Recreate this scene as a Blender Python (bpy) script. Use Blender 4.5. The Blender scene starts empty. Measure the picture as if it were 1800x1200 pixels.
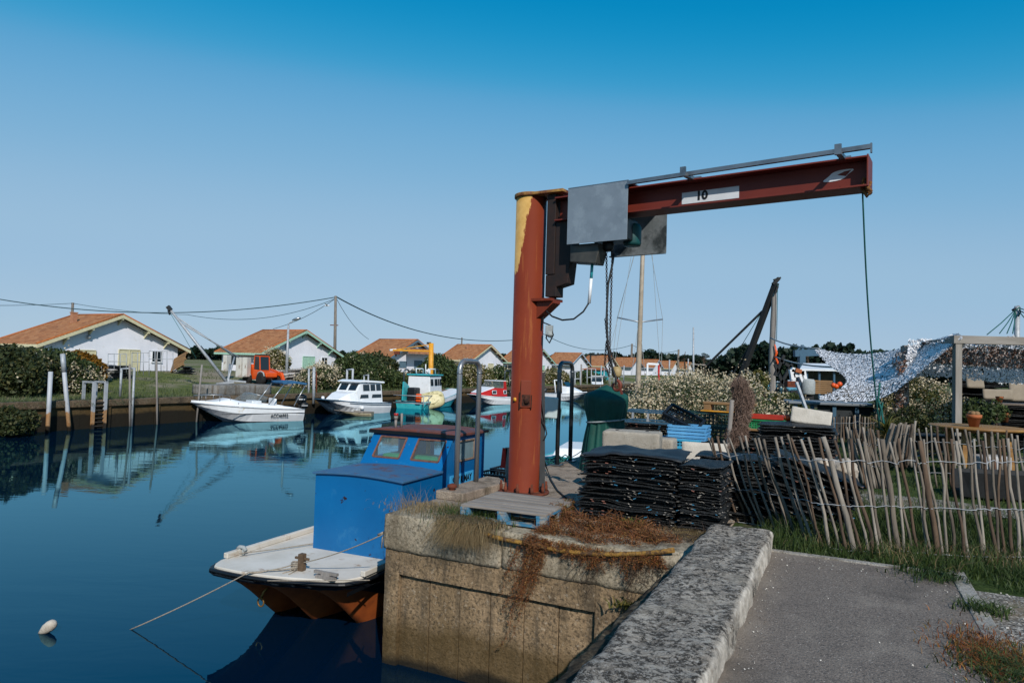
import bpy, bmesh, math, random
import numpy as np
from mathutils import Vector, Matrix, noise
R_ = math.radians
random.seed(7)
sc = bpy.context.scene
COL = sc.collection
# ------------------------------------------------------------------ camera
F = 1200.0; CAMZ = 3.16
PITCH = math.atan(45.3/F); ROLL = R_(1.69)
_Fv = Vector((0, math.cos(PITCH), math.sin(PITCH)))
_R0 = Vector((1, 0, 0)); _U0 = Vector((0, -math.sin(PITCH), math.cos(PITCH)))
_Rv = _R0*math.cos(ROLL) + _U0*math.sin(ROLL)
_Uv = _U0*math.cos(ROLL) - _R0*math.sin(ROLL)
CAM = Vector((0, 0, CAMZ))
def ray(px, py): return _Fv*F + _Rv*(px-900) + _Uv*(600-py)
def G(px, py, z):
    d = ray(px, py); return CAM + d*((z-CAMZ)/d.z)
def D(px, py, y):
    d = ray(px, py); return CAM + d*(y/d.y)
def HZ(x, y, py):
    # height of the point above (x, y) that shows at picture row py
    lo, hi = -5.0, 60.0
    for _ in range(60):
        m = (lo+hi)/2; v = Vector((x, y, m))-CAM
        p = 600-F*(v.dot(_Uv)/v.dot(_Fv))
        if p > py: lo = m
        else: hi = m
    return (lo+hi)/2
AZ = R_(26); SA, CA = math.sin(AZ), math.cos(AZ)
def C(s, p, z=0.0): return Vector((s*SA+p*CA, s*CA-p*SA, z))      # canal frame: s along the canal, p to the right
def SP(v): return (v[0]*SA+v[1]*CA, v[0]*CA-v[1]*SA)
RZ = -AZ
cd = bpy.data.cameras.new('camera'); cam = bpy.data.objects.new('camera', cd); COL.objects.link(cam)
cd.sensor_width = 36; cd.lens = 36*F/1800; cd.clip_end = 3000; cd.clip_start = 0.05
mw = Matrix((_Rv, _Uv, -_Fv)).transposed().to_4x4(); mw.translation = CAM
cam.matrix_world = mw
sc.camera = cam
# ------------------------------------------------------------------ mesh builder
class MB:
    def __init__(s): s.v = []; s.f = []; s.m = []; s.sm = []; s.M = Matrix.Identity(4); s.mi = 0; s.smooth = False
    def add(s, vs, fs, smooth=None, mi=None):
        o = len(s.v); M = s.M
        s.v += [tuple(M @ Vector(p)) for p in vs]
        s.f += [tuple(i+o for i in f) for f in fs]
        s.m += [s.mi if mi is None else mi]*len(fs)
        s.sm += [s.smooth if smooth is None else smooth]*len(fs)
        return s
    def bx(s, x0, y0, z0, x1, y1, z1, mi=None):
        v = [(x0,y0,z0),(x1,y0,z0),(x1,y1,z0),(x0,y1,z0),(x0,y0,z1),(x1,y0,z1),(x1,y1,z1),(x0,y1,z1)]
        return s.add(v, [(3,2,1,0),(4,5,6,7),(0,1,5,4),(1,2,6,5),(2,3,7,6),(3,0,4,7)], False, mi)
    def box(s, c, d, rz=0, rx=0, ry=0, mi=None):
        old = s.M
        s.M = old @ Matrix.Translation(Vector(c)) @ Matrix.Rotation(rz,4,'Z') @ Matrix.Rotation(ry,4,'Y') @ Matrix.Rotation(rx,4,'X')
        s.bx(-d[0]/2,-d[1]/2,-d[2]/2,d[0]/2,d[1]/2,d[2]/2,mi); s.M = old; return s
    def bar(s, a, b, w, h=None, up=(0,0,1), mi=None):
        a = Vector(a); b = Vector(b); h = h or w
        z = (b-a); L = z.length; z.normalize(); u = Vector(up)
        if abs(z.dot(u)) > .98: u = Vector((0,1,0))
        x = u.cross(z).normalized(); y = z.cross(x)
        vs = []
        for q in (a, b):
            for i, j in ((-1,-1),(1,-1),(1,1),(-1,1)): vs.append(q + x*(w/2*i) + y*(h/2*j))
        return s.add(vs, [(0,3,2,1),(4,5,6,7),(0,1,5,4),(1,2,6,5),(2,3,7,6),(3,0,4,7)], False, mi)
    def tube(s, pts, r, n=8, caps=True, mi=None, closed=False):
        pts = [Vector(p) for p in pts]; N = len(pts)
        rs = r if isinstance(r, (list, tuple)) else [r]*N
        vs = []; fs = []
        t0 = (pts[1]-pts[0]).normalized()
        u = Vector((0,0,1)) if abs(t0.z) < .9 else Vector((1,0,0))
        x = u.cross(t0).normalized()
        for i, p in enumerate(pts):
            if closed: t = (pts[(i+1)%N]-pts[i-1])
            else: t = pts[min(i+1,N-1)]-pts[max(i-1,0)]
            t = t.normalized() if t.length > 1e-9 else t0
            x = (x - t*x.dot(t))
            x = x.normalized() if x.length > 1e-6 else Vector((1,0,0))
            y = t.cross(x)
            for k in range(n):
                a = 2*math.pi*k/n
                vs.append(p + (x*math.cos(a)+y*math.sin(a))*rs[i])
        for i in range(N if closed else N-1):
            j = (i+1) % N
            for k in range(n):
                k2 = (k+1) % n
                fs.append((i*n+k, i*n+k2, j*n+k2, j*n+k))
        s.add(vs, fs, n > 4, mi)
        if caps and not closed:
            o = len(s.v)-N*n
            s.f += [tuple(o+k for k in range(n-1,-1,-1)), tuple(o+(N-1)*n+k for k in range(n))]
            s.m += [s.mi if mi is None else mi]*2; s.sm += [False]*2
        return s
    def lathe(s, prof, n=24, mi=None, c=(0,0,0)):
        vs = []; fs = []
        for r, z in prof:
            for k in range(n):
                a = 2*math.pi*k/n; vs.append((c[0]+r*math.cos(a), c[1]+r*math.sin(a), c[2]+z))
        for i in range(len(prof)-1):
            for k in range(n):
                k2 = (k+1) % n
                fs.append((i*n+k, i*n+k2, (i+1)*n+k2, (i+1)*n+k))
        s.add(vs, fs, True, mi)
        o = len(s.v)-len(vs)
        for i, rev in ((0, True), (len(prof)-1, False)):
            if prof[i][0] > 1e-4:
                ring = [o+i*n+k for k in range(n)]
                s.f.append(tuple(ring[::-1] if rev else ring)); s.m.append(s.mi if mi is None else mi); s.sm.append(False)
        return s
    def prism(s, poly, ax, a, b, mi=None):
        # extrude polygon: ax 'x' -> poly is (y,z); 'y' -> (x,z); 'z' -> (x,y)
        n = len(poly)
        def P(q, t): return (t,q[0],q[1]) if ax == 'x' else ((q[0],t,q[1]) if ax == 'y' else (q[0],q[1],t))
        vs = [P(q,a) for q in poly]+[P(q,b) for q in poly]
        fs = [tuple(range(n-1,-1,-1)), tuple(range(n,2*n))]+[(i,(i+1)%n,n+(i+1)%n,n+i) for i in range(n)]
        return s.add(vs, fs, False, mi)
    def loft(s, rings, closed=True, caps=True, smooth=True, mi=None):
        n = len(rings[0]); vs = [p for r in rings for p in r]; fs = []
        m = n if closed else n-1
        for i in range(len(rings)-1):
            for k in range(m):
                k2 = (k+1) % n
                fs.append((i*n+k, i*n+k2, (i+1)*n+k2, (i+1)*n+k))
        s.add(vs, fs, smooth, mi)
        if caps and closed:
            o = len(s.v)-len(vs)
            s.f += [tuple(o+k for k in range(n-1,-1,-1)), tuple(o+(len(rings)-1)*n+k for k in range(n))]
            s.m += [s.mi if mi is None else mi]*2; s.sm += [False]*2
        return s
    def quad(s, a, b, c, d, mi=None, smooth=False): return s.add([a,b,c,d], [(0,1,2,3)], smooth, mi)
    def build(s, name, mats, parent=None, world=False, bevel=0, fix=True, weld=False):
        me = bpy.data.meshes.new(name)
        v = s.v
        if world and parent is not None:
            iw = (Matrix.Translation(parent.location) @ parent.rotation_euler.to_matrix().to_4x4()).inverted()
            v = [tuple(iw @ Vector(p)) for p in v]
        me.from_pydata(v, [], s.f)
        me.polygons.foreach_set('material_index', s.m)
        me.polygons.foreach_set('use_smooth', s.sm)
        if not isinstance(mats, (list, tuple)): mats = [mats]
        for m in mats: me.materials.append(m)
        if fix or weld:
            bm = bmesh.new(); bm.from_mesh(me)
            if weld: bmesh.ops.remove_doubles(bm, verts=bm.verts, dist=1e-5)
            bmesh.ops.recalc_face_normals(bm, faces=bm.faces); bm.to_mesh(me); bm.free()
        me.update()
        o = bpy.data.objects.new(name, me); COL.objects.link(o)
        if parent is not None: o.parent = parent
        if bevel:
            b = o.modifiers.new('bevel', 'BEVEL'); b.width = bevel; b.segments = 2; b.limit_method = 'ANGLE'; b.angle_limit = R_(40)
            b.harden_normals = False
        return o
def np_build(name, V, Q, mats, parent=None, mi=None, smooth=False):
    V = np.asarray(V, dtype=np.float32); Q = np.asarray(Q, dtype=np.int32)
    me = bpy.data.meshes.new(name); k = Q.shape[1]
    me.vertices.add(len(V)); me.vertices.foreach_set('co', V.ravel())
    me.loops.add(Q.size); me.loops.foreach_set('vertex_index', Q.ravel())
    me.polygons.add(len(Q)); me.polygons.foreach_set('loop_start', np.arange(0, Q.size, k, dtype=np.int32))
    me.polygons.foreach_set('loop_total', np.full(len(Q), k, dtype=np.int32))
    if mi is not None: me.polygons.foreach_set('material_index', np.asarray(mi, dtype=np.int32))
    if smooth: me.polygons.foreach_set('use_smooth', np.ones(len(Q), dtype=bool))
    if not isinstance(mats, (list, tuple)): mats = [mats]
    for m in mats: me.materials.append(m)
    me.update(calc_edges=True); me.validate()
    o = bpy.data.objects.new(name, me); COL.objects.link(o)
    if parent is not None: o.parent = parent
    return o
def tag(o, label, cat, group=None):
    o['label'] = label; o['category'] = cat
    if group: o['group'] = group
    return o
def T(name, label, cat, loc=(0,0,0), rz=0, group=None, rx=0, ry=0):
    o = bpy.data.objects.new(name, None); COL.objects.link(o); o.empty_display_size = .2
    o.location = loc; o.rotation_euler = (rx, ry, rz)
    return tag(o, label, cat, group)
def TC(name, label, cat, s, p, z, group=None, dr=0): return T(name, label, cat, C(s, p, z), RZ+dr, group)
def dup(root, loc, rz=None, label=None, group=None, scale=None):
    r = root.copy(); COL.objects.link(r); r.location = loc
    if rz is not None: r.rotation_euler = (0, 0, rz)
    if label: r['label'] = label
    if group: r['group'] = group
    if scale: r.scale = (scale,)*3 if not isinstance(scale, (tuple, list)) else scale
    for ch in root.children:
        c = ch.copy(); COL.objects.link(c); c.parent = r
        for g in ch.children:
            d = g.copy(); COL.objects.link(d); d.parent = c
    return r
def struct(o): o['kind'] = 'structure'; return o
def stuff(o, label=None):
    o['kind'] = 'stuff'; o['category'] = o.name.replace('_', ' ')
    if label: o['label'] = label
    return o
def text(name, body, size, mat, parent, mtx, world=False, depth=.002, sx=1, bold=0):
    cu = bpy.data.curves.new(name, 'FONT'); cu.body = body; cu.size = size; cu.align_x = 'CENTER'; cu.align_y = 'CENTER'; cu.extrude = depth; cu.offset = bold
    t = bpy.data.objects.new('t', cu); COL.objects.link(t)
    bpy.context.view_layer.update()
    me = bpy.data.meshes.new_from_object(t); bpy.data.objects.remove(t)
    me.name = name
    me.transform(Matrix.Diagonal((sx,1,1,1))); me.transform(mtx)
    if world:
        iw = (Matrix.Translation(parent.location) @ parent.rotation_euler.to_matrix().to_4x4()).inverted(); me.transform(iw)
    me.materials.clear(); me.materials.append(mat)
    o = bpy.data.objects.new(name, me); COL.objects.link(o); o.parent = parent
    return o
def frame_m(o, x, y):
    x = Vector(x).normalized(); y = Vector(y); z = x.cross(y).normalized(); y = z.cross(x)
    m = Matrix((x, y, z)).transposed().to_4x4(); m.translation = Vector(o); return m
# ------------------------------------------------------------------ materials
def lin(h):
    if not isinstance(h, str): return tuple(h)+(1,)
    c = [int(h[i:i+2],16)/255 for i in (0,2,4)]
    return tuple((x/12.92 if x <= .04045 else ((x+.055)/1.055)**2.4) for x in c)+(1,)
class NT:
    def __init__(s, name):
        s.m = bpy.data.materials.new(name); s.m.use_nodes = True; s.t = s.m.node_tree
        s.b = s.t.nodes['Principled BSDF']; s.out = s.t.nodes['Material Output']
        s.tc = None
    def n(s, typ, **kw):
        nd = s.t.nodes.new('ShaderNode'+typ)
        for k, v in kw.items():
            if k[0] == 'i' and k[1:].isdigit(): nd.inputs[int(k[1:])].default_value = v
            elif k.startswith('_'): nd.inputs[k[1:].replace('_',' ')].default_value = v
            else: setattr(nd, k, v)
        return nd
    def l(s, a, b): s.t.links.new(a, b); return s
    def coord(s, kind='Object'):
        if s.tc is None: s.tc = s.n('TexCoord')
        return s.tc.outputs[kind]
    def noise(s, scale, detail=4, rough=.55, vec=None, dist=0):
        nd = s.n('TexNoise', _Scale=scale, _Detail=detail, _Roughness=rough, _Distortion=dist)
        s.l(vec if vec is not None else s.coord(), nd.inputs['Vector']); return nd.outputs['Fac']
    def ramp(s, fac, stops):
        r = s.n('ValToRGB'); e = r.color_ramp.elements
        while len(e) > 1: e.remove(e[-1])
        for i, (pos, c) in enumerate(stops):
            el = e[0] if i == 0 else e.new(pos)
            el.position = pos; el.color = lin(c) if isinstance(c, str) else ((c,c,c,1) if isinstance(c,(int,float)) else tuple(c)+(1,))
        s.l(fac, r.inputs[0]); return r.outputs[0]
    def mix(s, fac, a, b, mode='MIX'):
        m = s.n('MixRGB', blend_type=mode)
        for i, x in ((0,fac),(1,a),(2,b)):
            if isinstance(x, (int,float)): m.inputs[i].default_value = x if i == 0 else (x,x,x,1)
            elif isinstance(x, (str,tuple)): m.inputs[i].default_value = lin(x) if isinstance(x,str) else tuple(x)[:3]+(1,)
            else: s.l(x, m.inputs[i])
        return m.outputs[0]
    def math(s, op, a, b=0.0):
        m = s.n('Math', operation=op)
        for i, x in ((0,a),(1,b)):
            if isinstance(x,(int,float)): m.inputs[i].default_value = x
            else: s.l(x, m.inputs[i])
        return m.outputs[0]
    def mapping(s, scale=(1,1,1), rot=(0,0,0), kind='Object'):
        m = s.n('Mapping'); m.inputs['Scale'].default_value = scale; m.inputs['Rotation'].default_value = rot
        s.l(s.coord(kind), m.inputs['Vector']); return m.outputs[0]
    def pos(s):
        g = s.n('NewGeometry'); return g.outputs['Position']
    def sep(s, v):
        x = s.n('SeparateXYZ'); s.l(v, x.inputs[0]); return x.outputs
    def bump(s, h, strength=.3, dist=.02):
        b = s.n('Bump'); b.inputs['Strength'].default_value = strength; b.inputs['Distance'].default_value = dist
        s.l(h, b.inputs['Height']); s.l(b.outputs[0], s.b.inputs['Normal']); return s
    def col(s, c):
        if isinstance(c, str): s.b.inputs['Base Color'].default_value = lin(c)
        else: s.l(c, s.b.inputs['Base Color'])
        return s
    def set(s, rough=.6, metal=0, spec=.4):
        s.b.inputs['Roughness'].default_value = rough; s.b.inputs['Metallic'].default_value = metal
        s.b.inputs['Specular IOR Level'].default_value = spec; return s
def mk(name, c1, c2=None, scale=4, rough=.65, metal=0, bump=0, bscale=30, dirt_or_glint=None, dscale=2, damt=.55, spec=.4, vary=0, stretch=None, fine=None):
    n = NT(name); n.set(rough, metal, spec)
    vec = n.mapping(stretch) if stretch else None
    c2 = c2 or c1
    f = n.noise(scale, 5, .6, vec)
    col = n.ramp(f, [(.35, c1), (.65, c2)])
    if dirt_or_glint:
        g = n.noise(dscale, 6, .65, vec)
        m = n.ramp(g, [(damt, 0.0), (min(damt+.12,1), 1.0)])
        col = n.mix(m, col, dirt_or_glint)
    if vary:
        oi = n.n('ObjectInfo')
        k = n.ramp(oi.outputs['Random'], [(0, 1-vary), (1, 1+vary*.6)])
        col = n.mix(1.0, col, k, 'MULTIPLY')
    n.col(col)
    if bump: n.bump(n.noise(bscale, 5, .6, vec), bump, .02)
    return n.m
def leafmat(name, cols, rough=.55, trans=.25):
    n = NT(name); n.set(rough, 0, .25)
    g = n.n('NewGeometry')
    st = [(i/(len(cols)-1) if len(cols) > 1 else 0, c) for i, c in enumerate(cols)]
    c = n.ramp(g.outputs['Random Per Island'], st)
    n.col(c)
    if trans:
        tr = n.n('BsdfTranslucent'); n.l(c, tr.inputs[0]); mx = n.n('MixShader'); mx.inputs[0].default_value = trans
        n.l(n.b.outputs[0], mx.inputs[1]); n.l(tr.outputs[0], mx.inputs[2]); n.l(mx.outputs[0], n.out.inputs[0])
    return n.m
def glassmat(name, tint='223038', rough=.06, alpha=None):
    n = NT(name); n.set(rough, 0, .6); n.col(tint)
    if alpha is not None:
        tr = n.n('BsdfTransparent'); mx = n.n('MixShader'); mx.inputs[0].default_value = alpha
        n.l(tr.outputs[0], mx.inputs[1]); n.l(n.b.outputs[0], mx.inputs[2]); n.l(mx.outputs[0], n.out.inputs[0])
    return n.m
M = {}
M['white'] = mk('white_paint', 'd9dcdf', 'cfd2d4', 3, .4, dirt_or_glint='b9b3a4', dscale=3, damt=.62)
M['gelcoat'] = mk('white_gelcoat', 'dfe2e4', 'd4d8da', 2, .28, dirt_or_glint='b0a68c', dscale=4, damt=.66, spec=.5)
M['housewall'] = mk('white_render', 'dedfe6', 'd2d4dc', .6, .85, bump=.15, bscale=20, dirt_or_glint='bfbdb8', dscale=.9, damt=.6)
M['black'] = mk('black_plastic', '15181b', '0d0f11', 10, .5, dirt_or_glint='2b2e31', dscale=14, damt=.6)
M['rubber'] = mk('black_rubber', '141516', '1e2022', 12, .75)
M['steel'] = mk('brushed_steel', '9a9c9e', '85878a', 30, .33, .7, stretch=(1,1,.05), dirt_or_glint='6a5d50', dscale=6, damt=.66)
M['galv'] = mk('galvanised_sheet', '85898d', '747a80', 7, .42, .8, dirt_or_glint='5f666b', dscale=3, damt=.55, bump=.02, bscale=60)
M['galvpost'] = mk('galvanised_post', 'a4a9ad', '8c9196', 8, .55, .25, dirt_or_glint='6d665c', dscale=5, damt=.6)
M['alu'] = mk('aluminium', 'b3b7ba', 'a2a6a9', 12, .35, .8)
M['wood'] = mk('weathered_wood', '7f776e', '5f5850', 14, .85, bump=.4, bscale=30, stretch=(1,1,.12), vary=.25)
M['oldwood'] = mk('grey_driftwood', '8b8681', '6b6661', 12, .85, bump=.4, bscale=30, stretch=(1,1,.1))
M['planky'] = mk('brown_plank', '8a6a45', '6d5338', 9, .75, bump=.2, bscale=40, stretch=(.15,1,1))
M['varnish'] = mk('honey_wood', '94703c', '75532a', 8, .5, bump=.15, bscale=40, stretch=(.15,1,1))
M['rust'] = mk('rust', '6b3420', '4a2416', 12, .9, bump=.4, bscale=40, dirt_or_glint='8a5a2e', dscale=8, damt=.6)
M['cable'] = mk('black_cable', '121415', '1b1d1f', 10, .6)
M['rope'] = mk('old_rope', '9d9486', '7d7466', 60, .9, bump=.5, bscale=200)
M['greenrope'] = mk('green_rope', '0f5a55', '0b4743', 50, .8)
M['terracotta'] = mk('terracotta', 'a3603a', '8f5230', 8, .85)
M['orangep'] = mk('orange_paint', 'd4561f', 'c44a18', 3, .35, dirt_or_glint='8d4a2a', dscale=5, damt=.66)
M['yellowp'] = mk('yellow_paint', 'd2962c', 'c0841f', 5, .5, dirt_or_glint='8d5a24', dscale=6, damt=.62)
M['tyre'] = mk('tyre', '141414', '202020', 20, .85)
M['glass'] = glassmat('dark_glass', '1b242a')
M['clear'] = glassmat('clear_screen', '9fb4bd', .05, .14)
M['foam'] = mk('pale_foam', 'a39c90', '958e82', 12, .95, bump=.8, bscale=90, dirt_or_glint='7d7567', dscale=5, damt=.58)
M['slab'] = mk('pale_slab', 'b9b3a8', 'aaa499', 9, .9, bump=.4, bscale=60, dirt_or_glint='8c857a', dscale=4, damt=.6)
M['rock'] = mk('white_rock', 'b7ada0', '8d8375', 6, .95, bump=1, bscale=14, dirt_or_glint='5f574d', dscale=5, damt=.56)
M['plasticblue'] = mk('light_blue_plastic', '5e9fc9', '4f8fbd', 6, .5, vary=.15)
M['plasticcyan'] = mk('cyan_plastic', '3f9fc0', '2f8fb4', 6, .5, vary=.15)
M['plasticgreen'] = mk('green_plastic', '1f7d4c', '186a40', 6, .5)
M['plasticred'] = mk('red_plastic', 'a8321f', '95291a', 6, .5)
M['darkgreen'] = mk('dark_green_plastic', '0d2b2b', '123634', 8, .5)
M['tarp'] = mk('green_tarp', '084a40', '063a31', 3, .7, bump=.25, bscale=25)
M['strap'] = mk('grey_strap', '9aa0a0', '868c8c', 30, .8)
M['redp'] = mk('red_paint', 'b3201b', 'a01b17', 3, .35, dirt_or_glint='7d2c20', dscale=5, damt=.66)
M['turq'] = mk('turquoise_paint', '35a3ab', '2a929b', 4, .4, dirt_or_glint='6fb4b8', dscale=5, damt=.62)
M['bluep'] = mk('blue_steel_paint', '35586e', '2c4b60', 5, .5)
M['bag'] = mk('black_mesh_bag', '15181a', '0b0d0e', 18, .5, bump=1.0, bscale=90, dirt_or_glint='5a5b58', dscale=48, damt=.58, vary=.35)  # pale specks paint tiny highlights of the mesh into the colour
M['bagtop'] = mk('black_sheet', '24272a', '181b1d', 8, .5, bump=.3, bscale=60)
M['greybag'] = mk('silted_mesh_bag', 'a5a09a', '6a6562', 7, .9, bump=.9, bscale=40, dirt_or_glint='c0bab2', dscale=9, damt=.5, vary=.4)
M['num'] = mk('lettering_black', '101214', '101214', 5, .6)
# roof tiles: rows across the slope
n = NT('roman_roof_tiles'); n.set(.9, 0, .2)
w = n.n('TexWave', wave_type='BANDS', bands_direction='Y'); w.inputs['Scale'].default_value = 1.1; w.inputs['Distortion'].default_value = .6; w.inputs['Detail'].default_value = 2
n.l(n.coord(), w.inputs['Vector'])
w2 = n.n('TexWave', wave_type='BANDS', bands_direction='X'); w2.inputs['Scale'].default_value = .8; w2.inputs['Distortion'].default_value = 1.2; n.l(n.coord(), w2.inputs['Vector'])
oi = n.n('ObjectInfo')
base = n.ramp(n.noise(2.6, 6, .7), [(.3,'9a5c38'),(.5,'b87a4e'),(.68,'cc9a6c')])
base = n.mix(n.ramp(n.noise(.45, 5, .7), [(.5,0.0),(.75,.5)]), base, '6a5a4a')
vo = n.n('TexVoronoi'); vo.inputs['Scale'].default_value = 2.2; n.l(n.coord(), vo.inputs['Vector'])
base = n.mix(.45, base, n.ramp(n.sep(vo.outputs['Color'])[0], [(0,'80543a'),(.4,'b87c54'),(.75,'cf9a6e'),(1,'a06a46')]))
base = n.mix(.6, base, n.ramp(w.outputs['Fac'], [(.2,.45),(.6,1.0)]), 'MULTIPLY')
base = n.mix(.5, base, n.ramp(w2.outputs['Fac'], [(.2,.45),(.6,1.0)]), 'MULTIPLY')
n.col(base); n.bump(n.math('ADD', w.outputs['Fac'], w2.outputs['Fac']), .8, .06); M['tiles'] = n.m
# concrete, with a tide mark by height and vertical streaks
def concrete(name, c1, c2, dark, tide=None, streak='544a3c', rough=.92, fine=34):
    n = NT(name); n.set(rough, 0, .25)
    P = n.pos()
    mp = n.n('Mapping'); mp.inputs['Scale'].default_value = (1,1,1); n.l(P, mp.inputs['Vector']); V = mp.outputs[0]
    c = n.ramp(n.noise(2.2, 6, .65, V), [(.32,c1),(.66,c2)])
    c = n.mix(n.ramp(n.noise(fine, 4, .7, V), [(.48,0.0),(.62,.8)]), c, dark)
    st = n.n('Mapping'); st.inputs['Scale'].default_value = (2.5,2.5,.18); n.l(P, st.inputs['Vector'])
    c = n.mix(n.ramp(n.noise(2.0, 5, .6, st.outputs[0]), [(.50,0.0),(.66,.8)]), c, streak)
    c = n.mix(n.ramp(n.noise(1.3, 6, .7, V), [(.52,0.0),(.66,.65)]), c, dark)
    c = n.mix(n.ramp(n.noise(4.5, 7, .75, V), [(.60,0.0),(.66,.6)]), c, dark)
    sp = n.noise(26, 3, .6, V)
    c = n.mix(n.ramp(sp, [(.6,0.0),(.7,.5)]), c, 'b3a590')
    if tide is not None:
        z = n.sep(P)[2]
        zz = n.math('ADD', z, n.math('MULTIPLY', n.noise(1.3, 5, .6, V), .38))
        m = n.ramp(n.math('SUBTRACT', zz, tide-.3), [(.36,1.0),(.52,0.0)])
        c = n.mix(n.math('MULTIPLY', m, .75), c, '4a3a1c')
        m2 = n.ramp(n.math('SUBTRACT', zz, tide-.62), [(.36,1.0),(.46,0.0)])
        c = n.mix(n.math('MULTIPLY', m2, .9), c, '14130f')
    n.col(c); n.bump(n.math('ADD', n.noise(fine*.8, 6, .75, V), n.math('MULTIPLY', n.noise(9, 5, .65, V), 1.5)), .9, .016)
    return n.m
M['pier'] = concrete('pier_concrete', 'a28a6c', '7d694e', '40362a', tide=.5)
M['cope'] = concrete('coping_concrete', 'a99f8c', '8d816c', '57503f')
M['slabtop'] = concrete('quay_slab_concrete', 'a89a89', '948576', '695d51', fine=90)
M['quaywall'] = concrete('old_quay_wall', '74634f', '574a39', '2a241c', tide=1.0)
M['block'] = concrete('grey_block', '8b8a88', '77756f', '4c4a45')
# ------------------------------------------------------------------ light and sky
SUN_AZ = R_(166); SUN_EL = R_(36)      # azimuth clockwise from the view direction (+Y)
w = bpy.data.worlds.new('World'); sc.world = w; w.use_nodes = True
nt = w.node_tree; bg = nt.nodes['Background']
sky = nt.nodes.new('ShaderNodeTexSky'); sky.sky_type = 'NISHITA'; sky.sun_disc = False
sky.sun_elevation = SUN_EL; sky.sun_rotation = SUN_AZ
sky.air_density = 1.0; sky.dust_density = .1; sky.ozone_density = 2.5; sky.altitude = 0
def vmul(src, k):
    v = nt.nodes.new('ShaderNodeVectorMath'); v.operation = 'SCALE'; v.inputs['Scale'].default_value = k; nt.links.new(src, v.inputs[0]); return v.outputs[0]
SKY_R = [(0,0),(.112,.002),(.136,.028),(.165,.119),(.216,.202),(.319,.300),(.468,.330),(.687,.375),(1,.42)]
SKY_G = [(0,0),(.14,.165),(.198,.250),(.235,.309),(.283,.376),(.361,.434),(.515,.497),(.694,.515),(1,.56)]
SKY_B = [(0,0),(.26,.42),(.361,.533),(.418,.591),(.485,.638),(.584,.665),(.745,.692),(1,.71)]
cur = nt.nodes.new('ShaderNodeRGBCurve')
def setc(i, pts):
    c = cur.mapping.curves[i].points
    c[0].location = pts[0]; c[1].location = pts[-1]
    for p in pts[1:-1]: c.new(*p)
    for p in c: p.handle_type = 'AUTO_CLAMPED'
CURVES = globals().get('CURVES', True)
if CURVES:
    setc(0, SKY_R); setc(1, SKY_G); setc(2, SKY_B)
cur.mapping.update()
nt.links.new(vmul(sky.outputs[0], .10), cur.inputs['Color']); nt.links.new(vmul(cur.outputs[0], 10), bg.inputs[0]); bg.inputs[1].default_value = .10
sd = bpy.data.lights.new('sun', 'SUN'); sd.energy = 4.5; sd.angle = R_(.5); sd.color = (1, .94, .87)
so = bpy.data.objects.new('sun', sd); COL.objects.link(so)
sv = Vector((math.sin(SUN_AZ)*math.cos(SUN_EL), math.cos(SUN_AZ)*math.cos(SUN_EL), math.sin(SUN_EL)))
so.rotation_euler = sv.to_track_quat('Z', 'Y').to_euler(); so.location = (5, -5, 20)
sc.view_settings.view_transform = 'Standard'; sc.view_settings.look = 'None'
sc.view_settings.exposure = 0; sc.view_settings.gamma = 1
sc.cycles.max_bounces = 6; sc.cycles.diffuse_bounces = 2; sc.cycles.glossy_bounces = 4; sc.cycles.transparent_max_bounces = 12
sc.cycles.caustics_reflective = False; sc.cycles.caustics_refractive = False
sc.cycles.use_adaptive_sampling = True
rng = np.random.default_rng(11)
# ------------------------------------------------------------------ vegetation helpers
def blades(P, h, wd, lean=.35, droop=0.0, dirs=None, seg=2):
    P = np.asarray(P, float); N = len(P)
    h = np.broadcast_to(h, N)*rng.uniform(.6, 1.25, N); wd = np.broadcast_to(wd, N)*rng.uniform(.7, 1.2, N)
    a = rng.uniform(0, 2*np.pi, N); d = np.stack([np.cos(a), np.sin(a), np.zeros(N)], 1)
    if dirs is not None: d = d*.5+dirs; d /= np.linalg.norm(d, axis=1)[:,None]
    b = np.stack([-d[:,1], d[:,0], np.zeros(N)], 1)
    a2 = rng.uniform(0, np.pi, N); b = np.stack([np.cos(a2), np.sin(a2), np.zeros(N)], 1)
    L = rng.uniform(.1, 1, N)*lean
    V = []
    for k in range(seg+1):
        t = k/seg
        c = P + d*(L*h*t*t)[:,None] + np.array([0,0,1.])*(h*(t - droop*t*t))[:,None]
        ww = wd*(1-t*.92)/2
        V += [c-b*ww[:,None], c+b*ww[:,None]]
    V = np.stack(V, 1).reshape(-1, 3)
    n = 2*(seg+1); base = np.arange(N)[:,None]*n
    Q = np.concatenate([base+np.array([2*k, 2*k+1, 2*k+3, 2*k+2]) for k in range(seg)], 0)
    return V, Q
def rvec(N):
    v = rng.normal(size=(N,3)); return v/np.linalg.norm(v, axis=1)[:,None]
def cards(P, size, aspect=.55, nrm=None, jitter=.8):
    N = len(P); s = np.broadcast_to(size, N)*rng.uniform(.6, 1.3, N)
    n = rvec(N) if nrm is None else nrm*(1-jitter)+rvec(N)*jitter
    n /= np.linalg.norm(n, axis=1)[:,None]
    t = np.cross(n, rvec(N)); t /= np.linalg.norm(t, axis=1)[:,None]; b = np.cross(n, t)
    a = t*s[:,None]/2; c = b*(s*aspect)[:,None]/2
    V = np.stack([P-a, P+c-a*.1, P+a, P-c-a*.1], 1).reshape(-1, 3)
    return V, np.arange(N*4).reshape(N, 4)
def cloud(clumps, N, shell=.35):
    cl = np.asarray(clumps, float); vol = (cl[:,3]*cl[:,4]*cl[:,5])**.75; i = rng.choice(len(cl), N, p=vol/vol.sum())
    u = rvec(N); r = rng.uniform(shell, 1, N)**.5
    return cl[i,:3] + u*cl[i,3:6]*r[:,None], u
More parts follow.
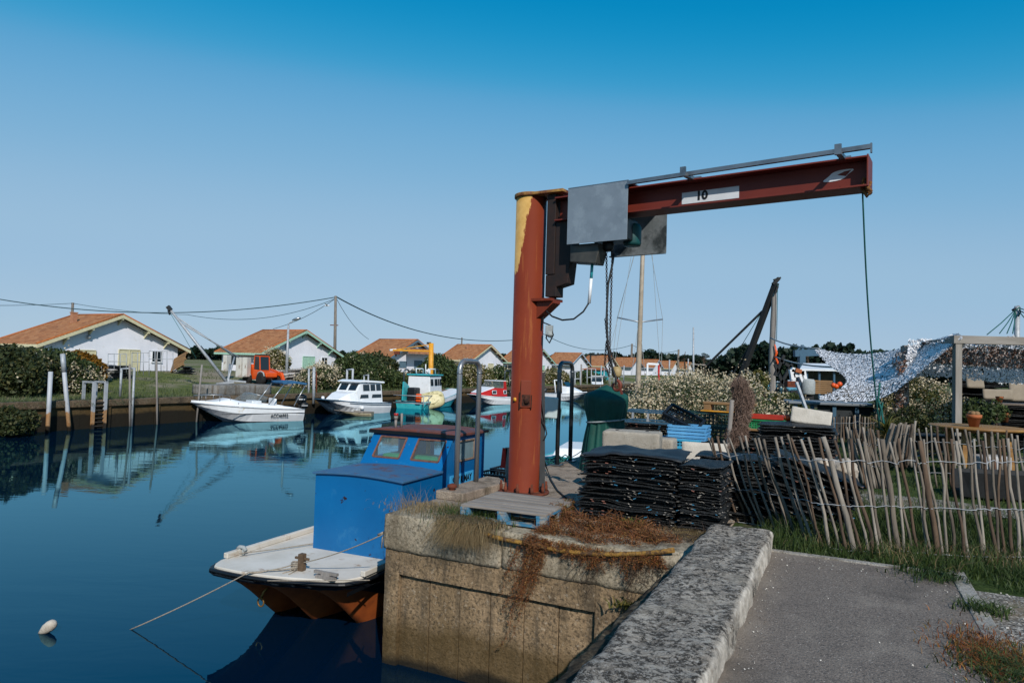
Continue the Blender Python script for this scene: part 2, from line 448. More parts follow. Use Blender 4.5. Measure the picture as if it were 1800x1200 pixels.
def merge(parts):
    V = []; Q = []; o = 0
    for v, q in parts: V.append(v); Q.append(q+o); o += len(v)
    return np.concatenate(V), np.concatenate(Q)
M['leaf'] = leafmat('bush_leaves', ['27351c','334222','41502c','566036','212c19'])
M['leafdark'] = leafmat('dark_leaves', ['26301c','323c22','434a2a','2a341f','5a5630'])
M['leafolive'] = leafmat('olive_leaves', ['3c4420','4c4f24','5a5a2c','6b6030'])
M['leaforange'] = leafmat('autumn_leaves', ['6b4a14','7d5618','8d641c','4f4a1c'])
M['flower'] = leafmat('cream_flower_heads', ['b5a588','c8bb9f','a08f70','d4cab2','8f8062'], .8, .2)
M['pine'] = leafmat('pine_needles', ['17251a','1d2e20','243626','1a2a22'])
M['grass'] = leafmat('grass_blades', ['26381a','30431f','3e4f24','4c5a2c','2a3a1e'])
M['grassfar'] = leafmat('bank_grass', ['3d4a33','47543a','4f5c38','5d6638','434f3a'])
M['drygrass'] = leafmat('dry_grass_blades', ['7d6a4a','8d7a58','6b5a40','a08c66','594a36'])
M['weed'] = leafmat('russet_weed', ['5a2e1c','6b3a20','854c26','9a6434','4a2a1a','75602c','a87c48'], .7, .2)
M['stem'] = mk('dark_stems', '3a2e24', '2a2019', 10, .9)
M['trunk'] = mk('bark', '4a3d31', '352b22', 8, .95, bump=.6, bscale=20)
# ------------------------------------------------------------------ water
n = NT('canal_water'); n.set(.9, 0, 0)
P = n.pos()
n.col(n.ramp(n.noise(.05, 2, .5, P), [(.3,(.0005,.007,.021)),(.7,(.0005,.009,.026))]))
mp = n.n('Mapping'); mp.inputs['Rotation'].default_value = (0,0,R_(20)); mp.inputs['Scale'].default_value = (.7,2.2,1); n.l(P, mp.inputs['Vector'])
big = n.noise(.9, 3, .55, mp.outputs[0], .4); small = n.noise(5.5, 3, .5, mp.outputs[0], .3)
calm = n.ramp(n.noise(.12, 3, .5, P), [(.38,.25),(.62,1.0)])
h = n.math('MULTIPLY', n.math('ADD', n.math('MULTIPLY', big, 1.0), n.math('MULTIPLY', small, .10)), calm)
n.bump(h, .06, .08)
gl = n.n('BsdfGlossy'); gl.inputs['Roughness'].default_value = .02; gl.inputs['Color'].default_value = (.42,.88,1,1)
fr = n.n('Fresnel'); fr.inputs['IOR'].default_value = 1.6; mx = n.n('MixShader')
bn = [q for q in n.t.nodes if q.type == 'BUMP'][0]
n.l(bn.outputs[0], gl.inputs['Normal']); n.l(bn.outputs[0], fr.inputs['Normal']); n.l(fr.outputs[0], mx.inputs[0]); n.l(n.b.outputs[0], mx.inputs[1]); n.l(gl.outputs[0], mx.inputs[2]); n.l(mx.outputs[0], n.out.inputs[0])
M['water'] = n.m
mb = MB()
mb.add([C(-80,-32), C(-80,6), C(330,6), C(330,-32)], [(0,3,2,1)])
mb.f = [tuple(reversed(q)) for q in mb.f]
struct(mb.build('water', M['water'], fix=False))
# ------------------------------------------------------------------ ground sheets
def ground_mat(name, g1, g2, soil, soilamt=.5, sc_=.35):
    n = NT(name); n.set(.95, 0, .1); P = n.pos()
    c = n.ramp(n.noise(1.6, 6, .7, P), [(.35,g1),(.65,g2)])
    c = n.mix(n.ramp(n.noise(sc_, 5, .6, P), [(soilamt,0.0),(soilamt+.1,1.0)]), c, n.ramp(n.noise(7, 5, .7, P), [(.35,soil),(.7,'8d8474')]))
    c = n.mix(n.ramp(n.noise(22, 4, .7, P), [(.45,0.0),(.7,.5)]), c, '2b2c1c')
    n.col(c); n.bump(n.noise(14, 5, .7, P), .8, .05); return n.m
M['gl'] = ground_mat('left_bank_turf', '4a5535', '6a7038', '857a68', .50, .13)
M['gr'] = ground_mat('right_bank_turf', '33431f', '42502a', '74695a', .56, .5)
def sheet(name, S, Pp, zf, mat, skirt=None):
    V = []; Q = []
    for s in S:
        for p in Pp: V.append(C(s, p, zf(s, p)))
    n_ = len(Pp)
    for i in range(len(S)-1):
        for j in range(n_-1): Q.append((i*n_+j, i*n_+j+1, (i+1)*n_+j+1, (i+1)*n_+j))
    mb = MB(); mb.add(V, Q, True)
    return struct(mb.build(name, mat))
def sm(t): t = max(0, min(1, t)); return t*t*(3-2*t)
def zleft(s, p):
    q = -29.3-p
    return 1.17 + .98*sm((q-1)/13.5) + (.05*noise.noise(Vector((s*.3, p*.3, 0))) if .4 < q < 60 else 0)
def lin_(a, b, k): return [a+(b-a)*i/(k-1) for i in range(k)]
SS = lin_(-150,-10,10)+lin_(-8,70,60)+lin_(73,150,30)+[170,200,250,330,500,900]
sheet('left_bank_ground', SS, [-1200,-500,-250,-140,-100,-80,-70,-62,-56,-51,-47.5,-45,-43,-41,-39.5,-38,-36.5,-35,-33.8,-32.7,-31.7,-30.9,-30.3,-29.9,-29.3], zleft, M['gl'])
def zright(s, p): return 1.535 + (.02*noise.noise(Vector((s*.7, p*.7, 3))) if p > -2 and s > 7.6 else 0)
sheet('right_bank_ground', [6.3,7,7.6]+lin_(8,30,34)+[34,40,50,70,100,150,220,330,500,900], [-4.3,-3.5,-2.6,-1.9,-1.2,-.6]+lin_(0,12,16)+[14,18,25,40,80,200,500,1200], zright, M['gr'])
sheet('near_ground', [-12,-6,-2,0,2,4,6.3], [-1.0,-.5,0,.9,2,4,8,20,60,200,500,1200], lambda s,p: 1.535, M['gr'])
sheet('canal_end_ground', [300,330,500,900], [-29.3,-20,-10,-4.3], lambda s,p: 1.3, M['gl'])
# ------------------------------------------------------------------ rough stone boxes
def rough_box(lo, hi, step, r, amp, freq, mb=None, xf=None, seed=0, shape=None):
    lo = Vector(lo); hi = Vector(hi); vs = []; fs = []
    dims = [max(1, int(round((hi[i]-lo[i])/step))) for i in range(3)]
    def grid(ax, val, flip):
        a, b = [i for i in range(3) if i != ax]
        o = len(vs)
        for i in range(dims[a]+1):
            for j in range(dims[b]+1):
                p = [0,0,0]; p[ax] = val; p[a] = lo[a]+(hi[a]-lo[a])*i/dims[a]; p[b] = lo[b]+(hi[b]-lo[b])*j/dims[b]; vs.append(Vector(p))
        w_ = dims[b]+1
        for i in range(dims[a]):
            for j in range(dims[b]):
                q = (o+i*w_+j, o+(i+1)*w_+j, o+(i+1)*w_+j+1, o+i*w_+j+1); fs.append(q[::-1] if flip else q)
    for ax in range(3): grid(ax, lo[ax], True); grid(ax, hi[ax], False)
    out = []
    for p in vs:
        q = Vector([min(max(p[i], lo[i]+r), hi[i]-r) for i in range(3)]); d = p-q
        if d.length > 1e-9: p = q + d.normalized()*r if sum(abs(d[i]) > 1e-6 for i in range(3)) > 1 else p
        k = Vector((seed*3.1, seed*1.7, seed))
        nz = noise.noise_vector(p*freq+k)*.6 + noise.noise_vector(p*freq*2.7+k)*.35 + noise.noise_vector(p*freq*7+k)*.16
        p = p + nz*amp
        if shape: p = shape(p)
        out.append(xf @ p if xf else p)
    mb = mb or MB(); mb.add(out, fs, True); return mb
CM = Matrix(((CA, SA, 0, 0), (-SA, CA, 0, 0), (0, 0, 1, 0), (0, 0, 0, 1)))   # (p, s, z) -> world
# lichen covered parapet
n = NT('lichen_stone'); n.set(.95, 0, .15); P = n.pos()
c = n.ramp(n.noise(4.5, 8, .75, P, .2), [(.3,'605950'),(.44,'90877b'),(.56,'afa699'),(.72,'c6bdaf')])
c = n.mix(n.ramp(n.noise(15, 7, .78, P, .3), [(.47,0.0),(.53,.9)]), c, '2b2825')
c = n.mix(n.ramp(n.noise(42, 6, .8, P, .2), [(.52,0.0),(.60,.85)]), c, 'c0b9ae')
c = n.mix(n.ramp(n.noise(75, 4, .8, P), [(.56,0.0),(.64,.8)]), c, '1f1d1c')
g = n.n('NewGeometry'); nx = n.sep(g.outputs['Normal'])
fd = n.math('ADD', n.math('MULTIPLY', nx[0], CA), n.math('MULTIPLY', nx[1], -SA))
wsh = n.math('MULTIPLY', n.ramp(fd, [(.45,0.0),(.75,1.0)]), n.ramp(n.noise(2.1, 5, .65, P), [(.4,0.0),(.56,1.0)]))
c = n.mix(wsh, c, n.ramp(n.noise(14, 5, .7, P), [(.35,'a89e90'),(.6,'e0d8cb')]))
c = n.mix(n.ramp(n.noise(1.1, 4, .6, P), [(.6,0.0),(.68,.7)]), c, 'a39a8c')
n.col(c); n.bump(n.math('ADD', n.noise(13, 9, .78, P, .1), n.math('MULTIPLY', n.noise(50, 5, .75, P), .6)), 1.0, .03); M['lichen'] = n.m
n = NT('dark_rubble_stone'); n.set(.95, 0, .15); P = n.pos()
c = n.ramp(n.noise(7, 7, .72, P, 1.0), [(.35,'1d1a16'),(.52,'4a4236'),(.7,'7d7360')]); n.col(c); n.bump(n.noise(16, 6, .7, P, 1), 1, .03); M['rubble'] = n.m
root = T('parapet_wall', 'low lichen covered stone parapet running along the left side of the asphalt path', 'wall', C(3, -.85, 1.56))
mb = rough_box((-1.13,-1.6,1.45), (-.57,6.78,1.735), .04, .05, .032, 3.5, xf=CM, seed=1)
mb.build('parapet_top', M['lichen'], root, world=True, weld=True)
mb = rough_box((-1.14,-1.6,-1.0), (-.62,6.3,1.47), .09, .03, .03, 4, xf=CM, seed=2)
mb.build('wall_body', M['rubble'], root, world=True, weld=True)
mb = rough_box((-1.52,-1.6,1.1), (-1.08,6.1,1.62), .04, .05, .05, 7, xf=CM, seed=3, shape=lambda p: Vector((-1.08+(p.x+1.08)*(.40+.60*max(0, (6.2-p.y)/7.8)), p.y, p.z-.06*max(0, (-1.15-p.x)/.3))))
mb.build('rubble_ledge', M['rubble'], root, world=True, weld=True)
# ------------------------------------------------------------------ path, kerb, gravel
n = NT('asphalt'); n.set(.85, 0, .3); P = n.pos()
c = n.ramp(n.noise(1.2, 5, .6, P), [(.3,'6a6159'),(.7,'776d63')])
v = n.n('TexVoronoi'); v.inputs['Scale'].default_value = 85; n.l(P, v.inputs['Vector'])
c = n.mix(n.ramp(v.outputs['Distance'], [(.2,.7),(.4,0.0)]), c, n.ramp(n.sep(v.outputs['Color'])[0], [(.0,'37322e'),(.45,'5a534d'),(.85,'857d75'),(.96,'c8c0b6')]))
c = n.mix(n.ramp(n.noise(62, 5, .8, P), [(.5,0.0),(.6,.75)]), c, '343231')
cx = n.sep(P); pp = n.math('SUBTRACT', n.math('MULTIPLY', cx[0], CA), n.math('MULTIPLY', cx[1], SA))
dn = n.math('ADD', pp, n.math('MULTIPLY', n.noise(2.5, 5, .65, P), -.5))
edge = n.ramp(n.math('ADD', dn, .9), [(.05,1.0),(.28,0.0)])
c = n.mix(n.math('MULTIPLY', edge, .55), c, '7d7265')
ss_ = n.math('ADD', n.math('MULTIPLY', cx[0], SA), n.math('MULTIPLY', cx[1], CA))
e2 = n.ramp(n.math('ADD', dn, n.math('MULTIPLY', ss_, -.22)), [(-0.2+.0,0.0),(.12,0.0),(.34,1.0)])
c = n.mix(n.math('MULTIPLY', e2, .65), c, '8d877f')
c = n.mix(n.ramp(n.noise(2.2, 6, .65, P), [(.52,0.0),(.7,.5)]), c, '8a8176')
c = n.mix(n.ramp(n.noise(1.4, 6, .65, P), [(.55,0.0),(.68,.5)]), c, '3a3632')
n.col(c); n.bump(n.math('ADD', n.noise(110, 4, .7, P), v.outputs['Distance']), .6, .006); M['asphalt'] = n.m
mb = MB(); a = lin_(-3, 6.68, 20)
mb.add([C(s, p, 1.56) for s in a for p in (-.62, .8)], [(2*i, 2*i+1, 2*i+3, 2*i+2) for i in range(len(a)-1)])
struct(mb.build('asphalt_path', M['asphalt'], fix=False))
M['kerb'] = concrete('pale_kerb_concrete', 'a8a49c', '96928a', '6a655e', fine=80)
mb = MB(); mb.M = CM.copy()
for i in range(8):
    s0 = -2.5+i*1.17; mb.bx(.8, s0, 1.40, .915, s0+1.165, 1.566+.003*(i % 2))
struct(mb.build('path_kerb', M['kerb'], bevel=.006))
mb = MB(); mb.M = CM.copy(); mb.bx(-.58, 6.68, 1.40, .8, 6.755, 1.572)
struct(mb.build('path_end_kerb', M['kerb'], bevel=.006))
n = NT('gravel_ground'); n.set(.95, 0, .2); P = n.pos()
v = n.n('TexVoronoi'); v.inputs['Scale'].default_value = 60; n.l(P, v.inputs['Vector'])
c = n.ramp(n.sep(v.outputs['Color'])[0], [(0,'5f5a54'),(.5,'8d877e'),(.9,'b5afa5')])
c = n.mix(n.ramp(v.outputs['Distance'], [(.3,0.0),(.7,.8)]), c, '3a3630')
c = n.mix(n.ramp(n.noise(2.0, 5, .6, P), [(.5,0.0),(.66,.8)]), c, '6a5c48')
n.col(c); n.bump(v.outputs['Distance'], -1.0, .02); M['gravel'] = n.m
mb = MB(); mb.add([C(-4,.915,1.555), C(-4,9,1.555), C(6.5,9,1.555), C(6.35,.915,1.555)], [(0,1,2,3)])
struct(mb.build('gravel_verge', M['gravel'], fix=False))
mb = MB(); mb.add([C(9.7+.2*math.sin(p), p, 1.557) for p in lin_(-.2,8,20)]+[C(10.6+.25*math.sin(p*1.7), p, 1.557) for p in lin_(-.2,8,20)], [(i,i+1,21+i,20+i) for i in range(19)])
struct(mb.build('gravel_path', M['gravel'], fix=False))
# loose pebbles and grass
def inquad(N, s0, s1, p0, p1, z):
    s = rng.uniform(s0, s1, N); p = rng.uniform(p0, p1, N)
    return np.stack([s*SA+p*CA, s*CA-p*SA, np.full(N, z)], 1)
def patchy(P, f, thr, seed=0):
    k = np.array([noise.noise(Vector((p[0]*f+seed, p[1]*f, seed))) for p in P]); return P[k > thr]
V, Q = cards(inquad(2600, 3.2, 6.4, .95, 3.5, 1.562), .022, .8, np.array([[0,0,1.]]), .35)
M['pebble'] = leafmat('pebbles', ['6b665f','8a847b','aaa49a','c4beb4'], .9, 0)
ps_ = [inquad(260, .5, 6.6, -.56, -.40, 1.566), inquad(200, 2.5, 6.6, .55, .80, 1.566), inquad(170, .5, 6.6, -.5, .8, 1.565), inquad(120, 6.3, 6.66, -.5, .75, 1.566)]
V2, Q2 = cards(np.concatenate(ps_), .012, .8, np.array([[0,0,1.]]), .4); V, Q = merge([(V, Q), (V2, Q2)])
stuff(np_build('gravel', V, Q, M['pebble']), 'loose grey pebbles beside the path kerb')
parts = [blades(inquad(12000, 6.8, 9.2, -.75, 5.2, 1.53), .17, .010, .9),
         blades(inquad(5200, 6.74, 7.25, -.6, 5.0, 1.54), .10, .010, 1.2, .3),
         blades(patchy(inquad(9000, 7.2, 9.6, -.6, 6, 1.53), .9, .05), .30, .011, .9, .25),
         blades(patchy(inquad(3000, 6.3, 6.85, .95, 5, 1.55), 1.5, -.1), .09, .010, 1.3, .4),
         blades(patchy(inquad(2500, 3.0, 6.3, .93, 1.5, 1.55), 1.6, .12, 4), .07, .009, 1.4, .4),
         blades(inquad(14000, 9.0, 16, -1, 9, 1.54), .07, .014, .9)]
V, Q = merge(parts); stuff(np_build('grass', V, Q, M['grass']), 'dark green grass growing round the fence stakes')
parts = [blades(patchy(inquad(2600, 6.7, 7.6, -.7, 5, 1.54), 1.3, .12, 7), .24, .007, 1.1, .4),
         blades(patchy(inquad(1500, 3.2, 6.2, .95, 1.6, 1.55), 1.8, .1, 9), .06, .007, 1.6, .5)]
V, Q = merge(parts); stuff(np_build('dry_grass', V, Q, M['drygrass']), 'straw coloured dry grass among the green at the path edge')
# grass of the far bank
def bank(N, s0, s1, q0, q1):
    s = rng.uniform(s0, s1, N); q = q0+(q1-q0)*rng.uniform(0, 1, N)**1.5; p = -29.35-q
    z = np.array([zleft(a, b) for a, b in zip(s, p)])-.02
    return np.stack([s*SA+p*CA, s*CA-p*SA, z], 1)
V, Q = merge([blades(bank(15000, 8, 62, .0, 4.5), .22, .035, .8, .2), blades(patchy(bank(12000, 8, 80, 3, 16), .25, .0), .16, .05, .8), blades(bank(2500, 2, 21, -.25, .3), .5, .05, 1.6, 1.3)])
stuff(np_build('bank_grass', V, Q, M['grassfar']), 'rough green grass along the top of the far quay')
# ------------------------------------------------------------------ far quay wall
root = TC('quay_wall', 'long brown concrete quay wall with dark tide mark across the canal', 'quay wall', 30, -29.1, 0)
mb = MB(); mb.M = CM.copy()
s = -60
while s < 300:
    mb.bx(-29.16, s, -1, -29.0, s+.22, .93); mb.bx(-29.35, s+.22, -1, -29.07, s+1.3, .93); mb.bx(-29.35, s+1.3, -1, -29.085, s+2.38, .93); s += 2.4
mb.build('wall_panels', M['quaywall'], root, world=True)
mb = MB(); mb.M = CM.copy(); s = -60
while s < 300:
    d = .012*random.random(); mb.bx(-29.55, s, .93+d, -28.96+d, s+4.78, 1.22+d); s += 4.8
mb.build('coping', M['quaywall'], root, world=True, bevel=.02)
# near quay: side wall along the canal beyond the pier
root = TC('canal_side_wall', 'grey concrete quay side running back from the pier along the right bank', 'quay wall', 40, -4.3, 0)
mb = MB(); mb.M = CM.copy(); mb.bx(-4.38, 14.3, -1, -4.0, 320, 1.33); mb.build('wall_panels', M['pier'], root, world=True)
mb = MB(); mb.M = CM.copy(); mb.bx(-4.42, 14.3, 1.33, -3.9, 320, 1.562); mb.build('coping', M['cope'], root, world=True)
# ------------------------------------------------------------------ concrete pier
root = TC('concrete_pier', 'square brown concrete pier with a recessed panel carrying the rusty crane', 'pier', 6.05, -2.7, 0)
mb = MB(); mb.M = CM.copy()
rough_box((-4.38,6.05,-1), (-4.2,6.35,1.2), .06, .012, .012, 5, mb, seed=4)
rough_box((-2.03,6.05,-1), (-1.0,6.35,1.2), .06, .012, .010, 5, mb, seed=5)
rough_box((-4.2,6.05,.945), (-2.03,6.35,1.2), .06, .008, .008, 5, mb, seed=6)
mb.bx(-4.37, 6.35, -1, -1.05, 14.3, 1.2)
mb.build('pier_wall', M['pier'], root, world=True)
mb = MB(); mb.M = CM.copy(); e = [-4.2,-3.84,-3.48,-3.13,-2.76,-2.4,-2.03]
for i in range(6): mb.bx(e[i]+.004, 6.10+.004*(i % 2), -1, e[i+1]-.004, 6.3, .945)
mb.build('recessed_panel', M['pier'], root, world=True, bevel=.004)
mb = rough_box((-4.40,6.035,1.19), (-3.0,6.6,1.563), .035, .016, .012, 6, xf=CM, seed=7)
rough_box((-2.998,6.04,1.185), (-1.0,6.6,1.555), .04, .02, .016, 6, mb, CM, seed=8)
rough_box((-1.55,6.0,1.42), (-.98,6.5,1.60), .04, .08, .03, 5, mb, CM, seed=18)
mb.build('coping', M['cope'], root, world=True, weld=True)
mb = MB(); mb.M = CM.copy(); mb.bx(-4.40, 6.6, 1.2, -1.06, 9.45, 1.558); mb.bx(-4.40, 9.46, 1.2, -2.0, 14.3, 1.553)
mb.build('quay_slab', M['slabtop'], root, world=True, bevel=.015)
mb = MB(); mb.M = CM.copy(); mb.prism([(-4.40,7.05),(-4.02,7.05),(-3.95,8.05),(-4.16,8.35),(-4.40,8.35)], 'z', 1.558, 1.66)
mb.build('raised_kerb', M['slabtop'], root, world=True, bevel=.012)
# ------------------------------------------------------------------ jib crane
n = NT('crane_red_paint'); n.set(.55, 0, .35); V = n.coord(); xyz = n.sep(V)
c = n.ramp(n.noise(1.6, 5, .6), [(.3,'682710'),(.7,'742e16')])
st = n.mapping((9,9,.7))
c = n.mix(n.ramp(n.noise(1.4, 6, .65, st), [(.58,0.0),(.7,.8)]), c, '8f5327')
c = n.mix(n.ramp(n.noise(30, 3, .6), [(.72,0.0),(.76,1.0)]), c, '9a6a2c')
# bare primer-yellow patch at the head of the column
zz = n.math('ADD', xyz[2], n.math('MULTIPLY', n.noise(5, 5, .7), .5))
xx = n.math('ADD', n.math('ADD', n.math('MULTIPLY', xyz[0], .824), n.math('MULTIPLY', xyz[1], .566)), n.math('MULTIPLY', n.math('SUBTRACT', n.noise(7, 8, .8, n.mapping((1.6,1.6,.4))), .5), .26))
m = n.math('MULTIPLY', n.math('GREATER_THAN', zz, 3.08), n.math('LESS_THAN', xx, n.math('ADD', -.165, n.math('MULTIPLY', n.math('SUBTRACT', xyz[2], 2.85), .17))))
c = n.mix(m, c, n.ramp(n.noise(9, 5, .6), [(.35,'b08a4a'),(.7,'c6a05e')]))
n.col(c); n.bump(n.noise(25, 4, .6), .12, .01); M['cranered'] = n.m
n = NT('jib_red_paint'); n.set(.5, 0, .35)
c = n.ramp(n.noise(2, 5, .6), [(.3,'5e2219'),(.7,'6e2a1d')]); c = n.mix(n.ramp(n.noise(14, 5, .7), [(.66,0.0),(.74,.8)]), c, '8a4a2c')
n.col(c); M['jibred'] = n.m
cb = G(920, 865, 1.56); jrz = R_(-34.5)
crane = T('jib_crane', 'tall rusty red jib crane with yellow streaked column and long arm numbered 10', 'crane', cb, jrz)
mb = MB(); mb.lathe([(.21,-.0),(.21,.02),(.2,.02),(.2,3.80)], 40); mb.build('column', M['cranered'], crane)
mb = MB(); mb.lathe([(.33,0),(.33,.03)], 24)
for k in range(10):
    a = k*math.pi/5; mb.lathe([(.022,.03),(.022,.10),(.014,.10),(.014,.15)], 8, c=(.29*math.cos(a), .29*math.sin(a), 0))
mb.build('base_flange', M['rust'], crane)
mb = MB(); mb.lathe([(.225,3.80),(.225,3.845),(.0,3.85)], 40)
mb.prism([(0,-.2),(.56,-.16),(.56,.16),(0,.2)], 'z', 3.802, 3.838)
mb.build('cap_plate', mk('cap_plate_paint', 'a9823f', '6f4524', 8, .6, dirt_or_glint='5a2a18', dscale=6, damt=.5), crane, bevel=.004)
mb = MB()
zb = 2.42
mb.prism([(.17,zb-.2),(.3,zb-.1),(.42,zb),(.42,zb+.025),(.17,zb+.025)], 'y', -.09, .09)
mb.bx(.10, -.15, zb+.026, .42, .15, zb+.06)
mb.build('lower_bracket', M['cranered'], crane)
mb = MB(); mb.bx(.30, -.10, 2.78, .43, .10, 3.795); mb.prism([(.30,2.5),(.46,2.5),(.46,2.62),(.62,2.66),(.68,3.2),(.68,3.44),(.431,3.44),(.431,2.775),(.30,2.775)], 'y', -.09, .09)
mb.build('slewing_bracket', mk('dark_bracket', '1d1512', '2b1a14', 9, .7, dirt_or_glint='7a3a1e', dscale=5, damt=.66), crane, bevel=.006)
mb = MB(); mb.lathe([(.03,zb-.02),(.03,2.5)], 12, c=(.38,0,0)); mb.lathe([(.035,3.78),(.035,3.86)], 12, c=(.38,0,0)); mb.build('pivot_pin', M['rust'], crane)
# jib: H section
j0, j1, zt, zl = .44, 3.93, 3.74, 3.44
mb = MB(); mb.bx(j0,-.15,zt-.018,j1,.15,zt); mb.bx(j0,-.15,zl,j1,.15,zl+.018); mb.bx(j0,-.006,zl+.0185,j1,.006,zt-.0185); mb.bx(j1+.001,-.15,zl,j1+.016,.15,zt+.01)
jib = mb.build('jib_beam', M['jibred'], crane, bevel=.003)
mb = MB(); x0 = 2.0; mb.bx(2.04,-.0095,3.50,2.68,-.0065,3.63); mb.build('number_plate', mk('plate_white', 'cfd3d6', 'c2c6c9', 6, .5, dirt_or_glint='7a3a2a', dscale=9, damt=.7), crane)
text('lettering', '10', .135, M['num'], crane, frame_m((2.27,-.012,3.572), (1,0,0), (0,0,1)), bold=.005)
mb = MB(); pts = [(.13*math.cos(a)+.02*math.sin(3*a), .045*math.sin(a)+.03*math.cos(a)) for a in [k*math.pi/12 for k in range(24)]]
mb.prism([(3.66+x, 3.61+z) for x, z in pts], 'y', -.0105, -.0068); mb.build('white_patch', M['white'], crane)
mb = MB(); mb.prism([(3.60+.13*x+.05, 3.615+z*.2) for x, z in ((0,.0),(.5,.14),(1,.18),(.6,-.1))], 'y', -.0125, -.0107); mb.build('patch_mark', M['jibred'], crane)
# service rail on its brackets
mb = MB(); mb.bar((1.50,-.30,3.745), (3.99,-.30,3.77), .042, .042); mb.bx(3.98,-.318,3.71,3.995,-.282,3.80); mb.build('service_rail', M['galv'], crane)
for x in (2.20, 3.72):
    mb = MB(); mb.bar((x,.02,3.757), (x,-.40,3.727 if x > 1.7 else 3.72), .05, .035); mb.bx(x-.02,.0,3.742,x+.05,.06,3.80); mb.bx(x-.03,-.43,3.70,x+.03,-.40,3.80)
    mb.build('rail_bracket', M['galv'], crane)
# trolley with two cover plates
mb = MB(); mb.bx(.71,-.285,3.10,1.50,-.277,3.775); mb.build('cover_plate', mk('dull_zinc', '7d8891', '737e87', 5, .5, .25, bump=.02, dirt_or_glint='87929a', dscale=4, damt=.5), crane, bevel=.002)
mb = MB(); mb.bx(.71,.90,3.13,1.5,.908,3.775); mb.bx(.71,.85,3.115,1.5,.899,3.13); mb.build('cover_plate', mk('stained_zinc', '62696b', '7d8386', 7, .5, .3, dirt_or_glint='3a4042', dscale=3, damt=.52), crane, bevel=.002)
mb = MB(); mb.bx(.71,-.284,3.776,1.5,.908,3.788); mb.build('trolley_roof', M['galv'], crane)
mb = MB(); mb.bx(.95,-.14,3.14,1.42,.20,3.40); mb.bx(1.05,-.1,3.405,1.3,.1,3.436); mb.lathe([(.05,3.03),(.07,3.06),(.07,3.14)], 14, c=(1.12,0,0)); mb.build('hoist_motor', M['black'], crane, bevel=.02)
mb = MB(); mb.lathe([(.0,0),(.10,.0),(.11,.03),(.11,.22),(.09,.26),(0,.26)], 20, c=(1.37,.14,3.10)); mb.build('motor_housing', mk('dark_teal_casting','0f4a4a','0b3b3c',5,.5), crane)
mb = MB(); mb.prism([(.71,2.90),(1.06,2.86),(1.10,3.0),(1.08,3.11),(.71,3.11)], 'y', -.20, .02); mb.build('control_box', mk('stained_box', '3a3a38', '55524c', 5, .5, .4, dirt_or_glint='8d7a58', dscale=3, damt=.6), crane, bevel=.01)
mb = MB(); mb.tube([(.96,-.09,2.89),(.95,-.09,2.7)], .018, 10); mb.build('conduit', M['turq'], crane)
mb = MB(); mb.tube([(.95,-.09,2.7),(.93,-.09,2.40)], .02, 10); mb.build('conduit_sleeve', M['white'], crane)
mb = MB(); mb.tube([(.93,-.09,2.41),(.86,-.1,2.30),(.74,-.12,2.21),(.58,-.12,2.2),(.42,-.1,2.25),(.30,-.06,2.33),(.22,0,2.42)], .011, 8)
mb.tube([(.21,0,2.52),(.22,-.02,2.1)], .01, 8); mb.tube([(.22,0,2.3),(.26,-.05,2.18),(.38,-.07,2.14),(.42,-.06,2.02),(.36,-.05,1.92),(.31,-.05,1.98),(.33,-.05,2.1)], .009, 8)
mb.build('power_cable', M['cable'], crane)
mb = MB(); mb.box((.36,-.06,2.08), (.09,.06,.12), .3); mb.lathe([(.02,0),(.05,.03),(.03,.08)], 10, c=(.37,-.06,1.99)); mb.build('junction_box', M['strap'], crane, bevel=.008)
mb = MB(); mb.bx(.07,-.208,1.06,.19,-.17,1.36); cx = .0
old = mb.M
mb2 = MB(); A = R_(-58)
mb2.M = Matrix.Rotation(A, 4, 'Z')
mb2.bx(.195,-.065,1.10,.215,.065,1.44); mb2.build('junction_cover', M['cranered'], crane, bevel=.004)
mb2 = MB(); mb2.M = Matrix.Rotation(A, 4, 'Z'); mb2.bx(.215,-.05,1.12,.222,.055,1.26); mb2.bx(.2,-.078,1.09,.226,-.066,1.30); mb2.bx(.2,.066,1.09,.226,.078,1.26); mb2.lathe([(.028,0),(.04,.05),(.02,.1)], 8, c=(.225,.01,1.15)); mb2.build('rusted_socket', mk('burnt_rust', '1d120e', '4a2616', 30, .9, bump=.6, dirt_or_glint='b07a22', dscale=18, damt=.62), crane)
mb2 = MB(); mb2.M = Matrix.Rotation(R_(-78-30), 4, 'Z'); mb2.lathe([(0,0),(.03,.005),(.025,.045),(0,.05)], 7, c=(.190,.02,1.17)); mb2.build('paint_blob', M['yellowp'], crane)
# chains and hook hang from the trolley, drawn aside to a lashing
def chain(mb, pts, link=.034, r=.0046, w=.011):
    P = [Vector(p) for p in pts]; L = 0; seg = []
    for a, b in zip(P[:-1], P[1:]): seg.append((L, a, b)); L += (b-a).length
    nn = int(L/(link*.74))
    for k in range(nn):
        t = (k+.5)*L/nn
        for l0, a, b in reversed(seg):
            if t >= l0: break
        d = (b-a).normalized(); c = a+d*(t-l0); u = Vector((0,0,1)) if abs(d.z) < .9 else Vector((1,0,0))
        x = u.cross(d).normalized(); x = x if k % 2 else d.cross(x)
        ring = [c + d*(link/2*math.cos(q)) + x*(w*math.sin(q)) for q in [2*math.pi*i/8 for i in range(8)]]
        mb.tube(ring, r, 5, closed=True)
def JL(px, py, x):   # jib-local point on the view line at local distance along the arm
    d = ray(px, py); ux = Vector((math.cos(jrz), math.sin(jrz), 0)); nv = Vector((-ux.y, ux.x, 0))
    t = (Vector(cb)-CAM).dot(nv)/d.dot(nv); q = CAM+d*t
    return None
def loc(p): return Matrix.Rotation(-jrz, 4, 'Z') @ (Vector(p)-Vector(cb))
hookw = D(1084, 655, 8.05)
